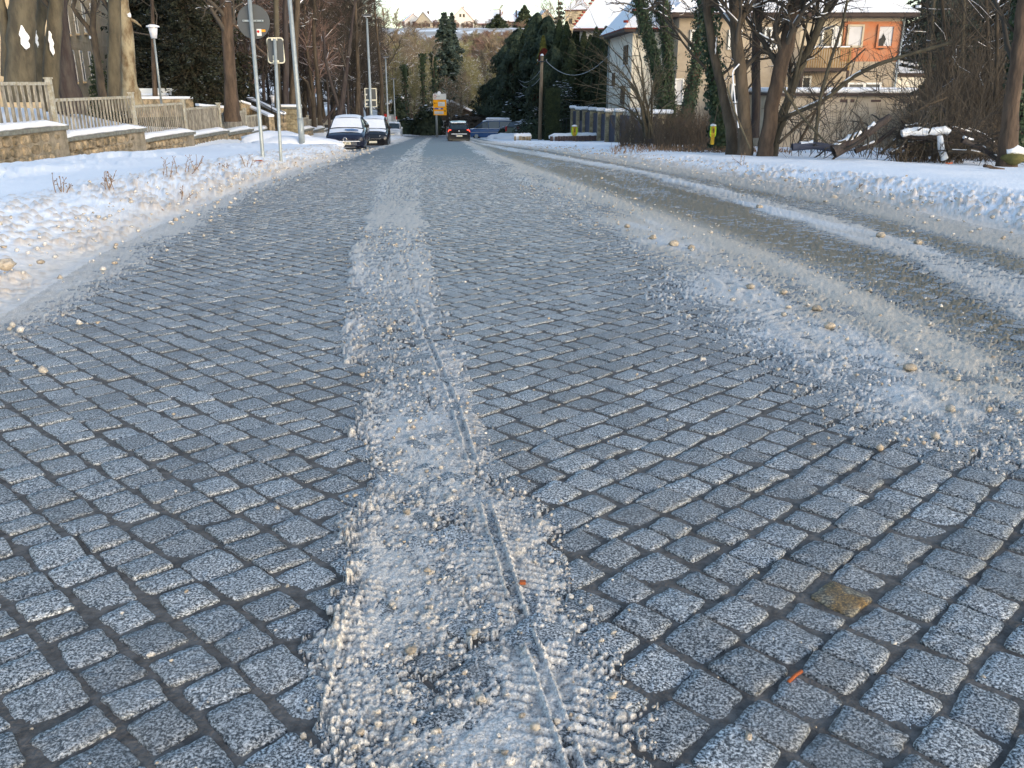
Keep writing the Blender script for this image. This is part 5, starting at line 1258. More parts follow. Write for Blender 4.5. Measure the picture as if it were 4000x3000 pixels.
# ---------------------------------------------------------------- houses
def house(lab, c, rz, w_, d_, h_, roof, rh, wallm, roofm, wins, chim=(), ov=.5, snowt=.14, snowamt=1.0, cat='house', name='house', sub=None):
    o = empty(name, c, rz, lab, cat)
    if roof == 'gable' or roof == 'halfhip':
        MB().prism([(-w_ / 2, -1.5), (w_ / 2, -1.5), (w_ / 2, h_), (0, h_ + rh), (-w_ / 2, h_)], -d_ / 2, d_ / 2, 'y').build('wall', wallm, o)
        def slab(t0, t1, off, m, nm, shrink=0):
            for s_ in (-1, 1):
                e = w_ / 2 + ov; ze = h_ - ov * rh / (w_ / 2); L2_ = d_ / 2 + ov * .6 - shrink
                ex = s_ * (e - shrink); zx = ze + shrink * rh / (w_ / 2)
                MB().add([(0, -L2_, h_ + rh + t0), (ex, -L2_, zx + t0), (ex, L2_, zx + t0), (0, L2_, h_ + rh + t0), (0, -L2_, h_ + rh + t1), (ex, -L2_, zx + t1), (ex, L2_, zx + t1), (0, L2_, h_ + rh + t1)],
                         [(0, 1, 2, 3), (4, 7, 6, 5), (0, 4, 5, 1), (1, 5, 6, 2), (2, 6, 7, 3), (3, 7, 4, 0)]).build(nm, m, o)
        slab(.02, .2, 0, roofm, 'roof'); slab(.205, .205 + snowt, 0, M['snowp'], 'roof_snow', .12)
    else:
        MB().box((0, 0, h_ / 2 - .75), (w_, d_, h_ + 1.5)).build('wall', wallm, o)
        rl = max(0, (w_ - d_) / 2) if w_ > d_ else 0; rd = max(0, (d_ - w_) / 2) if d_ > w_ else 0
        def hip(t0, e, m, nm, top=0):
            a, b = w_ / 2 + e, d_ / 2 + e
            vs = [(-a, -b, h_ + t0), (a, -b, h_ + t0), (a, b, h_ + t0), (-a, b, h_ + t0), (-rl, -rd, h_ + rh + t0 + top), (rl, rd, h_ + rh + t0 + top)]
            if rl: fs = [(0, 1, 5, 4), (1, 2, 5), (2, 3, 4, 5), (3, 0, 4), (0, 3, 2, 1)]
            else: fs = [(0, 1, 4), (1, 2, 5, 4), (2, 3, 5), (3, 0, 4, 5), (0, 3, 2, 1)]
            MB().add(vs, fs).build(nm, m, o)
        MB().box((0, 0, h_ + .09), (w_ + 2 * ov, d_ + 2 * ov, .18)).build('eave', M['eave'], o)
        hip(.19, ov, roofm, 'roof'); hip(.19 + snowt * .45, ov + .03, M['snowp'], 'roof_snow')
        for (sx, sy) in ((-1, -1), (1, -1)):
            A_ = Vector((sx * (w_ / 2 + ov), sy * (d_ / 2 + ov), h_ + .3)); B_ = Vector((-rl if sx < 0 else rl, -rd, h_ + rh + .35)); n = int((B_ - A_).length / .38)
            for k in range(n):
                if rs.random() < .72: q = A_.lerp(B_, (k + .5) / n); MB().box(q + Vector((0, 0, .06 + snowt)), (.24, .24, .14), .78).build('ridge_tile', M['tile'] if roofm == M['tile'] else M['snowp'], o)
    for (x_, y_, cw, chh) in chim:
        MB().box((x_, y_, h_ + rh * .6 + chh / 2), (cw, cw, chh + rh * .8)).build('chimney', M['tile_d'], o); MB().box((x_, y_, h_ + rh + chh + .12), (cw + .1, cw + .1, .14)).build('chimney_snow', M['snowp'], o)
    for W_ in wins:
        f, u, z, ww, wh = W_[:5]; pm = W_[5] if len(W_) > 5 else 'glass'; fm = W_[6] if len(W_) > 6 else 'win_w'
        if f == 'f': pos = Vector((u, -d_ / 2, z)); rot = 0
        elif f == 'r': pos = Vector((w_ / 2, u, z)); rot = math.pi / 2
        elif f == 'l': pos = Vector((-w_ / 2, u, z)); rot = -math.pi / 2
        wo_ = empty('window', pos, rot); wo_.parent = o
        MB().box((0, -.01, 0), (ww, .05, wh)).build('pane', M[pm], wo_)
        fr = MB()
        for s_ in (-1, 1): fr.box((s_ * ww / 2, -.04, 0), (.09, .1, wh + .1)); fr.box((0, -.04, s_ * wh / 2), (ww - .09, .096, .09))
        if len(W_) < 8: fr.box((0, -.04, 0), (.06, .08, wh - .09))
        fr.build('frame', M[fm], wo_)
        MB().box((0, -.1, -wh / 2 - .1), (ww + .2, .22, .08)).build('sill', M['snowp'] if rs.random() < .4 else M['coping'], wo_)
    return o
# cream house, road side
hx0, hy0 = 8.0, 62.0; z0 = -2.9; cw, cdp = 11.0, 9.6
ch = at(2460, 126, hy0).z - z0
crz = math.radians(3)
cc = Vector((hx0, hy0, z0)) + Matrix.Rotation(crz, 3, 'Z') @ Vector((cw / 2, cdp / 2, 0))
def lwin(px, pt, pb, Y, wd): return ('l', Y - hy0 - cdp / 2, (at(px, pt, Y).z + at(px, pb, Y).z) / 2 - z0, wd, at(px, pt, Y).z - at(px, pb, Y).z, 'glass_l', 'win_b')
hc = house('cream rendered house with snowy hipped roof and red ridge tiles', cc, crz, cw, cdp, ch, 'hip', 6.4, M['plaster_c'], M['tile'],
      [lwin(2440, 180, 250, 64.2, 1.3), lwin(2394, 287, 333, 69, .9), lwin(2434, 338, 402, 64.8, 1.2), ('f', 3.6, ch - 2.6, .9, 1.6), ('f', 3.4, 1.8, .9, 1.9), ('f', -1.2, ch - 2.6, .9, 1.6)], chim=(), ov=.7)
MB().prism([(-cdp / 2 - 1.0, 3.1), (-cdp / 2, 4.3), (-cdp / 2, 3.2)], -3.9, -.6, 'x').build('porch_roof', M['tile_d'], hc)
MB().tube([(-cw / 2 - .08, cdp / 2 - .1, ch), (-cw / 2 - .08, cdp / 2 - .1, 0)], .06, 8).build('downpipe', M['steel'], hc, True)
# second house behind with red hipped roof
house('white house behind the cream one with a tall red and white roof', (xa(2395, 92, 3), 92, -2.8), math.radians(-8), 6.2, 8, at(2300, 122, 88).z + 2.8, 'hip', 5.0, M['plaster_w'], M['tile'], [('f', -1.6, 5, .9, 1.4), ('l', 0, 5, .9, 1.4)], chim=((0, 0, .7, .9),), ov=.6)
# orange and yellow house
hy = 60; gz = -2.8; eaz = at(3400, 68, hy).z; x1 = xa(3492, hy, 1.2) ; x0 = xa(2640, hy, 1.2)
ow = x1 - x0; oh = eaz - gz
ho = house('grey house with orange upper corner, wooden balcony and snowy roof', ((x0 + x1) / 2, hy + 5, gz), 0, ow, 10, oh, 'hip', 4.4, M['plaster_g'], M['tile_d'], [], chim=((-2, 1, .7, .9),), ov=.75)
OH = Vector(((x0 + x1) / 2, hy + 5, gz))
def onf(px, py, Y=hy): return at(px, py, Y) - OH
def fpanel_(x0_, y0_, x1_, y1_, m, name, dy=.02, th=.04):
    a = onf(x0_, y0_); b = onf(x1_, y1_); c = (a + b) / 2; c.y = -5 - dy; MB().box(c, (abs(b.x - a.x), th, abs(a.z - b.z))).build(name, m, ho)
fpanel_(3296, 84, 3506, 240, M['plaster_o'], 'orange_render', .012, .03)
fpanel_(3130, 84, 3288, 190, M['plaster_y'], 'yellow_render', .012, .03)
def fwin(x0_, y0_, x1_, y1_, pm, fm, mull=1):
    a = onf(x0_, y0_); b = onf(x1_, y1_); c = (a + b) / 2; ww, wh = abs(b.x - a.x), abs(a.z - b.z)
    wo_ = empty('window', (c.x, -5.05, c.z)); wo_.parent = ho
    MB().box((0, 0, 0), (ww, .06, wh)).build('pane', M[pm], wo_); fr = MB()
    for s_ in (-1, 1): fr.box((s_ * ww / 2, -.05, 0), (.12, .1, wh + .12)); fr.box((0, -.05, s_ * wh / 2), (ww - .12, .096, .12))
    for k in range(mull): fr.box((-ww / 2 + ww * (k + 1) / (mull + 1), -.05, 0), (.16, .09, wh - .12))
    fr.build('frame', M[fm], wo_)
fwin(3314, 100, 3362, 182, 'board', 'plaster_y', 0); fwin(3432, 100, 3482, 184, 'board', 'plaster_o', 0)
bh = MB().prism([(-.1, -.5), (.22, -.5), (.2, -.2), (.32, .1), (.1, .45), (.02, .2), (-.12, .1)], -.1, -.09); c = onf(3438, 160)
bh.build('broken_hole', M['black'], ho, loc=(c.x, -5.02, c.z + .0))
fwin(3312, 326, 3432, 372, 'glass_l', 'win_w', 1)
fwin(3215, 110, 3248, 184, 'glass', 'win_w', 0); fwin(3262, 105, 3275, 184, 'board', 'win_w', 0)
fwin(2990, 110, 3030, 190, 'glass_l', 'win_w'); fwin(3100, 300, 3160, 350, 'glass', 'win_w'); fwin(2860, 330, 2880, 400, 'glass', 'win_w', 0); fwin(2640, 310, 2664, 405, 'board', 'win_w', 0); fwin(2700, 120, 2730, 190, 'glass', 'win_w'); fwin(2850, 120, 2890, 190, 'glass', 'win_w')
# balcony
by0, by1 = 188, 265; bx0, bx1 = 3130, 3328; bd_ = 1.6
a = onf(bx0, by1, hy - bd_); b = onf(bx1, by0, hy - bd_); a.y = b.y = -5 - bd_
MB().box(((a.x + b.x) / 2, -5 - bd_ / 2, a.z - .1), (b.x - a.x, bd_, .22)).build('balcony_floor', M['eave'], ho)
MB().box(((a.x + b.x) / 2, a.y, b.z), (b.x - a.x, .1, .1)).build('balcony_rail', M['wood_o'], ho); MB().box(((a.x + b.x) / 2, a.y, b.z + .08), (b.x - a.x, .12, .06)).build('rail_snow', M['snowp'], ho)
n = 20; bl = None
for k in range(n):
    if bl is None: q = MB().box((0, 0, 0), ((b.x - a.x) / n * .5, .035, b.z - a.z - .05)).build('baluster', M['wood_o'], ho); bl = q
    else: q = link('baluster', bl.data, ho)
    q.location = (a.x + (k + .5) * (b.x - a.x) / n, a.y, (a.z + b.z) / 2 - .02)
for s_ in (a.x + .08, b.x - .08): MB().box((s_, a.y, (a.z - .2) / 2 - .2), (.14, .14, a.z + .2)).build('balcony_post', M['eave'], ho); MB().box((s_, a.y, (a.z + b.z) / 2), (.12, .12, b.z - a.z + .3)).build('rail_post', M['wood_o'], ho)
MB().tube([(ow / 2 + .1, -5.1, oh), (ow / 2 + .02, -5.1, 1.2), (ow / 2 + .02, -5.1, -.5)], .07, 8).build('downpipe', M['steel'], ho, True)
hs = house('small cream outbuilding with a snowy mono roof right of the orange corner', (at(3560, 330, 63).x, 66, gz), 0, 3.4, 4, at(3520, 300, 63).z - gz, 'hip', .5, M['plaster_c'], M['tile_d'], [], ov=.15, cat='outbuilding', name='outbuilding')
# garage with flat snowy roof
gy = 52; ga = at(3020, 362, gy); gb = at(3580, 385, gy); g0 = -3.0
gr = empty('garage', ((ga.x + gb.x) / 2, gy + 3, g0), 0, 'long low garage wall with flaking beige plaster and snowy flat roof', 'garage'); gw = gb.x - ga.x; gh = (ga.z + gb.z) / 2 - g0
MB().box((0, 0, gh / 2 - .4), (gw, 6, gh + .8)).build('wall', M['garage'], gr)
MB().box((0, -.05, gh + .06), (gw + .3, 6.4, .14)).build('roof_edge', M['eave'], gr); sn = MB().box((0, 0, gh + .27), (gw + .2, 6.2, .3)).build('roof_snow', M['snowp'], gr, True); b_ = sn.modifiers.new('b', 'BEVEL'); b_.width = .12; b_.segments = 3
for k in range(5): MB().box((-gw / 2 + gw * (k + .6) / 5, -3.02, gh - .28), (rs.uniform(.4, .9), .03, rs.uniform(.1, .22))).build('bare_brick', M['tile_d'], gr)
MB().box((gw * .03, -3.03, gh * .45), (.16, .06, gh)).build('pilaster', M['garage'], gr); MB().box((-gw * .16, -3.04, gh * .5), (.06, .08, .5)).build('white_latch', M['white'], gr)
sh = house('dark shed with snow lying on its lean-to roof at the right edge of the thicket', (at(3850, 480, 50).x, 52, -3.0), .1, 6.5, 4, at(3850, 425, 50).z + 2.9, 'hip', .5, M['eave'], M['tile_d'], [('f', -1, 1.0, .8, .9, 'glass', 'win_b')], ov=.2, snowt=.16, cat='shed', name='shed')
# hillside houses on the skyline
def hill_house(lab, px, pyb, Y, rz, w_, d_, h_, roof, rh, wm, rm, wins, chim=((1, 0, .9, 1.3),)):
    p = at(px, pyb, Y); chim = tuple((a, b, .7, d * .6) for a, b, c_, d in chim); return house(lab, p, rz, w_, d_, h_, roof, rh, wm, rm, wins, chim, ov=.5, snowt=.35)
hw_ = [('f', -2.2, 2.2, 1.2, 1.5, 'glass', 'win_b'), ('f', .2, 2.2, 1.2, 1.5, 'glass', 'win_b'), ('f', 3.0, 2.2, 1.2, 1.5, 'glass', 'win_b'), ('f', -.8, 6.6, 1.0, 1.4, 'glass', 'win_b'), ('f', .9, 6.6, 1.0, 1.4, 'glass', 'win_b')]
HY = 480
hill_house('pinkish gabled house alone on the skyline with a brown chimney', 1803, 118, HY, .12, 12, 10, 4.2, 'gable', 6.2, M['plaster_w'], M['tile'], hw_)
hill_house('brown and ochre gabled house left of the tall spruce on the skyline', 1668, 118, HY, -.35, 9, 8, 3.6, 'gable', 4.6, M['plaster_y'], M['tile_d'], hw_[:3])
hill_house('low roofed house at the left end of the skyline behind red twigs', 1610, 110, HY + 10, .3, 9, 7, 3, 'gable', 3.6, M['plaster_w'], M['tile'], hw_[:2])
hill_house('long snow-roofed house right of centre on the skyline, left half', 1915, 118, HY, 1.2, 9, 13, 3.2, 'gable', 5.6, M['plaster_c'], M['tile'], [('f', 0, 2.6, 1.2, 1.5), ('l', -3, 2, 1.2, 1.4), ('l', 2, 2, 1.2, 1.4)])
hill_house('ochre house with snowy dormer roof and red chimney on the skyline', 1985, 112, HY - 6, -.1, 12, 10, 2.6, 'hip', 5.0, M['plaster_y'], M['tile'], [('f', -3, 1.6, 1.2, 1.4), ('f', 0, 1.6, 1.2, 1.4), ('f', 3, 1.6, 1.2, 1.4)], ((-4, 0, .9, 2.2), (4, 1, .9, 1.8)))
hill_house('yellow gabled end house with dark roof lights on the skyline', 2030, 108, HY + 4, .5, 8, 9, 3, 'gable', 4.6, M['plaster_y'], M['tile_d'], hw_[:3])
hill_house('small yellow house peeking over the thujas on the skyline', 2125, 92, HY, .3, 8, 8, 2, 'gable', 4.0, M['plaster_y'], M['tile'], hw_[:2])
hill_house('square sandstone house with red and snowy tent roof behind the thujas', 2262, 125, 330, -.35, 8, 8, 6.6, 'hip', 4.4, M['sand'], M['tile'], [('f', -2, 3.4, 1, 1.5, 'glass', 'win_b'), ('f', 1.6, 3.4, 1, 1.5, 'glass', 'win_b')], ((0, 0, .8, .8),))
hill_house('dull red long roofed house beyond the sandstone tent roof', 2340, 92, 470, .1, 16, 9, 3, 'gable', 5, M['plaster_w'], M['tile_d'], hw_[:2])
for px, py, Y, w_, lab in ((1600, 470, 150, 10, 'snow-roofed shed glimpsed low between the trunks left of the yellow sign'), (1880, 500, 150, 14, 'long low snow-roofed building behind the blue van'), (1755, 505, 135, 8, 'dark gabled hut with snow stripes beneath the yellow sign')):
    p = at(px, py, Y); house(lab, p, .2, w_, 6, 1.9, 'gable', 1.8, M['bark'] if px != 1880 else M['plaster_c'], M['tile_d'], [('f', -1.2, .9, .8, .8)], (), .4, .3, cat='hut', name='hut')
# ---------------------------------------------------------------- trees behind the left wall
def px_trunk(pts_, Y, wid, z_extra=6, lean=None):
    """trunk polyline through photo positions at distance Y, carried on above the frame"""
    P = [at(px, py, Y) for px, py in pts_]; rr = [w_ * .5 * Y * CP / FPX for w_ in wid]
    d = (P[-1] - P[-2]).normalized(); P.append(P[-1] + d * z_extra * .5); rr.append(rr[-1] * .8); P.append(P[-1] + (d + Vector((0, 0, .6))).normalized() * z_extra * .5); rr.append(rr[-1] * .6)
    P.insert(0, P[0] + Vector((0, 0, -.6))); rr.insert(0, rr[0] * 1.15)
    # resample smoothly
    A_ = np.array([tuple(p) for p in P]); t = np.arange(len(A_)); tt = np.linspace(0, len(A_) - 1, (len(A_) - 1) * 3 + 1)
    Q = np.stack([np.interp(tt, t, A_[:, i]) for i in range(3)], 1); Q[1:-1] = (Q[:-2] + 2 * Q[1:-1] + Q[2:]) / 4; r_ = np.interp(tt, t, rr)
    g = np.random.default_rng(int(pts_[0][0])); Q[2:, :2] += g.normal(0, r_[2:, None] * .06, (len(Q) - 2, 2)); return Q, r_
def px_tree(pts_, Y, wid, mt, lab, seed, n=(7, 5, 4, 3), start=.45, group=None, mc='twig', ivy=0, patch=None, name='bare_tree', leg=.42, H=8, cat='tree', extra=None, snow=True, thin=1.0, z_extra=6):
    Q, rr = px_trunk(pts_, Y, wid, z_extra); o0 = Q[1].copy(); P = Q - o0
    tb = grow(seed, H, rr[0], n[0], n[1], n[2], n[3], start, trunk=(P, rr), leg=leg, thin=thin)
    if extra:
        for ex, ew in extra:
            E_ = [at(px, py, Y) - Vector(o0) for px, py in ex]; tb[0].append((np.array([tuple(v) for v in E_]), np.linspace(ew[0], ew[1], len(E_)) * .5 * Y * CP / FPX, 8))
    o = tree_obj(name, tb, M[mt], M[mc], tuple(o0), 0, lab, cat, group, snow)
    if ivy: ivy_on(o, P, rr, ivy, seed,   .11 if Y < 90 else .24, .02, .34 if Y < 90 else .38)
    if patch:
        for px, py, w_, h_ in patch:
            c = at(px, py, Y) - Vector(o0); k = Y * CP / FPX
            i = int(np.argmin(abs(P[:, 2] - c.z))); rad = rr[i]
            V = []; F = []; g = random.Random(int(px))
            for a in range(9):
                for b in range(6):
                    u = b / 5 - .5; v = a / 8 - .5; wv = (1 - abs(2 * v) ** 2) ** .5 * w_ * k * .36
                    x_ = c.x + 2 * u * wv + .02 * math.sin(a * 2.1 + b); dx = max(-1, min(1, (x_ - P[i, 0]) / rad)); V.append((x_, P[i, 1] - rad * math.sqrt(max(.02, 1 - dx * dx)) - .12, c.z + v * h_ * k))
            for a in range(8):
                for b in range(5): q = a * 6 + b; F.append((q, q + 1, q + 7, q + 6))
            MB().add(V, F).build('snow_patch', M['snowp'], o, True)
    return o
px_tree([(75, 330), (80, 200), (85, 80), (92, 0)], 33, (112, 100, 96, 92), 'bark_g', 'broadest olive grey trunk at the left with a white snow patch', 101, patch=((118, 150, 26, 88),), extra=[([(30, 300), (28, 150), (10, 60), (-10, -40)], (50, 34))])
px_tree([(150, 330), (152, 150), (168, 0)], 36, (42, 36, 42), 'bark_g', 'narrow trunk squeezed between two broader trunks, snow patch on its side', 102, patch=((157, 150, 14, 66),))
px_tree([(195, 370), (203, 200), (215, 60), (222, 0)], 34.5, (62, 58, 52, 50), 'bark_g', 'middle-width olive trunk left of the dark flared trunk with snow patch', 103, patch=((219, 172, 20, 90),))
px_tree([(272, 385), (262, 300), (252, 150), (246, 0)], 38, (98, 70, 38, 26), 'bark_d', 'dark purplish trunk flaring widely at its foot beside the villa', 104, n=(6, 5, 4, 3))
px_tree([(400, 375), (388, 270), (366, 150), (362, 90), (368, 0)], 42, (34, 28, 26, 22, 20), 'bark', 'thin forked trunk crossing in front of the villa windows', 105, extra=[([(366, 165), (345, 110), (300, 55), (285, 30), (297, -20)], (20, 15))], patch=((360, 147, 16, 12),))
px_tree([(448, 375), (446, 200), (448, 0)], 40, (52, 48, 46), 'bark_g', 'straight smooth trunk just left of the mottled plane trunk', 106)
px_tree([(515, 380), (505, 320), (497, 200), (490, 90), (478, 0)], 43, (78, 56, 52, 50, 46), 'bark_pl', 'mottled plane trunk with flaking cream and brown bark', 107, extra=[([(505, 75), (530, 85), (552, 103)], (16, 5))], patch=((513, 60, 14, 18),))
px_tree([(905, 430), (900, 300), (890, 150), (880, 0)], 50, (60, 46, 44, 44), 'bark_r', 'reddish brown peeling trunk left of the round sign', 108, n=(8, 5, 4, 3), extra=[([(893, 78), (905, 65)], (18, 14)), ([(897, 90), (925, 105), (960, 130), (1010, 190), (1045, 220)], (12, 9))])
px_tree([(1085, 420), (1082, 200), (1078, 0)], 62, (24, 22, 20), 'bark_g', 'green tinged trunk standing behind the framed sign', 109, thin=2)
px_tree([(1115, 430), (1118, 200), (1112, 0)], 66, (26, 22, 20), 'bark_d', 'dark trunk directly right of the framed sign post', 110, thin=2)
px_tree([(1140, 440), (1150, 240), (1162, 0)], 70, (30, 26, 22), 'bark', 'brown trunk hidden partly by the thick lamp column', 111, thin=2)
px_tree([(1250, 460), (1240, 300), (1225, 150), (1230, 0)], 74, (20, 16, 14, 12), 'bark', 'slim brown trunk above the gate pillar', 112, thin=2, extra=[([(1225, 420), (1200, 320), (1170, 295)], (14, 6))])
px_tree([(1310, 485), (1335, 420), (1345, 330), (1362, 200), (1380, 60)], 72, (30, 24, 20, 14, 10), 'bark_d', 'leaning dark trunk with snow on its foot behind the navy saloon', 113, thin=2, extra=[([(1262, 478), (1300, 430), (1335, 380)], (12, 9)), ([(1330, 440), (1295, 330), (1270, 230), (1262, 120)], (16, 7))])
px_tree([(1395, 480), (1400, 300), (1392, 100)], 84, (22, 18, 12), 'bark', 'slender trunk between the saloon roof and the lamp column', 114, thin=2.4)
px_tree([(1490, 500), (1492, 330), (1475, 150)], 92, (20, 15, 9), 'bark', 'upright brown trunk right of the lamp column with double sign', 115, thin=2.6)
# dark evergreens behind the left wall
sp = []
def spruce_proto(seed, m_):
    return conifer('spruce', seed, 18, 4.6, M[m_], (0, 0, -60), 'x', 'conifer', 'g', whorls=40, per=13, size=.17, dens=34, base=.03, droop=.45)
SPP = [spruce_proto(200, 'needle_bk'), spruce_proto(201, 'needle_bk'), spruce_proto(202, 'needle_b')]; SCM = child_map(); SPU = set()
def put_spruce(k, px, Y, H, lab, grp):
    z = Tz(xa(px, Y, 0), Y); o = copy_tree(SPP[k], SCM) if k in SPU else SPP[k]; SPU.add(k)
    o.location = (xa(px, Y, z), Y, z); o.rotation_euler = (0, 0, rs.uniform(0, 6)); o.scale = (H / 18,) * 3; o['label'] = lab
    if grp: o['group'] = grp
    elif 'group' in o: del o['group']
    return o
for k, (px, Y, H, Rb) in enumerate(((690, 63, 14, 4.2), (650, 66, 19, 4.8), (745, 62, 17, 4.2), (820, 70, 20, 5), (660, 84, 21, 5.5), (710, 84, 22, 5.5), (180, 110, 20, 6), (-230, 52, 13, 3.5), (610, 104, 20, 5), (-330, 60, 16, 4), (850, 92, 17, 4.6), (780, 58, 12, 3.4))):
    put_spruce(k % 2, px, Y, H, 'tall black green spruce in the shadowy stand behind the park lamp', 'dark spruces behind the left wall')
for k, (px, py) in enumerate(((14, 0), (594, 0))):
    pass
for k, (px, Y) in enumerate(((594, 56), (713, 58), (640, 64))):
    px_tree([(px + 12, 384), (px + 4, 200), (px, 0)], Y, (20, 15, 12), 'bark_r' if k == 0 else 'bark', ['thin reddish trunk directly behind the park lamp', 'thin brown trunk low among the dark spruces', 'slender brown trunk between the spruces right of the park lamp'][k], 230 + k, n=(3, 3, 2, 0))
conifer('small_fir', 240, 4.5, 1.1, M['needle'], (xa(408, 60, -1), 60, Tz(xa(408, 60, -1), 60)), 'small dark fir in front of the sandstone villa', whorls=14, per=8, size=.2, dens=14)
# shared bare tree shapes for the woods
protos = []
for k in range(5):
    tb = grow(300 + k, 14 + k, .2 + .03 * k, 13, 9, 6, 4, .12 + .04 * k, spread=1.0, thin=3.2, leg=.34)
    protos.append(tb)
def proto_tree(k, mt, mc): return tree_obj('bare_tree', protos[k], M[mt], M[mc], (0, 0, -50), 0, 'x', 'tree', 'g', True)
PT = [proto_tree(0, 'bark_d', 'twig'), proto_tree(1, 'bark', 'twig'), proto_tree(2, 'bark', 'twig_pink'), proto_tree(3, 'bark_g', 'twig_olive'), proto_tree(4, 'bark_g', 'twig_far'), proto_tree(0, 'bark', 'twig_far'), proto_tree(2, 'bark_g', 'twig_olive'), proto_tree(1, 'bark', 'twig_pink')]
for k in (0, 1, 2):
    HP = grow(330 + k, 11, .22, 14, 8, 6, 0, .08, spread=1.0, thin=17, leg=.36); PT.append(tree_obj('bare_tree', HP, M['bark'], M[('twig_pink', 'twig_far', 'twig_olive')[k]], (0, 0, -50), 0, 'x', 'tree', 'g', False))
for k in (0, 1, 2):
    HP = grow(340 + k, 14, .25, 15, 9, 7, 0, .08, up=.5, spread=.8, thin=9, leg=.36); PT.append(tree_obj('bare_tree', HP, M['bark_g'], M[('twig_olive', 'twig_far', 'twig_olive')[k]], (0, 0, -50), 0, 'x', 'tree', 'g', True))
for k in (0, 1):
    HP = grow(350 + k, 15, .22, 16, 10, 6, 0, .06, up=.3, spread=1.0, thin=6, leg=.36); PT.append(tree_obj('bare_tree', HP, M['bark_d'], M['twig'], (0, 0, -50), 0, 'x', 'tree', 'g', False))
PH = [14, 15, 16, 17, 18, 14, 16, 15, 11, 11, 11, 14, 14, 14, 15, 15]
CM = child_map(); usedp = set()
def put(k, px, Y, sc, lab, grp, rz=None, szx=1.0, dz=0):
    z = Tz(xa(px, Y, 0), Y); x_ = xa(px, Y, z); z = Tz(x_, Y) + dz
    if k in usedp: o = copy_tree(PT[k], CM)
    else: o = PT[k]; usedp.add(k)
    o.location = (x_, Y, z); o.rotation_euler = (0, 0, rs.uniform(0, 6.28) if rz is None else rz); o.scale = (sc * szx, sc * szx, sc)
    tag(o, lab, 'tree', grp); return o
for px, Y, sc in ((1100, 92, 1.0), (1145, 84, .9), (1225, 76, .8), (1365, 84, .75), (1310, 108, 1.0), (1440, 96, .8), (1060, 120, 1.1), (1190, 124, 1.15), (1400, 124, 1.1), (950, 90, 1.0), (930, 78, .9), (990, 86, .95), (1040, 76, .8), (1170, 88, 1), (1200, 96, .95), (1270, 90, .85), (1330, 98, .9), (1420, 104, .9), (960, 100, 1.1), (1090, 104, 1.1), (1240, 112, 1.1), (1350, 116, 1.0), (1455, 112, .85), (1290, 80, .7), (1130, 118, 1.2), (1390, 90, .7), (1010, 112, 1.1)):
    put(rs.choice((0, 1, 0, 1, 2)), px, Y, sc, 'bare dark twigged tree in the dense wood behind the left wall', 'bare trees of the wood behind the left wall', szx=1.05)
def put_top(k, px, pyt, Y, lab, grp, szx=1.3, hmin=3):
    x_ = xa(px, Y, Tz(xa(px, Y, 0), Y)); H = at(px, pyt, Y).z - Tz(x_, Y)
    if H < hmin: return
    return put(k, px, Y, H / (PH[k] * 1.12), lab, grp, szx=szx)
for px, Y in ((950, 96), (1010, 100), (1070, 110), (1130, 98), (1190, 106), (1240, 96), (1300, 118), (1350, 104), (1400, 114), (1440, 124), (1480, 130), (980, 122), (1160, 122), (1270, 128), (1380, 132), (900, 110), (1220, 86), (1420, 88)):
    put(rs.choice((14, 15)), px, Y, rs.uniform(.75, 1.1), 'bare dark twigged tree in the dense wood behind the left wall', 'bare trees of the wood behind the left wall', szx=1.1)
# middle: trees around the street end and up the hill
for px, pyt, Y, k in ((1540, 250, 124, 3), (1600, 175, 135, 4), (1655, 140, 150, 3), (1570, 150, 160, 5), (1500, 130, 140, 5), (1760, 320, 128, 4), (1830, 250, 135, 6), (1900, 220, 150, 4), (1850, 200, 165, 3), (1700, 180, 170, 4), (1960, 210, 170, 5), (1790, 190, 185, 6), (1640, 130, 190, 4), (1890, 350, 128, 6), (1870, 280, 140, 3), (1800, 300, 130, 4), (1930, 280, 140, 6), (1560, 210, 130, 6), (1680, 260, 135, 6), (1620, 230, 128, 3), (1730, 230, 150, 6), (1990, 200, 150, 4)):
    k = {3: 11, 4: 12, 5: 12, 6: 13}[k]
    put_top(k, px, pyt, Y, 'bare olive brown tree in the valley behind the yellow sign', 'bare trees in the valley at the street end', szx=1.5)
for i in range(300):
    Y = rs.uniform(195, 440); px = rs.uniform(1370, 2170); lo_ = 122 if px < 1640 or px > 1830 else 138
    zb_ = Tz(xa(px, Y, 0), Y); base_py = pjy(Y, zb_)
    pyt = max(lo_ + rs.uniform(0, 14), base_py - rs.uniform(80, 150))
    put_top(rs.choice((8, 8, 9, 9, 10)), px, pyt, Y, 'bare reddish brown tree on the slope below the skyline houses', 'bare trees on the hillside', szx=1.5)
for i in range(46):
    Y = rs.uniform(425, 476); px = 1560 + i * 13 + rs.uniform(-8, 8); base_py = pjy(Y, Tz(xa(px, Y, 20), Y))
    put_top(rs.choice((8, 8, 9)), px, base_py - rs.uniform(14, 34), Y, 'low brown hedge bush along the top of the slope below the skyline houses', 'bushes along the hilltop', szx=3.0, hmin=1.2)
for px, pyt in ((1650, 62), (1690, 75), (1905, 62), (1950, 28), (1925, 45), (2190, 70), (1585, 70), (1550, 40), (1500, 20), (1440, 0), (2080, 80), (1850, 95), (2130, 70)):
    put_top(rs.choice((8, 9)), px, pyt, 500, 'bare round-crowned tree on the ridge beside the skyline houses', 'ridge trees between the skyline houses', szx=1.2)
for i in range(26):
    Y = 112 + rs.uniform(0, 70); px = rs.uniform(2130, 4100)
    if px > 3500 or Y > 100: put(rs.choice((0, 1, 4)), px, Y, rs.uniform(.8, 1.1), 'bare brown tree in the woods behind the right-hand houses', 'bare trees behind the right-hand houses', szx=1.1)
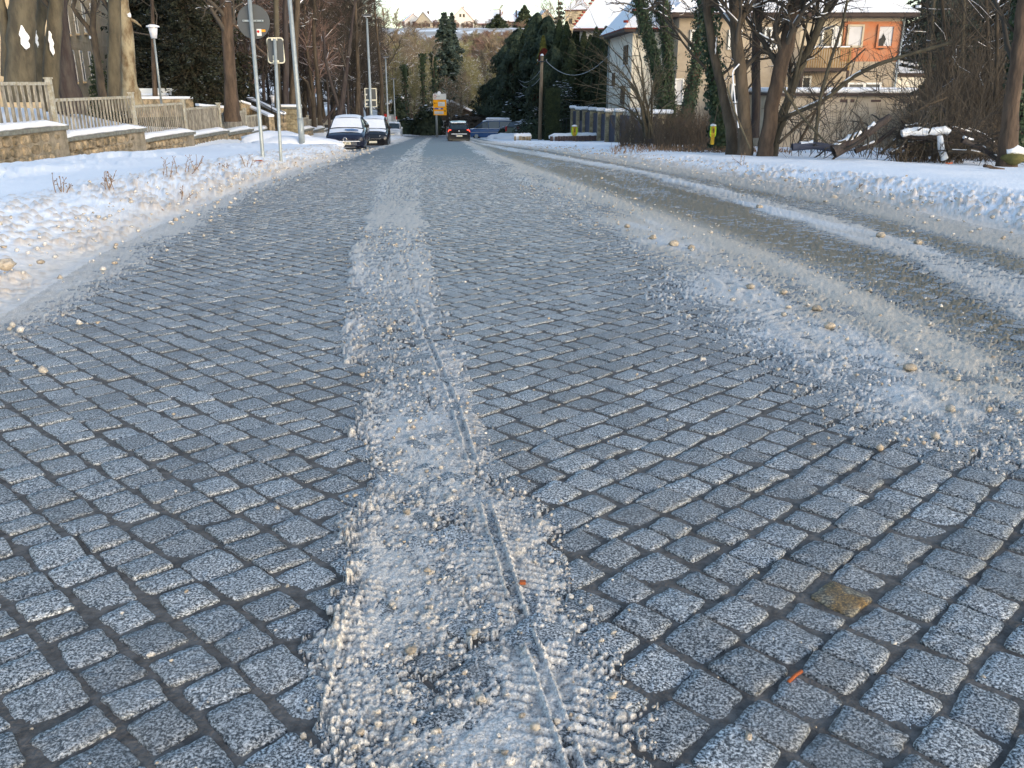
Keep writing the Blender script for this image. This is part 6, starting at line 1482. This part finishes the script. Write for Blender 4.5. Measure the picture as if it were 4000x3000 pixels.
for px, Y, lab in ((1745, 150, 'spiky old spruce towering over the trees beyond the yellow sign'),):
    z = Tz(xa(px, Y, -4), Y); top = at(1742, 50, Y).z
    conifer('spruce', 260, top - z, 5.0, M['needle_b'], (xa(px, Y, z), Y, z), lab, whorls=40, per=10, size=.42, dens=26, droop=.4, base=.12)
z = Tz(xa(1772, 165, -4), 165); conifer('spruce', 261, at(1771, 50, 165).z - z, 3.6, M['needle_b'], (xa(1772, 165, z), 165, z), 'narrow second spruce tip just right of the spiky old spruce', whorls=34, per=8, size=.4, dens=20)
for px, pt, Y, Rb, m_, lab in ((1945, 60, 440, 7, 'needle', 'small dark spruce in front of the ridge house dormers'), (2048, 24, 470, 8, 'needle', 'dark pointed spruce on the ridge right of the houses'), (2180, 4, 140, 4, 'needle_b', 'sparse tall spruce rising behind the thuja row')):
    z = Tz(xa(px, Y, 10), Y); conifer('spruce', int(px), at(px, pt, Y).z - z, Rb, M[m_], (xa(px, Y, z), Y, z), lab, whorls=26, per=8, size=1.0 if Y > 200 else .35, dens=20)
# ivy-clad pair behind the sign, undergrowth
for px, Y, pts_, lab in ((1655, 118, [(1660, 510), (1656, 400), (1650, 260)], 'ivy-clad trunk directly left of the yellow direction sign'), (1590, 122, [(1592, 520), (1588, 430), (1582, 300)], 'ivy-clad trunk standing between the far lamp column and the yellow sign'), (1700, 125, [(1702, 500), (1698, 330), (1694, 250)], 'ivy-clad trunk rising behind the yellow sign')):
    px_tree(pts_, Y, (16, 13, 8), 'bark', lab, px, n=(6, 5, 4, 0), ivy=900, mc='twig_far', thin=3, z_extra=1.5)
for px, pyb, Y, dm, m_, lab, sn in ((1672, 522, 112, (4, 2.4, 3.2), 'needle', 'dark green bush at the foot of the yellow sign', 40), (1600, 522, 114, (4, 2.4, 1.8), 'needle', 'brown green bush between the far lamp column and the sign', 30), (1560, 515, 116, (2.2, 2, 4.5), 'needle', 'dark ivy bush right of the farthest lamp column', 20),
                               (1850, 515, 112, (8, 3, 2.6), 'twig', 'low brown brush behind the black hatchback', 20), (2040, 470, 100, (6, 4, 5), 'needle', 'dark bush with snow flecks behind the green estate car', 90), (1985, 480, 112, (5, 3, 5.5), 'needle', 'dark shrub beneath the shorter wooden pole', 80), (1895, 440, 135, (8, 4, 6), 'twig_olive', 'olive brown shrub above the blue van', 30)):
    z = Tz(xa(px, Y, -4.5), Y); bushmass('bush', (xa(px, Y, z), Y, z - .1), dm, M[m_], 2600, .28, lab, 'bush', px, sn)
# conifers and thujas right of the street end
cols_ = [(1985, 170, 118, 2.8, 'needle', 8), (2030, 110, 112, 3.0, 'needle', 8), (1945, 300, 125, 2.6, 'needle', 8), (2062, 88, 106, 2.4, 'thuja', 10), (2095, 50, 102, 2.0, 'needle', 12), (2138, 62, 100, 2.4, 'needle', 10), (2118, 138, 95, 1.0, 'thuja_y', 8),
         (2178, 75, 94, 1.35, 'thuja', 14), (2205, 82, 92, 1.35, 'thuja', 14), (2245, 85, 90, 1.3, 'thuja', 14), (2272, 122, 88, 1.2, 'thuja', 12), (2296, 136, 86, 1.05, 'thuja', 12), (2318, 104, 84, 1.15, 'thuja', 14), (2334, 118, 83, .95, 'thuja', 12), (2354, 102, 82, 1.15, 'thuja', 12), (2376, 112, 80, 1.0, 'thuja', 12), (2226, 150, 87, 1.4, 'thuja', 10), (2160, 180, 90, 2.0, 'needle', 20)]
for k, (px, pt, Y, Rb, m_, sn) in enumerate(cols_):
    z = Tz(xa(px, Y, -4), Y); H = at(px, pt, Y).z - z
    lab, grp, nm = {'thuja': ('pointed dark olive thuja in the row left of the cream house', 'row of pointed thujas', 'thuja'), 'needle': ('broad dark green conifer beyond the wooden poles', 'dark conifers beyond the wooden poles', 'conifer')}.get(m_, ('narrow yellow olive thuja among dark conifers', None, 'thuja'))
    if m_ == 'thuja': lab = 'olive thuja standing apart between the broad conifers, left of the row' if px == 2062 else 'tallest thuja, a step behind the row beside the red ridge roofs' if px == 2226 else '%s pointed thuja from the left in the row beside the cream house' % order[k - 7].split(',')[0]
    if m_ == 'needle' and k != 17: lab = ['broad dark conifer directly behind the shorter reddish pole', 'dark conifer between the shorter pole and the red shrub', 'leftmost broad conifer of the dark group beyond the blue van', '', 'tallest dark conifer above the red-leaved shrub', 'dark conifer rising just left of the thuja row'][min(k, 5)]
    column_plant(nm, 400 + k, H, Rb, M[m_], (xa(px, Y, z), Y, z - .1), lab, 'conifer', grp, 8000 if m_ != 'needle' else 17000, .16 if m_ != 'needle' else .19, 1.0 if m_ != 'needle' else .8, .25 if m_ != 'needle' else .75, sn)
# red foliage wedge, clipped hedge, snowy shrubs
column_plant('red_shrub', 441, at(2120, 190, 93).z + 4, .9, mat('red_foliage', (.13, .02, .01), .8, var=.4, vs=2), (xa(2122, 93, -4), 93, -4), 'dark red leaved shrub under the yellow olive thuja', 'shrub', None, 3000, .18, .6, .3)
def hedge(name, px0, px1, pt, Y, dpt, lab, seed, m_='thuja', n=14000, size=.1):
    a = xa(px0, Y, -3.5); b = xa(px1, Y, -3.5); z = min(Tz(a, Y), Tz(b, Y)) - .2; H = at(px0, pt, Y).z - z; o = empty(name, ((a + b) / 2, Y, z), 0, lab, 'hedge'); g = np.random.default_rng(seed)
    w_ = b - a; u = g.random(n); f = g.random(n); P = np.zeros((n, 3)); nn_ = np.zeros((n, 3))
    m1 = f < .65; P[m1] = np.stack([(u[m1] - .5) * w_, -dpt / 2 + g.normal(0, .06, m1.sum()), g.random(m1.sum()) * H], -1); nn_[m1] = (0, -1, .2)
    m2 = (f >= .65) & (f < .85); P[m2] = np.stack([(u[m2] - .5) * w_, (g.random(m2.sum()) - .5) * dpt, H + g.normal(0, .06, m2.sum())], -1); nn_[m2] = (0, 0, 1)
    m3 = f >= .85; P[m3] = np.stack([np.sign(u[m3] - .5) * w_ / 2 + g.normal(0, .05, m3.sum()), (g.random(m3.sum()) - .5) * dpt, g.random(m3.sum()) * H], -1); nn_[m3, 0] = np.sign(u[m3] - .5)
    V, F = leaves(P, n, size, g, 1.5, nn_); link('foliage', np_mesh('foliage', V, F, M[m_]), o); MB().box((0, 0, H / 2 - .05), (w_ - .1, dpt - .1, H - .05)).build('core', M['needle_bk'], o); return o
hedge('clipped_hedge', 2128, 2180, 345, 78, 3, 'tall clipped olive hedge right of the pale wooden pole', 11, 'thuja')
for px, pt, pb, Y, w_, m_, sn, lab in ((2200, 320, 455, 83, 3.6, 'needle', 240, 'rounded dark shrub with a snowy crown beside the clipped hedge'), (2062, 470, 515, 90, 3.2, 'needle', 700, 'low shrub buried in snow right of the green estate car'), (2095, 425, 500, 88, 3.6, 'needle', 60, 'dark shrub with snow flecks left of the pale pole'), (2035, 400, 470, 104, 4, 'needle', 90, 'dark loose shrub with snow tufts behind the shorter pole'),
                                      (2340, 380, 450, 82, 4.5, 'needle', 1000, 'big shrub fully capped with snow behind the stone piers'), (1978, 488, 515, 96, 1.9, 'needle', 260, 'small dark shrub with snow between the van and the estate car'), (2230, 400, 470, 84, 2.4, 'needle', 80, 'dark green laurel left of the stone piers')):
    z = Tz(xa(px, Y, -3.5), Y); H = max(.8, at(px, pt, Y).z - z); bushmass('shrub', (xa(px, Y, z), Y, z - .1), (w_, w_ * .8, H), M[m_], 2600, .16, lab, 'shrub', px, sn)
bf = empty('bird_house', at(2362, 413, 80), 0, 'small orange wooden bird house beside the snow-capped shrub', 'bird house'); MB().box((0, 0, 0), (.55, .4, .35)).build('box', M['plaster_o'], bf); MB().prism([(-.4, .15), (.4, .15), (0, .42)], -.3, .3).build('roof', M['snowp'], bf); MB().tube([(0, 0, -.1), (0, 0, -1.8)], .04, 6).build('post', M['bark'], bf)
# ---------------------------------------------------------------- right-hand trees
px_tree([(2592, 475), (2580, 330), (2552, 220), (2520, 110), (2500, 0)], 55.0, (34, 34, 34, 36, 34), 'bark_d', 'leftmost ivy-clad trunk leaning over the cream house corner', 501, ivy=9500, n=(8, 5, 4, 3))
px_tree([(2622, 480), (2612, 300), (2600, 120), (2585, 0)], 57.0, (30, 30, 34, 36), 'bark_d', 'second ivy-clad trunk, thickly leaved at the top', 502, ivy=9500, n=(6, 4, 3, 0))
px_tree([(2668, 520), (2690, 400), (2722, 260), (2740, 100), (2750, 0)], 52.0, (56, 44, 40, 36, 34), 'bark_r', 'brown trunk with ivy collar leaning right beside the bricked wall', 503, ivy=6000, n=(6, 4, 3, 0))
px_tree([(2810, 520), (2800, 400), (2790, 300), (2770, 100)], 34.0, (34, 30, 28, 24), 'bark_d', 'dark ivy-covered trunk just left of the stem cluster', 504, ivy=6000, n=(4, 4, 3, 0))
px_tree([(2862, 545), (2835, 410), (2808, 300), (2782, 180), (2765, 70), (2758, 0)], 30.8, (46, 36, 34, 32, 30, 30), 'bark', 'outer left stem of the big multi-stemmed tree', 505, n=(12, 6, 4, 3), leg=.45, H=6, start=.3, extra=[([(2872, 550), (2850, 460), (2832, 400)], (16, 10))], patch=((2790, 180, 6, 60),))
px_tree([(2912, 560), (2908, 450), (2896, 300), (2880, 180), (2872, 90), (2866, 0)], 30.0, (60, 50, 46, 44, 40, 36), 'bark', 'upright second stem of the big multi-stemmed tree', 506, n=(13, 6, 4, 3), leg=.45, H=6, start=.3, extra=[([(2890, 110), (2905, 60), (2925, 0)], (18, 12))])
px_tree([(2952, 470), (2955, 300), (2952, 100), (2960, 0)], 32.4, (34, 34, 30, 26), 'bark_d', 'darker inner stem in the middle of the multi-stemmed tree', 507, n=(6, 5, 4, 3))
px_tree([(2990, 565), (3010, 460), (3035, 330), (3062, 220), (3088, 100), (3112, 0)], 29.6, (62, 56, 56, 56, 54, 56), 'bark_r', 'broad right stem of the multi-stemmed tree leaning right', 508, n=(13, 6, 4, 3), leg=.45, H=6, start=.3)
px_tree([(2998, 570), (3060, 440), (3110, 300), (3165, 180), (3215, 70), (3245, 0)], 30.8, (34, 34, 34, 32, 30, 28), 'bark_g', 'outermost dark-sided stem leaning far right of the cluster', 509, n=(13, 6, 4, 3), leg=.45, H=6, start=.3)
px_tree([(3030, 552), (3062, 470), (3085, 380)], 30.0, (26, 22, 14), 'bark_g', 'short slanting stem at the right foot of the cluster', 510, n=(3, 4, 3, 0), z_extra=2.5)
def limb(pts_, Y, w0, w1, mt, lab, seed, nt_=18, snow=.5, name='branch', cat='branch', grp=None, Y1=None, tw=.9):
    n = len(pts_); P = [at(px, py, Y + ((Y1 or Y) - Y) * i / (n - 1)) for i, (px, py) in enumerate(pts_)]; o0 = P[0]; A_ = np.array([tuple(p - o0) for p in P]); t = np.arange(n); tt = np.linspace(0, n - 1, n * 4)
    Q = np.stack([np.interp(tt, t, A_[:, i]) for i in range(3)], 1); Q[1:-1] = (Q[:-2] + 2 * Q[1:-1] + Q[2:]) / 4; k = Y * CP / FPX; rr = np.linspace(w0, w1, len(tt)) * .5 * k
    g = np.random.default_rng(seed); tubes = [(Q, rr, 9)]; tws = []
    for _ in range(nt_):
        i = g.integers(1, len(Q) - 1); d = g.normal(0, 1, 3); d[2] += .4; d /= np.linalg.norm(d); L = tw * g.uniform(.4, 1.6); p = Q[i]; R2 = [p]
        for s_ in range(4): d = d + g.normal(0, .25, 3); d /= np.linalg.norm(d); R2.append(R2[-1] + d * L / 4)
        tws.append((np.array(R2), np.linspace(max(.006, rr[i] * .3), .004, 5), 4))
        for _ in range(3):
            j = g.integers(1, 4); d2 = d + g.normal(0, .7, 3); d2 /= np.linalg.norm(d2); tws.append((np.array([R2[j], R2[j] + d2 * L * .3, R2[j] + (d2 + [0, 0, .2]) * L * .55]), [.006, .005, .003], 3))
    o = empty(name, o0, 0, lab, cat, grp); V, F = join_tubes(tubes); link('limb', np_mesh('limb', V, F, M[mt], True), o)
    if tws: V, F = join_tubes(tws); tgw = link('twigs', np_mesh('twigs', V, F, M['twig'], True), o); tgw['kind'] = 'stuff'
    if snow:
        a = int(len(Q) * (1 - snow) * .3); b = int(a + len(Q) * snow); S_ = []
        j = a
        while j < b - 2:
            e = min(b, j + g.integers(3, 9)); S_.append((Q[j:e] + np.array([0, -rr[j] * .2, rr[j] * .78]) + g.normal(0, rr[j] * .08, (e - j, 3)), np.maximum(rr[j:e] * .62, .012) * g.uniform(.55, 1.15, e - j), 7)); j = e + g.integers(0, 2)
        S_ = [s_ for s_ in S_ if len(s_[0]) > 1]
        if S_: V, F = join_tubes(S_); V = V + g.normal(0, rr.mean() * .10, V.shape); snw = link('branch_snow', np_mesh('branch_snow', V, F, M['snowp'], True), o); snw['kind'] = 'stuff'
    return o
limb([(3040, 470), (3110, 440), (3220, 390), (3330, 300), (3430, 250), (3560, 210), (3720, 165)], 30.0, 20, 12, 'bark_g', 'long bough rising to the right across the garage with snow on its lower half', 601, 34, .55, Y1=28)
limb([(3040, 560), (3130, 480), (3200, 420), (3290, 300)], 29.6, 13, 6, 'bark', 'thin dark bough slanting up right beneath the long snowy bough', 602, 14, .0)
limb([(3060, 345), (3120, 440), (3190, 520), (3240, 570)], 28.8, 12, 7, 'bark_g', 'thin bough slanting down right from the cluster to the snow', 603, 12, .1)
limb([(3185, 560), (3200, 400), (3240, 250), (3290, 100), (3310, 0)], 29.2, 16, 9, 'bark_g', 'slim upright stem in front of the garage wall', 604, 26, .0, 'sapling', 'sapling')
limb([(3120, 560), (3170, 470), (3230, 330), (3380, 190)], 30.8, 12, 6, 'bark', 'slim sapling bending right in front of the garage', 605, 26, .0, 'sapling', 'sapling')
limb([(2840, 340), (2870, 440), (2905, 520), (2930, 580)], 28.8, 9, 7, 'bark_g', 'pale dead branch leaning against the foot of the cluster', 606, 4, .15)
limb([(2888, 250), (2860, 280), (2875, 430), (2885, 500)], 29.84, 6, 5, 'snowp', 'snow streak running down between the left stems', 607, 0, 0, 'snow_streak', 'snow')
# radiating shrub left of the fence
fan = empty('hazel_shrub', at(2535, 540, 40), 0, 'leafless shrub fanning thin stems in front of the stone piers', 'shrub'); O = Vector(fan.location); tl = []; g = np.random.default_rng(5)
for ex, ey in ((2262, 210), (2300, 190), (2240, 330), (2330, 230), (2380, 260), (2420, 180), (2460, 210), (2500, 200), (2540, 230), (2580, 260), (2280, 280), (2350, 330), (2400, 300), (2450, 330), (2600, 330), (2560, 380), (2300, 400), (2330, 130), (2480, 120), (2640, 400)):
    sx = 2535 + g.normal(0, 12); a = np.array(tuple(at(sx, 540, 40) - O)); b = np.array(tuple(at(ex, ey, 40 + g.uniform(-3, 3)) - O)); n = 9; t = np.linspace(0, 1, n)[:, None]; Q = a + (b - a) * t; Q[:, 0] += (b[0] - a[0]) * .12 * np.sin(t[:, 0] * 3.14) * -1; Q[:, 2] += .5 * np.sin(t[:, 0] * 3.14); Q[1:] += np.cumsum(g.normal(0, .03, (n - 1, 3)), 0)
    r0_ = g.choice((.03, .045, .06)); tl.append((Q, np.linspace(r0_, .008, n), 5))
    for _ in range(11):
        j = g.integers(2, n - 1); d = (Q[j + 1] - Q[j - 1]); d /= np.linalg.norm(d); d = d + g.normal(0, .5, 3); d /= np.linalg.norm(d); L = g.uniform(.6, 2.0); R2 = [Q[j]]
        for s_ in range(5): d = d + g.normal(0, .14, 3); d /= np.linalg.norm(d); R2.append(R2[-1] + d * L / 5)
        tl.append((np.array(R2), np.linspace(.013, .005, 6), 3))
V, F = join_tubes(tl); link('stems', np_mesh('stems', V, F, M['bark_g'], True), fan)
# thickets of dry stems
def thicket(px0, px1, Y0, Y1, n, H, m_, lab, seed, zoff=0, twn=3):
    g = np.random.default_rng(seed); tl = []; o0 = None
    for i in range(n):
        Y = g.uniform(Y0, Y1); px = g.uniform(px0, px1); x_ = xa(px, Y, -2.6); z = Tz(x_, Y); x_ = xa(px, Y, z)
        if o0 is None: o0 = np.array([x_, Y, z])
        h_ = H * g.uniform(.4, 1.1); d = np.array([g.normal(0, .25), g.normal(0, .25), 1.]); p = np.array([x_, Y, z + zoff]); Q = [p]
        for s_ in range(5): d = d + g.normal(0, .13, 3); d /= np.linalg.norm(d); Q.append(Q[-1] + d * h_ / 5)
        tl.append((np.array(Q) - o0, np.linspace(.014, .006, 6), 3))
        for _ in range(twn):
            j = g.integers(2, 5); d2 = d + g.normal(0, .5, 3); d2 /= np.linalg.norm(d2); tl.append((np.array([Q[j], Q[j] + d2 * h_ * .15, Q[j] + d2 * h_ * .3 + g.normal(0, .05, 3)]) - o0, [.009, .007, .004], 3))
    V, F = join_tubes(tl); o = link('thicket', np_mesh('thicket', V, F, M[m_], True)); o.location = tuple(o0); tag(o, lab, 'thicket', kind='stuff'); return o
thicket(2560, 2860, 36, 44, 520, 1.7, 'reed', 'dense rust brown thicket of dry stems around the ivy-clad trunks', 21)
thicket(2420, 2580, 40, 48, 200, 1.8, 'twig', 'thin brown stems at the foot of the leafless shrub', 22)
thicket(3040, 3300, 30, 35, 30, 2.2, 'twig', 'loose bare stems in front of the garage wall', 23)
thicket(3300, 3600, 29, 36, 45, 1.8, 'twig', 'bramble stems rising from behind the fallen logs', 24)
thicket(3620, 4150, 31, 52, 1300, 4.2, 'twig', 'tall tangled thicket of bare stems at the right edge', 25, twn=6)
thicket(3700, 4100, 28, 31, 260, 1.3, 'reed', 'low brown brush behind the snow-covered logs', 26, twn=5)
# right-edge trees
px_tree([(3940, 600), (3945, 450), (3965, 300), (3985, 150), (4000, 0)], 24.2, (76, 60, 54, 52, 50), 'bark_r', 'thick brown trunk at the right edge of the thicket', 520, n=(9, 6, 5, 3), leg=.6, start=.2, ivy=0)
px_tree([(3985, 560), (3992, 300), (3996, 0)], 26.9, (40, 40, 44), 'bark_d', 'ivy-dark trunk cut by the right picture border', 521, ivy=5200, n=(6, 5, 4, 0))
for k, (px, Y) in enumerate(((3690, 36), (3770, 40), (3850, 35), (3640, 44), (3880, 33))):
    px_tree([(px, 560), (px + 15 * (-1) ** k, 300), (px + 6 * k - 10, 0)], Y, (18, 15, 12), 'bark_g' if k % 2 else 'bark', '%s slim bare trunk counted from the left in the right-hand thicket' % ('second', 'third', 'fourth', 'first', 'fifth')[k], 522 + k, n=(11, 7, 5, 3), leg=.5, start=.15, group='slim trunks in the right-hand thicket', thin=1.6)
for k, (px, Y, H, Rb) in enumerate(((3640, 66, 17, 4.2), (3760, 70, 18, 4.6), (3900, 66, 17, 4.4), (4040, 62, 17, 4.4), (3700, 82, 20, 5), (3850, 86, 21, 5), (4000, 84, 20, 5), (3590, 80, 19, 4))):
    put_spruce(2 if k < 2 else k % 2, px, Y, H, 'grey green spruce whose drooping boughs brush the orange house' if k == 0 else 'dark spruce in the gloomy stand right of the orange house', None if k == 0 else 'dark spruces right of the orange house')
z = Tz(xa(3580, 50, -2.7), 50); conifer('small_fir', 560, at(3590, 250, 49).z - z, 1.5, M['needle_b'], (xa(3590, 49, z), 49, z), 'small bluish fir growing at the garage corner', whorls=18, per=9, size=.17, dens=16)
bushmass('ivy_bush', (xa(3625, 34, -1.5), 34, Tz(xa(3625, 34, -1.5), 34)), (1.3, 1.0, 1.8), M['ivy'], 2200, .13, 'green ivy bush behind the snow-covered log pile', 'bush', 33, 14)
# fallen logs and branches
limb([(3255, 592), (3330, 555), (3400, 510), (3478, 455)], 26.0, 56, 26, 'bark_d', 'thick fallen log slanting up with snow along its back', 701, 16, .9, 'fallen_log', 'log')
limb([(3340, 590), (3420, 560), (3500, 500)], 26.45, 22, 14, 'bark_d', 'thin dark log lying right of the thick slanting log', 702, 14, .35, 'fallen_log', 'log')
limb([(3525, 525), (3600, 532), (3700, 528)], 26.0, 34, 34, 'bark_d', 'horizontal log under a thick slab of snow', 703, 26, .98, 'fallen_log', 'log')
limb([(3672, 530), (3676, 580), (3690, 622)], 25.64, 22, 30, 'snowp', 'snow-wrapped stump below the end of the horizontal log', 704, 0, 0, 'stump', 'stump')
limb([(3760, 545), (3820, 570), (3865, 600), (3905, 628)], 24.65, 26, 16, 'bark_d', 'snow-backed log running down to the right', 705, 18, .9, 'fallen_log', 'log')
limb([(3720, 500), (3790, 520), (3880, 560)], 26.9, 16, 10, 'bark_d', 'thinner snow-dusted limb above the right-hand log', 706, 22, .8, 'fallen_log', 'log')
limb([(3700, 590), (3800, 592), (3900, 620)], 25.1, 14, 10, 'bark', 'low dark limb with snow between the logs', 707, 30, .6, 'fallen_log', 'log')
limb([(3560, 600), (3620, 570), (3560, 520), (3520, 470)], 26.54, 12, 8, 'bark_d', 'crooked brushwood branch at the middle of the log pile', 708, 40, .2, 'branch', 'branch')
Q = np.array([tuple(at(px, py, 25.8)) for px, py in ((3522, 522), (3545, 515), (3580, 512), (3620, 516), (3655, 512), (3690, 508), (3706, 516))]); tq = np.linspace(0, 6, 30); Qs = np.stack([np.interp(tq, np.arange(7), Q[:, i]) for i in range(3)], 1)
V, F = tube_np(Qs - Qs[0], .085 + .045 * vn(tq * 2.1, tq * 0, 4), 12); V = V + .012 * (np.random.default_rng(3).random(V.shape) - .5) * 2; sb = link('snow_slab', np_mesh('snow_slab', V, F, M['snowp'], True)); sb.location = tuple(Qs[0]); tag(sb, 'thick slab of snow resting on the horizontal log', 'snow')
limb([(3480, 600), (3560, 560), (3640, 545), (3720, 560)], 26.2, 16, 10, 'bark_d', 'snow-dusted crooked limb beneath the horizontal log', 711, 26, .8, 'fallen_log', 'log')
limb([(3780, 505), (3850, 530), (3900, 575)], 27, 14, 8, 'bark_d', 'upper snow-lined limb near the thick brown trunk', 712, 16, .9, 'fallen_log', 'log')
limb([(3520, 500), (3600, 485), (3690, 500)], 26.3, 14, 9, 'bark_d', 'short limb arching above the snow slab', 713, 20, .6, 'fallen_log', 'log')
limb([(3440, 600), (3500, 545), (3530, 480), (3600, 420), (3700, 380)], 26.6, 12, 6, 'bark', 'thin bough rising right out of the log pile', 714, 24, .3)
limb([(3095, 575), (3180, 568), (3260, 580)], 27.8, 30, 30, 'fpanel', 'grey pipe-like trunk lying in the snow below the garage', 709, 4, .4, 'fallen_log', 'log')
thicket(3480, 3760, 25.6, 27.5, 200, .6, 'bark', 'jumble of dead brushwood packed under the logs', 27, twn=6)
st2 = link('stone_lump', bigrock[0]); st2.location = at(3965, 618, 24) ; st2.scale = (.32, .25, .22); st2.data = bigrock[0].copy(); st2.data.materials[0] = M['moss']; tag(st2, 'mossy boulder with snow on top at the right border', 'boulder')
sn = MB().tube([(-.26, 0, .16), (0, 0, .22), (.28, 0, .15)], [.07, .13, .07], 8).build('snow_cap', M['snowp'], None, True, st2.location); sn.parent = None; sn.name = 'snow_cushion'; tag(sn, 'cushion of snow lying on the mossy boulder', 'snow')
# sticks, dry weeds, litter on the snow
def sng(px, py, up=0):
    """point on the snow surface under a photo position"""
    a = (px - 2000) / FPX; b = (1500 - py) / FPX; r = np.array([a, CP + b * SP, -SP + b * CP]); prev_ = None
    for Y in np.arange(3, 60, .08):
        p = r * Y / r[1] + np.array([0, 0, CAM_H])
        if p[2] < Tz(p[0], Y) + .08: return Vector((p[0], Y, Tz(p[0], Y) + .08 + up))
    return Vector((p[0], 60, Tz(p[0], 60)))
def stick(pts_, r_, m_, lab, nm='stick', cat='stick', grp=None):
    P = [sng(px, py) for px, py in pts_]; Yc = P[0].y; P = [at(px, py, Yc) for px, py in pts_]; zmin = min(0, 0)
    o = MB().tube([p - P[0] for p in P], r_, 6).build(nm, M[m_], None, True, P[0] + Vector((0, 0, .03))); return tag(o, lab, cat, grp)
stick([(3842, 652), (3865, 655), (3880, 662), (3920, 668)], .045, 'bark_r', 'short thick brown stick on the smooth snow at the right')
stick([(3692, 641), (3705, 643), (3720, 641)], .02, 'rusttwig', 'small reddish stick on the snow left of the thicker stick')
stick([(2662, 563), (2680, 566), (2692, 575), (2697, 585)], .04, 'bark_d', 'crooked dark branch end poking from the snow', 'fallen_branch', 'branch')
stick([(2815, 592), (2850, 590), (2890, 592), (2935, 590)], .022, 'bark_d', 'long thin dark branch lying on the snow by the tree cluster', 'fallen_branch', 'branch')
for k, (px, py) in enumerate(((2690, 590), (2800, 592), (2870, 594), (2735, 585))):
    b0 = sng(px, py); tl = []; g = np.random.default_rng(k)
    for j in range(14):
        d = np.array([g.normal(0, 1), g.normal(0, .5), g.uniform(.1, .8)]); d /= np.linalg.norm(d); L = g.uniform(.3, 1.0); Q = [np.array([g.normal(0, .3), 0, 0.])]
        for s_ in range(4): d = d + g.normal(0, .3, 3); d[2] -= .1; d /= np.linalg.norm(d); Q.append(Q[-1] + d * L / 4)
        tl.append((np.array(Q), np.linspace(.012, .005, 5), 3))
    V, F = join_tubes(tl); o = link('twig_spray', np_mesh('twig_spray', V, F, M['twig'])); o.location = b0; tag(o, 'spray of fine fallen twigs on the snow before the big tree', 'twigs', 'twig sprays before the big tree')
wd = [(225, 745, 90), (245, 745, 70), (440, 735, 80), (420, 740, 100), (640, 690, 70), (655, 700, 100), (730, 680, 95), (745, 682, 70), (770, 675, 80), (700, 690, 90), (965, 648, 60), (972, 648, 50), (710, 765, 55), (635, 815, 25), (540, 710, 35), (870, 655, 30), (885, 655, 30), (3350, 740, 45), (3700, 780, 25), (2905, 640, 60)]
for k, (px, py, hpx) in enumerate(wd):
    b0 = sng(px, py); kk = b0.y * CP / FPX; g = np.random.default_rng(70 + k); tl = []; H = hpx * kk
    for j in range(g.integers(1, 4)):
        d = np.array([g.normal(0, .35), g.normal(0, .2), 1.]); Q = [np.array([g.normal(0, .03), 0, -.1])]
        for s_ in range(5): d = d + g.normal(0, .1, 3); d /= np.linalg.norm(d); Q.append(Q[-1] + d * H / 5)
        tl.append((np.array(Q), np.linspace(.008, .004, 6), 4))
        for _ in range(4):
            i = g.integers(2, 6); d2 = d + g.normal(0, .5, 3); d2 /= np.linalg.norm(d2); tl.append((np.array([Q[i], Q[i] + d2 * H * .15]), [.004, .003], 3)); e = Q[i] + d2 * H * .15; tl.append((np.array([e, e + d2 * .02]), [.006, .006], 4))
    V, F = join_tubes(tl); o = link('dry_weed', np_mesh('dry_weed', V, F, M['weed'])); o.location = b0; tag(o, 'dry brown weed stalk sticking out of the roadside snow', 'weed', 'dry weeds sticking out of the roadside snow')
p = sng(1010, 637); o = MB().add([(-.14, 0, .02), (0, -.08, .05), (.15, 0, .03), (.05, .08, .07), (-.08, .05, .06)], [(0, 1, 4), (1, 3, 4), (1, 2, 3)]).build('litter', M['rusttwig'], None, False, p); tag(o, 'scrap of red litter on the snow below the round sign', 'litter')
# grass tufts through the snow at the foot of the right-hand thicket
g = np.random.default_rng(9); tl = []
for i in range(900):
    px = g.uniform(2380, 3080); Y = g.uniform(32, 38); x_ = xa(px, Y, -2); z = Tz(x_, Y); h_ = g.uniform(.08, .3); tl.append((np.array([[x_, Y, z], [x_ + g.normal(0, .06), Y, z + h_]]), [.012, .005], 3))
V, F = join_tubes(tl); o = link('dry_grass', np_mesh('dry_grass', V, F, M['weed'])); tag(o, 'dry grass tips poking through the snow before the thicket', 'grass', kind='stuff')
# small heaps of ploughed snow around the parked cars and the lamp columns
for k, (px, py, Y, sx, sz) in enumerate(((1165, 560, 41, 2.2, .55), (1090, 560, 42, 1.8, .6), (1238, 568, 44, 1.3, .35), (1975, 540, 90, 2.0, .6), (2015, 535, 89, 2.2, .6))):
    V, F = rock(random.Random(k), 3, .09); x_ = xa(px, Y, -2.5); z = Tz(x_, Y)
    o = link('snow_heap', np_mesh('snow_heap', V * [sx, sx * .6, sz * 1.3], F, M['snowp'], True)); o.location = (x_, Y, z); tag(o, ['snow heap around the foot of the thickest lamp column', 'snow heap left of the thickest lamp column before the gate pillar', 'snow heap between the gate pillar and the navy saloon', 'snow heap in front of the green estate car', 'snow heap right of the estate car below its hedge'][k % 5], 'snow heap', 'ploughed snow heaps at the roadside')
for k_, o in enumerate(PT):
    if k_ not in usedp:
        for c_ in list(o.children): bpy.data.objects.remove(c_)
        bpy.data.objects.remove(o)

print('tris', sum(sum(len(p.vertices) - 2 for p in me.polygons) if len(me.polygons) < 3000 else len(me.loops) - 2 * len(me.polygons) for me in bpy.data.meshes))
